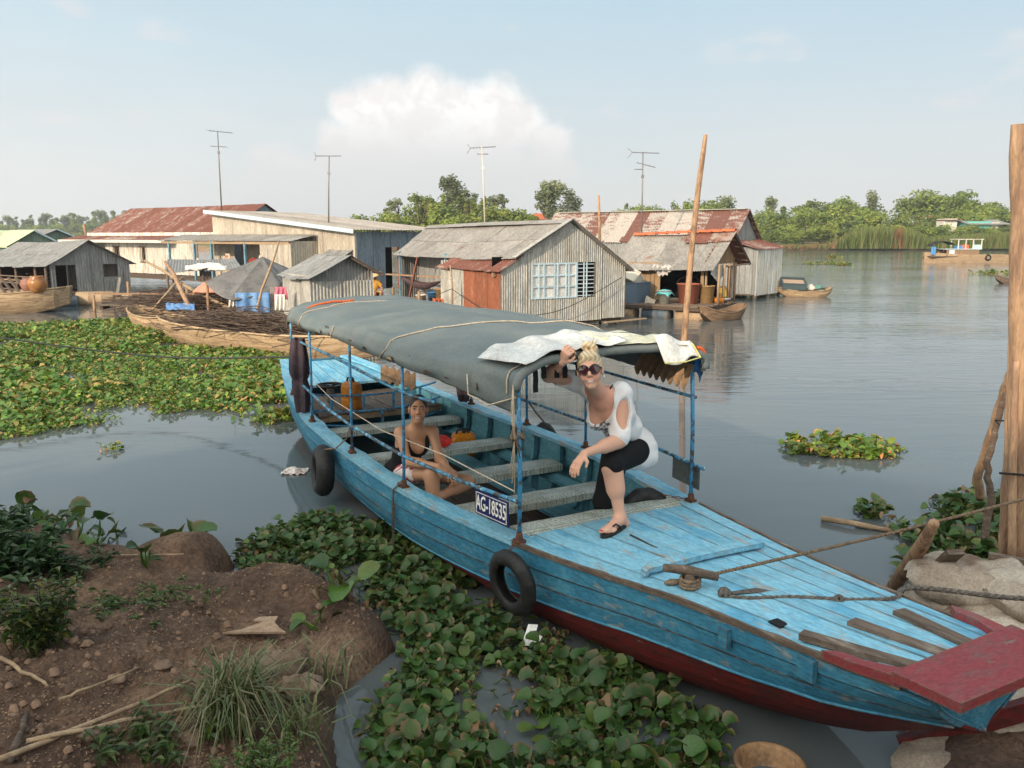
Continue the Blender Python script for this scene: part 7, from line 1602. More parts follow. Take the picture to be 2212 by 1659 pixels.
def sdf_hand(sd, wr, d, back, curl, thumb, k=1.0, spread=.012):
    d = unit(d); n = unit(back - d * np.dot(back, d)); s_ = np.cross(d, n)
    kn = wr + d * .078 * k
    for o in (-.024, -.008, .008, .024): sd.cap(wr + s_ * o * .55 * k, kn + s_ * o * k, .014 * k, .011 * k, .012)
    lens = (.032, .040, .042, .038)
    for i, o in enumerate((-.027, -.009, .009, .027)):
        p = kn + s_ * o * k; th = 0.0; l = lens[i] * k
        for j, f in enumerate((1.0, .72, .55)):
            th += curl[j] * (1 + .08 * (i - 1.5)); dd = unit(d * math.cos(th) - n * math.sin(th) + s_ * spread * (i - 1.5) * 4); q = p + dd * l * f; sd.cap(p, q, .0088 * k, .0078 * k, .005); p = q
    p = wr + d * .022 * k + s_ * .022 * thumb * k; q = p + unit(d * .6 + s_ * thumb * .8 - n * .35) * .038 * k; sd.cap(p, q, .013 * k, .0105 * k, .012); sd.cap(q, q + unit(d * .9 + s_ * thumb * .1 - n * .45) * .032 * k, .0105 * k, .0085 * k, .006)
def limb(sd, a, b, c, r, k=.03):
    """two tapered segments with a muscle belly on each"""
    a, b, c = (np.array(q, dtype=float) for q in (a, b, c)); sd.cap(a, b, r[0], r[1], k); sd.cap(b, c, r[1] * 1.02, r[2], k); sd.cap(b + (c - b) * .12, b + (c - b) * .45, r[1] * 1.08, r[1] * 1.06, k)
def P3(x, y, Y): q = at(x, y, Y=Y); return V3(q.x, q.y, q.z)
def c7(x, y, Y): return P3((1000 + x * .3255) / 1.0398, (700 + y * .3255) / 1.0398, Y)
def c8(x, y, Y): return P3((640 + x * .2894) / 1.0398, (780 + y * .2894) / 1.0398, Y)

def standing_woman():
    hd = c7(1000, 405, 5.15); neck = c7(1075, 575, 5.36); rsh, rel, rwr = c7(905, 475, 5.50), c7(712, 440, 5.36), c7(805, 350, 5.165); lsh, lel, lwr = c7(1210, 560, 5.40), c7(1205, 890, 5.31), c7(960, 980, 5.08)
    hip = c7(1290, 905, 5.75); lh = c7(1300, 960, 5.66); lk = c7(1150, 1055, 5.27); la = c7(1205, 1470, 5.225); la[2] = .675
    rh = hip + V3(-.10, .02, -.05); rk = V3(.66, 5.72, .62); ra = V3(.72, 5.98, .15)
    org = (la[0], la[1], .06); t = thing('person', 'woman in white cut-out top and sunglasses stepping onto the bow deck', 'person', org)
    H = Frame(hd, V3(-.16, -1, .14), V3(-.10, .20, 1)); lo, hi = (.16, 4.93, .04), (1.04, 6.14, 1.84)
    sk = (.68, .385, .275)
    def torso(sd, g, kk=.05, arms=True):
        up = unit(neck - hip); side = unit(rsh - lsh); fw = unit(np.cross(side, up)); fw = fw if fw[1] < 0 else -fw; Mx = np.stack([side, fw, np.cross(side, fw)], 1)
        ch = hip + (neck - hip) * .70; sd.ell(ch, (.165 + g, .112 + g, .15 + g), Mx, kk); sd.ell(hip + (neck - hip) * .38, (.138 + g * 1.5, .102 + g * 1.5, .13 + g), Mx, kk); sd.ell(hip, (.168 + g, .125 + g, .125 + g), Mx, kk)
        for q in (-1, 1): sd.ell(ch + side * .075 * q + fw * .085 - up * .03, (.068 + g, .06 + g, .065 + g), Mx, .035)
        sd.cap(neck - up * .035, rsh, .062 + g * .5, .058 + g, kk); sd.cap(neck - up * .035, lsh, .062 + g * .5, .058 + g, kk); return up, side, fw
    sd = SDF(lo, hi, .005); sdf_head(sd, H, neck + unit(hip - neck) * .03); up, side, fw = torso(sd, 0.0)
    limb(sd, rsh, rel, rwr, (.052, .041, .026)); limb(sd, lsh, lel, lwr, (.052, .042, .026)); limb(sd, lh, lk, la, (.092, .056, .034)); limb(sd, rh, rk, ra, (.092, .058, .036)); sd.ell(lk + V3(-.02, -.03, -.01), (.05, .05, .055), None, .03); sd.cap(lk + (la - lk) * .2, lk + (la - lk) * .5, .054, .045, .03)
    sdf_hand(sd, rwr, c7(838, 272, 5.12) - rwr, V3(-.35, -.8, .25), (.9, 1.1, .8), 1); sdf_hand(sd, lwr, c7(890, 1075, 5.02) - lwr, V3(-.5, -.55, .6), (.30, .35, .25), -1)
    toe = V3(.585, 5.035, .634); heel = la + V3(.035, .03, -.045); sd.cap(la, heel + V3(0, 0, -.005), .036, .034, .03); sd.cap(la + V3(-.02, -.03, -.02), toe + V3(.03, .045, .008), .038, .028, .03); fd = unit(toe - heel); fs = V3(-fd[1], fd[0], 0)
    for i, o in enumerate((-.034, -.017, 0, .016, .032)): b_ = toe - fd * (.055 + .012 * abs(i - 1)) + fs * o; sd.cap(b_ + V3(0, 0, .006), b_ + fd * (.05 - .006 * i), .0125 if i else .015, .0095 if i else .012, .01)
    sd.cap(ra, ra + V3(-.06, -.13, -.06), .036, .026, .03)
    def paint(P):
        C = np.tile(V3(*sk), (len(P), 1)); red = np.exp(-((P - (neck + V3(0, -.08, -.02))) ** 2).sum(1) / .02); C *= np.stack([1 + .06 * red, 1 - .12 * red, 1 - .12 * red], 1); C = head_paint(H, P, C, (.56, .26, .21), True, 1.0, (.34, .22, .13), False)
        nail = (np.linalg.norm(P[:, :2] - toe[:2], axis=1) < .05) & (P[:, 2] > .640) & (((P - toe) @ fd) > -.018); C[nail] = (.45, .06, .07); return C
    sdf_obj('body', sd, m_skin, t, paint, org)
    # white top: loose body, half sleeves, wide neck and open shoulders
    sh = SDF(lo, hi, .005); torso(sh, .009, .06); hem = hip + V3(.03, .02, -.10); sh.ell(hem, (.168, .148, .10), None, .06); sh.cap(rsh, rsh + (rel - rsh) * .62, .066, .060, .04); sh.cap(lsh, lsh + (lel - lsh) * .90, .068, .072, .05)
    X, Y, Z = np.meshgrid(*[sh.lo[k_] + sh.h * np.arange(sh.D.shape[k_], dtype=np.float32) for k_ in range(3)], indexing='ij'); sh.D += .0022 * np.sin(X * 38 + Z * 52 + 2 * np.sin(Y * 22)) + .0014 * np.sin(Z * 70 - X * 44 + Y * 30); del X, Y, Z
    sh.ell(neck + fw * .10 - up * .02, (.105, .14, .15), np.stack([side, fw, up], 1), .01, True); sh.ell(neck + up * .06, (.11, .10, .10), None, .01, True)
    for s_, o in ((lsh, lel), (rsh, rel)): c = s_ + (o - s_) * .40; d = unit(o - s_); nn = unit(V3(.35, -1, .1) if s_ is lsh else V3(-.1, -1, -.05)); sh.ell(c + nn * .085, (.058, .085, .110 if s_ is lsh else .085), np.stack([unit(np.cross(d, nn)), nn, d], 1), .008, True)
    def paint2(P):
        C = np.tile(V3(.80, .79, .80), (len(P), 1)); q = (P - (hip + (neck - hip) * .48)) @ np.stack([side, fw, up], 1); a, b_, c_ = q[:, 0], q[:, 1], q[:, 2]
        n = np.sin(a * 95 + 3 * np.sin(c_ * 60)) * np.sin(c_ * 80 + 2 * np.sin(a * 55)) + .6 * np.sin(a * 160 + c_ * 130); m = (b_ > .0) & (((a - .055) / .10) ** 2 + ((c_ - .01) / .17) ** 2 < 1 + .4 * n); d1 = m & (n > .15); C[d1] = (.12, .11, .12); C[m & (n > -.15) & (n <= .15)] = (.40, .38, .39); C[m & (n < -.9)] = (.62, .30, .32); return C
    sdf_obj('white_top', sh, m_cloth, t, paint2, org)
    ca = SDF(lo, hi, .006); ca.ell(hip + V3(0, 0, -.03), (.172, .135, .12), None, .04); ca.cap(lh, lk + (lk - lh) * .03, .108, .072, .04); ca.cap(rh, rk, .108, .075, .04); ca.cap(rk, rk + (ra - rk) * .25, .075, .066, .03); ca.cap(lk, lk + (la - lk) * .06, .072, .069, .02)
    sdf_obj('black_capri_trousers', ca, m_cloth, t, lambda P: np.tile(V3(.010, .010, .011), (len(P), 1)), org)
    ha = SDF(tuple(hd - .2), tuple(hd + .25), .004); ha.ell(H(0, -.022, .040), (.080, .092, .088), H.M, .02); ha.ell(H(0, .005, .085), (.060, .070, .040), H.M, .02); bun = H(-.012, -.03, .145)
    for i in range(9): a = i * .7; ha.ell(bun + H.r * .028 * math.cos(a) + H.u * .02 * math.sin(a * 1.3) + H.f * .02 * math.sin(a), (.026, .024, .020), None, .008)
    for i in range(7): a = i * .9 - .3; ha.cap(bun, bun + H.r * .055 * math.cos(a) + H.u * (.035 + .02 * math.sin(a * 2)), .010, .003, .006)
    ha.ell(H(0, .085, -.055), (.075, .075, .105), H.M, .012, True)
    sdf_obj('blond_hair', ha, m_hair, t, lambda P: np.tile(V3(.68, .54, .35), (len(P), 1)) * (.85 + .25 * np.sin(P[:, :1] * 210 + 4 * np.sin(P[:, 2:] * 60))), org)
    O = Vector(org)
    def hv(x, y, z): return Vector(H(x, y, z)) - O
    fr = MB(); m_shade = M('black_sunglasses', (.012, .010, .010), rough=.2, bump=0, spec=.6); m_lens = M('plum_lens', (.045, .012, .018), rough=.08, bump=0, spec=.8)
    for q in (-1, 1):
        ring = [(q * (.0345 + .032 * math.cos(a) * (1 + .10 * math.cos(2 * a))), .100 - .012 * abs(math.cos(a)) * (math.cos(a) * 1 > 0) - .004, .006 + .0265 * math.sin(a) * (1 - .12 * math.cos(2 * a))) for a in np.linspace(0, 6.283, 17)]
        fr.tube([hv(*p) for p in ring], .0042, 5); fr.tube([hv(q * .064, .088, .014), hv(q * .074, .05, .012), hv(q * .078, .0, .006)], .0045, 5)
    fr.tube([hv(-.008, .103, .012), hv(0, .106, .014), hv(.008, .103, .012)], .0045, 5); g = fr.build('sunglasses', m_shade, t, smooth=True)
    for q in (-1, 1):
        ln = MB(); vs = [hv(q * .034, .100, .008)] + [hv(q * (.0345 + .031 * math.cos(a)), .097 - .010 * (math.cos(a) > 0) * math.cos(a), .006 + .0255 * math.sin(a)) for a in np.linspace(0, 6.283, 17)[:-1]]; ln.add(vs, [(0, 1 + i, 1 + (i + 1) % 16) for i in range(16)]); ln.build('lens', m_lens, g)
    e = MB(); e.lathe([(0, -.008), (.006, -.005), (.008, 0), (.006, .005), (0, .008)], hv(-.082, .002, -.045), 8); e.build('pearl_earring', m_letter, t, smooth=True)
    st = MB(); st.tube([Vector(neck + (lsh - neck) * .62 + up * .058 + fw * .075 - V3(*org)), Vector(neck + (lsh - neck) * .66 + up * .068 - V3(*org)), Vector(neck + (lsh - neck) * .62 + up * .03 - fw * .07 - V3(*org))], .006, 5); st.build('dark_strap', m_blackcloth, t)
    # flip-flop under the foot on the deck
    so = MB(); c0 = (toe + heel) / 2; L = np.linalg.norm(toe - heel) + .045; ol = []
    for a in np.linspace(0, 6.283, 23)[:-1]: x = math.cos(a); y = math.sin(a) * (.043 + .008 * x); ol.append(Vector(c0 + fd * (x * L / 2) + fs * y) - O)
    k_ = len(ol); so.add([Vector((p.x, p.y, .621 - O.z)) for p in ol] + [Vector((p.x, p.y, .604 - O.z)) for p in ol], [tuple(range(k_)), tuple(range(k_, 2 * k_))[::-1]] + [(i, (i + 1) % k_, k_ + (i + 1) % k_, k_ + i) for i in range(k_)]); fl = so.build('flip_flop', M('dark_sandal', (.022, .019, .018), rough=.7, bump=.1), t)
    for q in (-1, 1): sb = MB(); m_ = toe - fd * .055 + fs * .006; sb.tube([Vector(m_ + V3(0, 0, .012)) - O, Vector(m_ - fd * .045 + fs * q * .026 + V3(0, 0, .040)) - O, Vector(m_ - fd * .10 + fs * q * .046 + V3(0, 0, .0)) - O], .006, 5); sb.build('strap', MATS['dark_sandal'], fl, smooth=True)
    return t
def seated_woman():
    hd = c8(1035, 480, 6.72); neck = c8(1025, 630, 6.80); rsh, rel, rwr = c8(895, 665, 6.76), c8(950, 885, 6.60), c8(1195, 925, 6.40); lsh, lel, lwr = c8(1145, 655, 6.84), c8(1200, 865, 6.72), c8(1270, 945, 6.44)
    hip = c8(900, 955, 6.90); rh = hip + V3(.05, -.10, -.0); rk = c8(1140, 985, 6.50); ra = rk + V3(.02, -.06, -.40); lh = hip + V3(.06, .06, 0); lk = c8(1420, 1045, 6.72); la = c8(1190, 1165, 6.48)
    org = (hip[0], hip[1], .40); t = thing('person', 'young woman in black tank top sitting on a bench in the boat', 'person', org); H = Frame(hd, V3(.10, -1, .14), V3(.03, .16, 1)); lo, hi = (-1.22, 6.22, .04), (-.22, 7.12, 1.30); sk = (.52, .28, .17)
    up = unit(neck - hip); side = unit(rsh - lsh); fw = unit(np.cross(side, up)); fw = fw if fw[1] < 0 else -fw; Mx = np.stack([side, fw, np.cross(side, fw)], 1); ch = hip + (neck - hip) * .68
    def torso(sd, g, kk=.05):
        sd.ell(ch, (.142 + g, .100 + g, .13 + g), Mx, kk); sd.ell(hip + (neck - hip) * .35, (.115 + g, .088 + g, .12 + g), Mx, kk); sd.ell(hip, (.145 + g, .125 + g, .11 + g), None, kk)
        for q in (-1, 1): sd.ell(ch + side * .062 * q + fw * .078 - up * .02, (.055 + g, .05 + g, .055 + g), Mx, .03)
    sd = SDF(lo, hi, .005); sdf_head(sd, H, neck + unit(hip - neck) * .02, .98); torso(sd, 0.0); sd.cap(neck - up * .03, rsh, .050, .050, .05); sd.cap(neck - up * .03, lsh, .050, .050, .05)
    limb(sd, rsh, rel, rwr, (.045, .036, .024)); limb(sd, lsh, lel, lwr, (.045, .036, .024)); limb(sd, rh, rk, ra, (.082, .053, .034)); limb(sd, lh, lk, la, (.080, .053, .034)); sdf_hand(sd, rwr, c8(1300, 1000, 6.36) - rwr, V3(.1, -.5, .8), (.35, .5, .3), 1, .95); sdf_hand(sd, lwr, c8(1330, 1035, 6.38) - lwr, V3(.3, -.5, .7), (.4, .5, .3), -1, .95)
    sd.cap(ra, ra + V3(-.02, -.14, -.06), .036, .026, .03); sd.cap(la, la + V3(-.12, -.06, -.02), .034, .026, .03)
    def paint(P): C = np.tile(V3(*sk), (len(P), 1)); return head_paint(H, P, C, (.32, .11, .09), True, .98, (.05, .03, .02), True)
    sdf_obj('body', sd, m_skin, t, paint, org)
    tk = SDF(lo, hi, .005); torso(tk, .010); tk.cap(neck + (rsh - neck) * .55, ch + side * .08 + fw * .07, .040, .05, .03); tk.cap(neck + (lsh - neck) * .55, ch - side * .08 + fw * .07, .040, .05, .03); tk.ell(neck + fw * .09 - up * .03, (.075, .13, .15), np.stack([side, fw, up], 1), .01, True); tk.ell(neck + up * .05, (.085, .09, .085), None, .01, True)
    for q in (-1, 1): tk.ell(ch + side * .185 * q + up * .10, (.075, .12, .13), np.stack([side, fw, up], 1), .01, True)
    tk.ell(hip + V3(0, 0, -.13), (.3, .3, .12), None, .01, True); sdf_obj('black_tank_top', tk, m_cloth, t, lambda P: np.tile(V3(.013, .013, .014), (len(P), 1)), org)
    so = SDF(lo, hi, .006); so.ell(hip + V3(0, 0, -.02), (.152, .135, .105), None, .03); so.cap(rh, rh + (rk - rh) * .38, .098, .086, .03); so.cap(lh, lh + (lk - lh) * .32, .096, .086, .03)
    sdf_obj('red_white_shorts', so, m_cloth, t, lambda P: np.where((np.sin(P[:, :1] * 75 + 2 * np.sin(P[:, 2:] * 50)) * np.sin(P[:, 1:2] * 80 + P[:, 2:] * 60) > -.1), V3(.70, .62, .60), V3(.46, .06, .07)), org)
    ha = SDF(tuple(hd - .22), tuple(hd + .2), .004); ha.ell(H(0, -.022, .036), (.077, .092, .086), H.M, .02); ha.ell(H(0, -.10, .02), (.03, .035, .035), H.M, .02); ha.cap(H(0, -.12, 0), H(.03, -.11, -.14), .024, .014, .02); ha.ell(H(0, .092, -.058), (.064, .078, .108), H.M, .012, True)
    sdf_obj('dark_hair', ha, m_hair, t, lambda P: np.tile(V3(.030, .018, .012), (len(P), 1)), org)
standing_woman(); seated_woman()
def small_person(lab, foot, face, shirt, hair, seat=.35, hat=False, sk=(.33, .19, .12), lean=.25):
    f = V3(*foot); fw = unit(V3(*face)); sd_ = V3(-fw[1], fw[0], 0); hip = f + V3(0, 0, seat); neck = hip + V3(0, 0, .46) + fw * lean * .5; hd = neck + V3(0, 0, .15) + fw * .06; t = thing('person', lab, 'person', tuple(f)); H = Frame(hd, fw + V3(0, 0, -.35), V3(0, 0, 1)); lo = tuple(f + V3(-.6, -.6, -.02)); hi = tuple(f + V3(.6, .6, 1.45))
    sd = SDF(lo, hi, .011); sdf_head(sd, H, neck, 1.0); sd.ell(hip + (neck - hip) * .65, (.15, .12, .16), None, .05); sd.ell(hip, (.16, .15, .13), None, .05); pts = {}
    for q in (-1, 1):
        s_ = neck + sd_ * .17 * q - V3(0, 0, .04); el = s_ + fw * .10 + sd_ * .06 * q - V3(0, 0, .24); w = el + fw * .20 - sd_ * .10 * q - V3(0, 0, .02); limb(sd, s_, el, w, (.048, .040, .028)); sd.cap(w, w + fw * .09, .026, .02, .02); kn = hip + fw * .42 + sd_ * .12 * q + V3(0, 0, .05); an = f + fw * .36 + sd_ * .10 * q + V3(0, 0, .05); limb(sd, hip + sd_ * .08 * q, kn, an, (.085, .058, .04)); sd.cap(an, an + fw * .12 - V3(0, 0, .02), .035, .028, .02)
    sdf_obj('body', sd, m_skin, t, lambda P: head_paint(H, P, np.tile(V3(*sk), (len(P), 1)), (.25, .09, .08), False), tuple(f))
    s2 = SDF(lo, hi, .011); s2.ell(hip + (neck - hip) * .62, (.170, .138, .19), None, .05); s2.ell(hip, (.175, .165, .14), None, .05); [s2.cap(neck + sd_ * .05 * q, neck + sd_ * .17 * q - V3(0, 0, .04) + (fw * .10 + sd_ * .06 * q - V3(0, 0, .24)) * .5, .07, .062, .04) for q in (-1, 1)]; [s2.cap(hip + sd_ * .08 * q, hip + fw * .40 + sd_ * .12 * q + V3(0, 0, .05), .10, .075, .03) for q in (-1, 1)]
    sdf_obj('clothes', s2, m_cloth, t, lambda P: np.where((P[:, 2:] > hip[2] + .08), V3(*shirt), V3(.05, .045, .06)) * (.9 + .2 * (np.sin(P[:, :1] * 60) * np.sin(P[:, 2:] * 70) > .2)), tuple(f))
    h3 = SDF(tuple(hd - .2), tuple(hd + .2), .008); h3.ell(H(0, -.025, .036), (.078, .092, .086), H.M, .02); h3.ell(H(0, .09, -.045), (.068, .08, .108), H.M, .012, True); sdf_obj('hair', h3, m_hair, t, lambda P: np.tile(V3(*hair), (len(P), 1)), tuple(f))
    if hat:
        mb = MB(); mb.lathe([(0, .17), (.06, .125), (.235, 0), (.235, -.008), (.06, .11), (0, .15)], (0, 0, 0), 20); o = mb.build('conical_hat', M('straw_hat', (.50, .36, .20), (.40, .28, .15), scale=20, rough=.85), t, smooth=True); o.location = Vector(hd - f) + Vector((0, 0, .045)); o.rotation_euler = (.35, -.25, 0)
q = H1(-.85, 6.6, .34); small_person('woman in conical straw hat and orange yellow shirt sitting by the porch', (q.x, q.y, q.z), (.5, -.8, 0), (.62, .32, .06), (.02, .015, .012), .30, True)
q = at(638, 620, z=.55); q = Vector((-6.3, 24.6, .55)); small_person('dark haired person sitting behind the corrugated shed, nearer the slim pole', (q.x, q.y, q.z), (.9, -.4, 0), (.05, .05, .06), (.015, .012, .01), .42); small_person('dark haired person sitting behind the corrugated shed, closer to its roof ridge', (q.x + .5, q.y + .25, q.z), (-.5, -.8, 0), (.10, .09, .10), (.015, .012, .01), .44)
# ------------------------------------------------------------------ sandbags, posts and litter at the landing
m_bag = M('muddy_pale_sandbag', (.50, .43, .355), (.33, .26, .20), scale=3, lo=.40, hi=.66, rough=.9, bump=.6, bscale=70, c3=(.17, .115, .08), scale3=2.4, lo3=.52, hi3=.68)
def sandbag(lab, x, y, z, L, W, T, rz, seed, tilt=(0, 0)):
    mb = MB(); NU, NV = 22, 14
    def fn(u, v):
        a = v * 2 * math.pi; k = 2 * u - 1; e = (1 - abs(k) ** 3.2) ** .5; cx, cz = math.cos(a), math.sin(a); sg = lambda q: math.copysign(abs(q) ** .75, q)
        w = W / 2 * (.35 + .65 * e) if abs(k) < .999 else W * .16; h_ = T / 2 * e; n = fbm(k * 2 + seed, cx * 1.5, cz * 1.5, 1, 4)
        cr = .018 * math.sin(k * 9 + 3 * cx + seed) * math.sin(a * 2 + k * 4)
        return (k * L / 2 + .02 * n, sg(cx) * w * (1 + .12 * n), sg(cz) * h_ * (1 + .25 * n) + cr)
    mb.grid(fn, NU, NV); o = mb.build('sandbag', m_bag, smooth=True); o.location = (x, y, z); o.rotation_euler = (tilt[0], tilt[1], rz); tag(o, lab, 'sandbag', 'sandbags piled at the landing')
for i, (px, py, z, L, W, T, rz, lab) in enumerate(((2110, 1258, .42, .78, .46, .24, -.25, 'topmost pale sandbag of the pile below the tied posts'), (2070, 1300, .24, .62, .44, .24, .25, 'sandbag at the water end of the pile, next to the leaning board'), (2175, 1325, .28, .82, .48, .26, -.55, 'sandbag in the middle of the pile behind the red bow boards'), (2120, 1375, .12, .8, .5, .26, -.4, 'lower sandbag just behind the bow deck tip'), (2240, 1290, .42, .6, .45, .24, .2, 'sandbag at the frame edge beside the posts'), (2230, 1400, .22, .7, .5, .26, -.7, 'sandbag at the frame edge level with the red platform'), (2150, 1600, .02, .85, .55, .26, .5, 'muddy sandbag directly under the bow tip'), (2240, 1560, .10, .8, .5, .28, .1, 'sandbag under the bow at the frame edge'), (2070, 1660, .0, .8, .5, .24, .9, 'lowest muddy sandbag in the bottom corner'), (2030, 1350, .06, .6, .42, .22, .1, 'half sunk sandbag at the waterline beside the bow'))):
    q = at(px, py, z=z); sandbag(lab, q.x, q.y, z, L, W, T, rz, i * 3.7, (rnd.uniform(-.12, .12), rnd.uniform(-.15, .15)))
G = 'posts at the landing'
def wpole(lab, pts, r, m=m_pole, nm='mooring_post'):
    P = []
    for i in range(len(pts) - 1):
        for k in range(5): P.append(Vector(pts[i]).lerp(Vector(pts[i + 1]), k / 5) + Vector((rnd.gauss(0, .004), rnd.gauss(0, .004), 0)))
    P.append(Vector(pts[-1])); n = len(P); rs = [lerp(r[0], r[1], i / (n - 1)) * rnd.uniform(.94, 1.06) for i in range(n)]; return pole(nm, lab, P, rs, m, 'post', G, 10)
m_post = M('peeled_post_wood', (.42, .27, .165), (.24, .15, .10), scale=4, lo=.40, hi=.64, rough=.8, bump=.7, bscale=26, stretch=(3, 3, .5))  # pale peeled wood with darker brown streaks
wpole('tallest post at the frame edge, rising far above the others', [at(2200, 1240, Y=5.45), at(2196, 900, Y=5.42), at(2202, 600, Y=5.40), at(2206, 268, Y=5.38)], (.062, .056), m_post)
wpole('split post standing left of the tallest one', [at(2168, 1215, Y=5.5), at(2182, 950, Y=5.48), at(2192, 700, Y=5.45), at(2199, 560, Y=5.43)], (.040, .030), m_post); wpole('thin post between the split post and the tallest one', [at(2184, 1220, Y=5.40), at(2190, 960, Y=5.38), at(2196, 780, Y=5.36)], (.028, .02), m_post)
wpole('bent bough leaning over the water to the posts', [at(2118, 1075, Y=6.6), at(2110, 1035, Y=6.5), at(2140, 940, Y=6.2), at(2170, 840, Y=5.9), at(2198, 770, Y=5.6)], (.040, .026), m_post); wpole('grey branch dropping from the bent bough into the plants', [at(2125, 1170, Y=6.2), at(2140, 1080, Y=6.15), at(2132, 1000, Y=6.1), at(2150, 930, Y=6.05), at(2185, 800, Y=5.8)], (.030, .020), m_wood)
pole('tie_wire', 'dark wire binding the posts together', [at(2160, 1022, Y=5.42), at(2190, 1024, Y=5.30), at(2216, 1026, Y=5.36)], .008, m_black, 'wire'); pole('tie_wire', 'thin wire from the bent bough to the posts', [at(2150, 908, Y=6.0), at(2184, 910, Y=5.45)], .006, m_black, 'wire')
for i, (a, b_, w, lab) in enumerate(((at(2135, 1210, z=.52), at(2225, 1228, z=.52), .10, 'upper board nailed across the foot of the posts'), (at(2130, 1236, z=.46), at(2230, 1262, z=.42), .12, 'lower board nailed across the foot of the posts'))): mb = MB(); mb.beam(a, b_, w * .45, w); tag(mb.build('cross_board', m_wood), lab, 'board')
mb = MB(); mb.tube([at(1918, 1300, z=-.15), at(1922, 1280, z=.0), at(1965, 1215, z=.42), at(1990, 1180, z=.60), at(2018, 1130, z=.86)], [.05, .05, .045, .045, .03], 8); tag(mb.build('driftwood_stake', m_pole, smooth=True), 'rough brown stake leaning from the water beside the bow', 'stake')
mb = MB(); mb.beam(at(1935, 1308, z=.02), at(2065, 1192, z=.62), .11, .035); tag(mb.build('leaning_board', m_wood), 'sawn board leaning beside the rough stake', 'board')
mb = MB(); mb.tube([at(1775, 1120, z=.03), at(1840, 1130, z=.04), at(1940, 1150, z=.01)], [.028, .026, .02], 8); tag(mb.build('floating_stick', m_sawn, smooth=True), 'floating stick pointing out from the hyacinth at the sandbags', 'stick')
mb = MB(); mb.beam(at(1945, 1612, z=.03), at(2260, 1518, z=.34), .05, .09); tag(mb.build('red_plank', m_red), 'dark red plank lying on the sandbags under the bow', 'plank')
mb = MB(); mb.tube([bw(2.02, .47, .62), bw(2.1, .52, .50), bw(2.2, .62, .35)], [.03, .035, .03], 7); tag(mb.build('wood_stub', m_wood, smooth=True), 'short wooden stub between the bow deck and the sandbags', 'stake')
# clay basin at the bottom edge
q = at(1662, 1660, z=.06); t = thing('clay_basin', 'brown clay basin half sunk at the bottom edge', 'basin', (q.x, q.y, -.06)); mb = MB(); mb.lathe([(0, 0), (.10, 0), (.15, .08), (.155, .13), (.165, .15), (.15, .158), (.135, .14), (.125, .08), (.08, .03), (0, .025)], (0, 0, 0), 28); mb.build('basin_body', M('brown_clay', (.26, .15, .075), (.16, .09, .05), scale=6, rough=.55, bump=.3), t, smooth=True)
# litter
m_card = M('brown_cardboard', (.36, .25, .17), (.30, .20, .14), scale=4, rough=.9, bump=.1)
q = at(555, 1375, z=.14); zc = max(bank_z(q.x + dx, q.y + dy) for dx in (-.12, 0, .12) for dy in (-.1, 0, .1)) + .008; vs = [(-.17, -.09), (.19, -.06), (.15, -.03), (.10, .03), (.10, .11), (-.02, .13), (-.05, .10), (.03, .045), (-.08, -.01)]; mb = MB(); k_ = len(vs)
mb.add([(x, y, .012 * math.sin(x * 20) + .012) for x, y in vs] + [(x, y, .012 * math.sin(x * 20)) for x, y in vs], [tuple(range(k_)), tuple(range(k_, 2 * k_))[::-1]] + [(i, (i + 1) % k_, k_ + (i + 1) % k_, k_ + i) for i in range(k_)]); o = mb.build('cardboard_scrap', m_card); o.location = (q.x, q.y, zc); tag(o, 'torn brown cardboard scrap lying on the mud', 'cardboard')
q = at(1145, 1375, z=.10); mb = MB(); vs = [(-.05, -.05), (.05, -.04), (.075, .02), (.03, .03), (.04, .085), (-.02, .08), (-.03, .03)]; k_ = len(vs); mb.add([(x, 0, y) for x, y in vs] + [(x, .006, y) for x, y in vs], [tuple(range(k_)), tuple(range(k_, 2 * k_))[::-1]] + [(i, (i + 1) % k_, k_ + (i + 1) % k_, k_ + i) for i in range(k_)]); o = mb.build('foam_scrap', m_letter); o.location = (q.x, q.y, .09); o.rotation_euler = (-.5, .2, .1); tag(o, 'broken white foam scrap caught in the hyacinth', 'foam')
q = at(638, 1020, z=.0); mb = MB(); mb.slab(lambda u, v: (Vector(((u - .5) * .26, (v - .5) * .22, .012 + .03 * fbm(u * 4, v * 4, 3, 1, 3) + .03 * math.sin(3.14 * u) * math.sin(3.14 * v))), Vector((0, 0, 1))), 16, 14, .004); o = mb.build('plastic_bag', M('crumpled_plastic', (.62, .58, .52), (.42, .30, .28), scale=14, rough=.35, bump=.5, bscale=40), smooth=True); o.location = (q.x, q.y, .0); tag(o, 'crumpled plastic bag floating beside the tyre at the hull', 'bag')
mb = MB(); mb.tube([at(-20, 1122, z=.03), at(40, 1119, z=.03), at(90, 1121, z=.02)], .012, 6); tag(mb.build('floating_straw', m_sawn), 'pale straw floating at the left edge', 'stick')
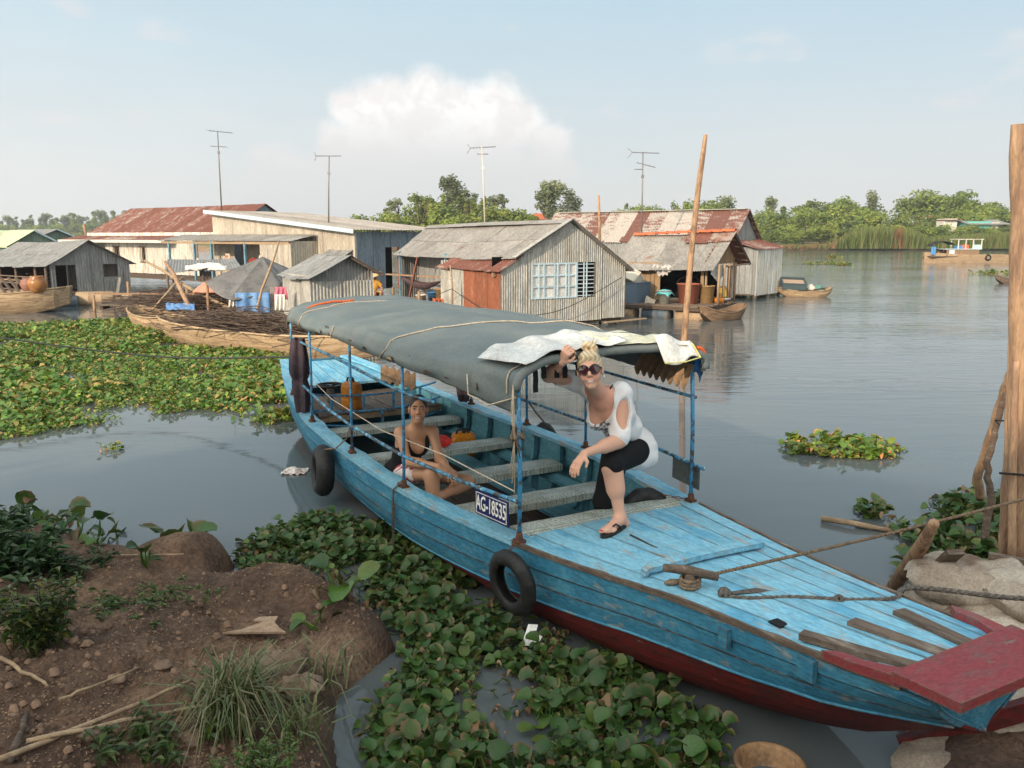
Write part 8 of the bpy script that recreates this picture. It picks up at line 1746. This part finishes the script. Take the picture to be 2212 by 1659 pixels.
# dry stems lying on the bank
for i, (a, b_, r_) in enumerate((((0, 1655), (420, 1480), .014), ((60, 1610), (620, 1500), .012), ((0, 1430), (110, 1490), .012), ((20, 1660), (60, 1560), .02), ((250, 1205), (395, 1203), .008), ((130, 1520), (300, 1450), .008), ((400, 1600), (470, 1530), .008))):
    P = []
    for k in range(9):
        x, y = lerp(a[0], b_[0], k / 8), lerp(a[1], b_[1], k / 8); p = at(x, y, z=.4)
        for _ in range(6): p = at(x, y, z=bank_z(p.x, p.y))
        P.append(p + Vector((rnd.gauss(0, .006), rnd.gauss(0, .006), r_ + .012)))
    mb = MB(); mb.tube(P, [r_ * (1 - .05 * k) for k in range(9)], 6); tag(mb.build('dry_stem', m_sawn if i != 3 else m_wood, smooth=True), ['long dry stem crossing the near bank from the bottom corner', 'dry stem running under the grass tuft', 'short dry stem at the left edge below the bushy weed', 'pale thick stick in the bottom left corner', 'thin reed lying along the shoreline mud', 'thin dry stem right of the bushy weed', 'short broken stem left of the grass tuft'][i], 'stem')
def on_bank(px, py):
    p = at(px, py, z=.3)
    for _ in range(8): p = at(px, py, z=bank_z(p.x, p.y))
    return p
# clods and stones
for i, (px, py, r_) in enumerate(((615, 1440, .13), (700, 1455, .07), (415, 1600, .07), (650, 1490, .12), (250, 1470, .05), (350, 1440, .05), (560, 1455, .07), (330, 1610, .06), (200, 1590, .05))):
    p = on_bank(px, py); mb = MB(); mb.grid(lambda u, v: ((lambda a, e: (math.cos(a) * math.cos(e) * r_ * (1 + .35 * fbm(math.cos(a) * 1.3 + i * 5, math.sin(a) * 1.3, e, 1.3, 4)), math.sin(a) * math.cos(e) * r_ * .8 * (1 + .35 * fbm(math.cos(a) * 1.3 + i * 5, math.sin(a) * 1.3, e, 1.3, 4)), math.sin(e) * r_ * .5 * (1 + .3 * fbm(a, e, i, 2, 3))))(u * 6.28319, (v - .5) * 3.14159)), 22, 12); o = mb.build('earth_clod', M('dry_clay_clod', (.24, .165, .115), (.15, .10, .07), scale=5, rough=.95, bump=.9, bscale=40, dist=.012), smooth=True); o.location = p + Vector((0, 0, r_ * .12)); tag(o, ['large pale clod behind the grass tuft', 'pale clod at the crumbling bank edge', 'reddish clod left of the grass tuft', 'broken clod right of the grass tuft', 'small clod right of the bushy weed', 'small clod in the middle of the bare mud', 'clod just behind the grass tuft, near the cardboard', 'small clod among the dry stems', 'small clod in the lower left of the bank'][i], 'clod', 'clods of dry earth on the bank')
def husks():
    g = np.random.default_rng(9); V = []; C = []; n = 8000; k = 0
    while k < n:
        px, py = g.uniform(0, 780), g.uniform(1180, 1659); p = at(px, py, z=.25); x, y = p.x + g.normal(0, .1), p.y + g.normal(0, .15)
        if not _inside(x, y) or seg_dist(x, y)[0] < .12 or fbm(x, y, 3, 1.4, 3) < g.uniform(-.45, .25): k += .3; continue
        z = bank_z(x, y) + .004; a = g.random() * 6.28; l = g.uniform(.002, .006); w = l * g.uniform(.3, .6); u = np.array([math.cos(a), math.sin(a), g.normal(0, .3)]) * l; v = np.array([-math.sin(a), math.cos(a), g.normal(0, .3)]) * w; c = np.array([x, y, z]); V += [c - u - v, c + u - v, c + u + v, c - u + v]; C += [np.array([(.30, .18, .10), (.22, .13, .075), (.34, .22, .13), (.14, .09, .055)][g.integers(4)])] * 4; k += 1
    stuff(put('husk_litter', np_mesh('husk_litter', np.array(V), np.arange(len(V)).reshape(-1, 4), np.array(C)), M('husk', (1, 1, 1), rough=.9, bump=0, attr=True, var=0)), 'rice husks and chaff strewn over the mud', 'litter')
husks()
def crumbs():
    g = np.random.default_rng(19); V = []; Fq = []; C = []; k = 0; o8 = [(1, 0, 0), (0, 1, 0), (-1, 0, 0), (0, -1, 0)]
    while k < 3600:
        k += 1; p = at(g.uniform(-20, 800), g.uniform(1200, 1680), z=.25); x, y = p.x + g.normal(0, .1), p.y + g.normal(0, .15)
        if not _inside(x, y) or seg_dist(x, y)[0] < .06: continue
        r_ = min(.03, .0045 / (g.random() ** .55 + .05)); z = bank_z(x, y) + r_ * .2; a = g.random() * 6.28; n = len(V)
        for dx, dy, _ in o8:
            q = g.uniform(.7, 1.3) * r_; V.append((x + q * (dx * math.cos(a) - dy * math.sin(a)), y + q * (dx * math.sin(a) + dy * math.cos(a)), z - r_ * .2))
        for dx, dy, _ in o8:
            q = g.uniform(.4, .75) * r_; V.append((x + q * (dx * math.cos(a) - dy * math.sin(a)), y + q * (dx * math.sin(a) + dy * math.cos(a)), z + r_ * g.uniform(.4, .8)))
        Fq += [(n + i, n + (i + 1) % 4, n + 4 + (i + 1) % 4, n + 4 + i) for i in range(4)] + [(n + 4, n + 5, n + 6, n + 7)]; C += [np.array((.17, .105, .07)) * g.uniform(.6, 1.5)] * 8
    stuff(put('mud_crumbs', np_mesh('mud_crumbs', np.array(V), np.array(Fq), np.array(C)), MATS['husk']), 'crumbs of dried mud scattered on the bank', 'crumbs')
crumbs()
# ------------------------------------------------------------------ unseen house and trees added behind the photographer to shade the landing
def shade_makers():
    d = Vector((-SUN_H.x, -SUN_H.y, 0)); c_ = Vector((-d.y, d.x, 0))
    h = thing('bank_house', 'unseen plank house added behind the photographer to shade the landing', 'house', d * -22.0 + c_ * -3.0, math.atan2(c_.y, c_.x)); L = 22.0
    planks(h, (-L / 2, 2.2), (L / 2, 2.2), .5, lambda u: 9.6, m_plankwall, .7); planks(h, (L / 2, -2.2), (-L / 2, -2.2), .5, lambda u: 9.6, m_plankwall, .45)
    roof(h, (-L / 2 - .4, 2.8, 9.4), (L / 2 + .4, 2.8, 9.4), (-L / 2 - .4, 0, 12.6), (L / 2 + .4, 0, 12.6), m_rustsheet, 1.2, .2, .02, sag=0); roof(h, (-L / 2 - .4, -2.8, 9.4), (L / 2 + .4, -2.8, 9.4), (-L / 2 - .4, 0, 12.6), (L / 2 + .4, 0, 12.6), m_rustsheet, 1.2, .2, .02, sag=0)
    planks(h, (-L / 2, -2.2), (-L / 2, 2.2), .5, lambda u: 12.2 - abs(u - 2.2) * 1.1, m_plankwall, .45); planks(h, (L / 2, 2.2), (L / 2, -2.2), .5, lambda u: 12.2 - abs(u - 2.2) * 1.1, m_plankwall, .45)
    for cc, hh in ((9.5, 9.0), (-17, 11)):
        p = d * -20.0 + c_ * cc; tree('broad', 1, 'unseen leafy tree added beside the shading house', p.x, p.y, 1.0, hh, 'unseen trees added behind the photographer', 1.0)
shade_makers()
def haze_air():
    mb = MB(); mb.box((0, 290, 16), (1240, 720, 36)); m = bpy.data.materials.new('humid_air'); m.use_nodes = True; nd, lk = m.node_tree.nodes, m.node_tree.links; nd.remove(nd['Principled BSDF']); v = N(nd, 'ShaderNodeVolumePrincipled'); v.inputs['Color'].default_value = (.86, .92, 1.0, 1); v.inputs['Density'].default_value = HAZE_DENSITY; v.inputs['Anisotropy'].default_value = .25; lk.new(v.outputs[0], nd['Material Output'].inputs['Volume'])
    stuff(mb.build('haze', m), 'thin humid haze over the river', 'haze')
HAZE_DENSITY = .0005
haze_air()
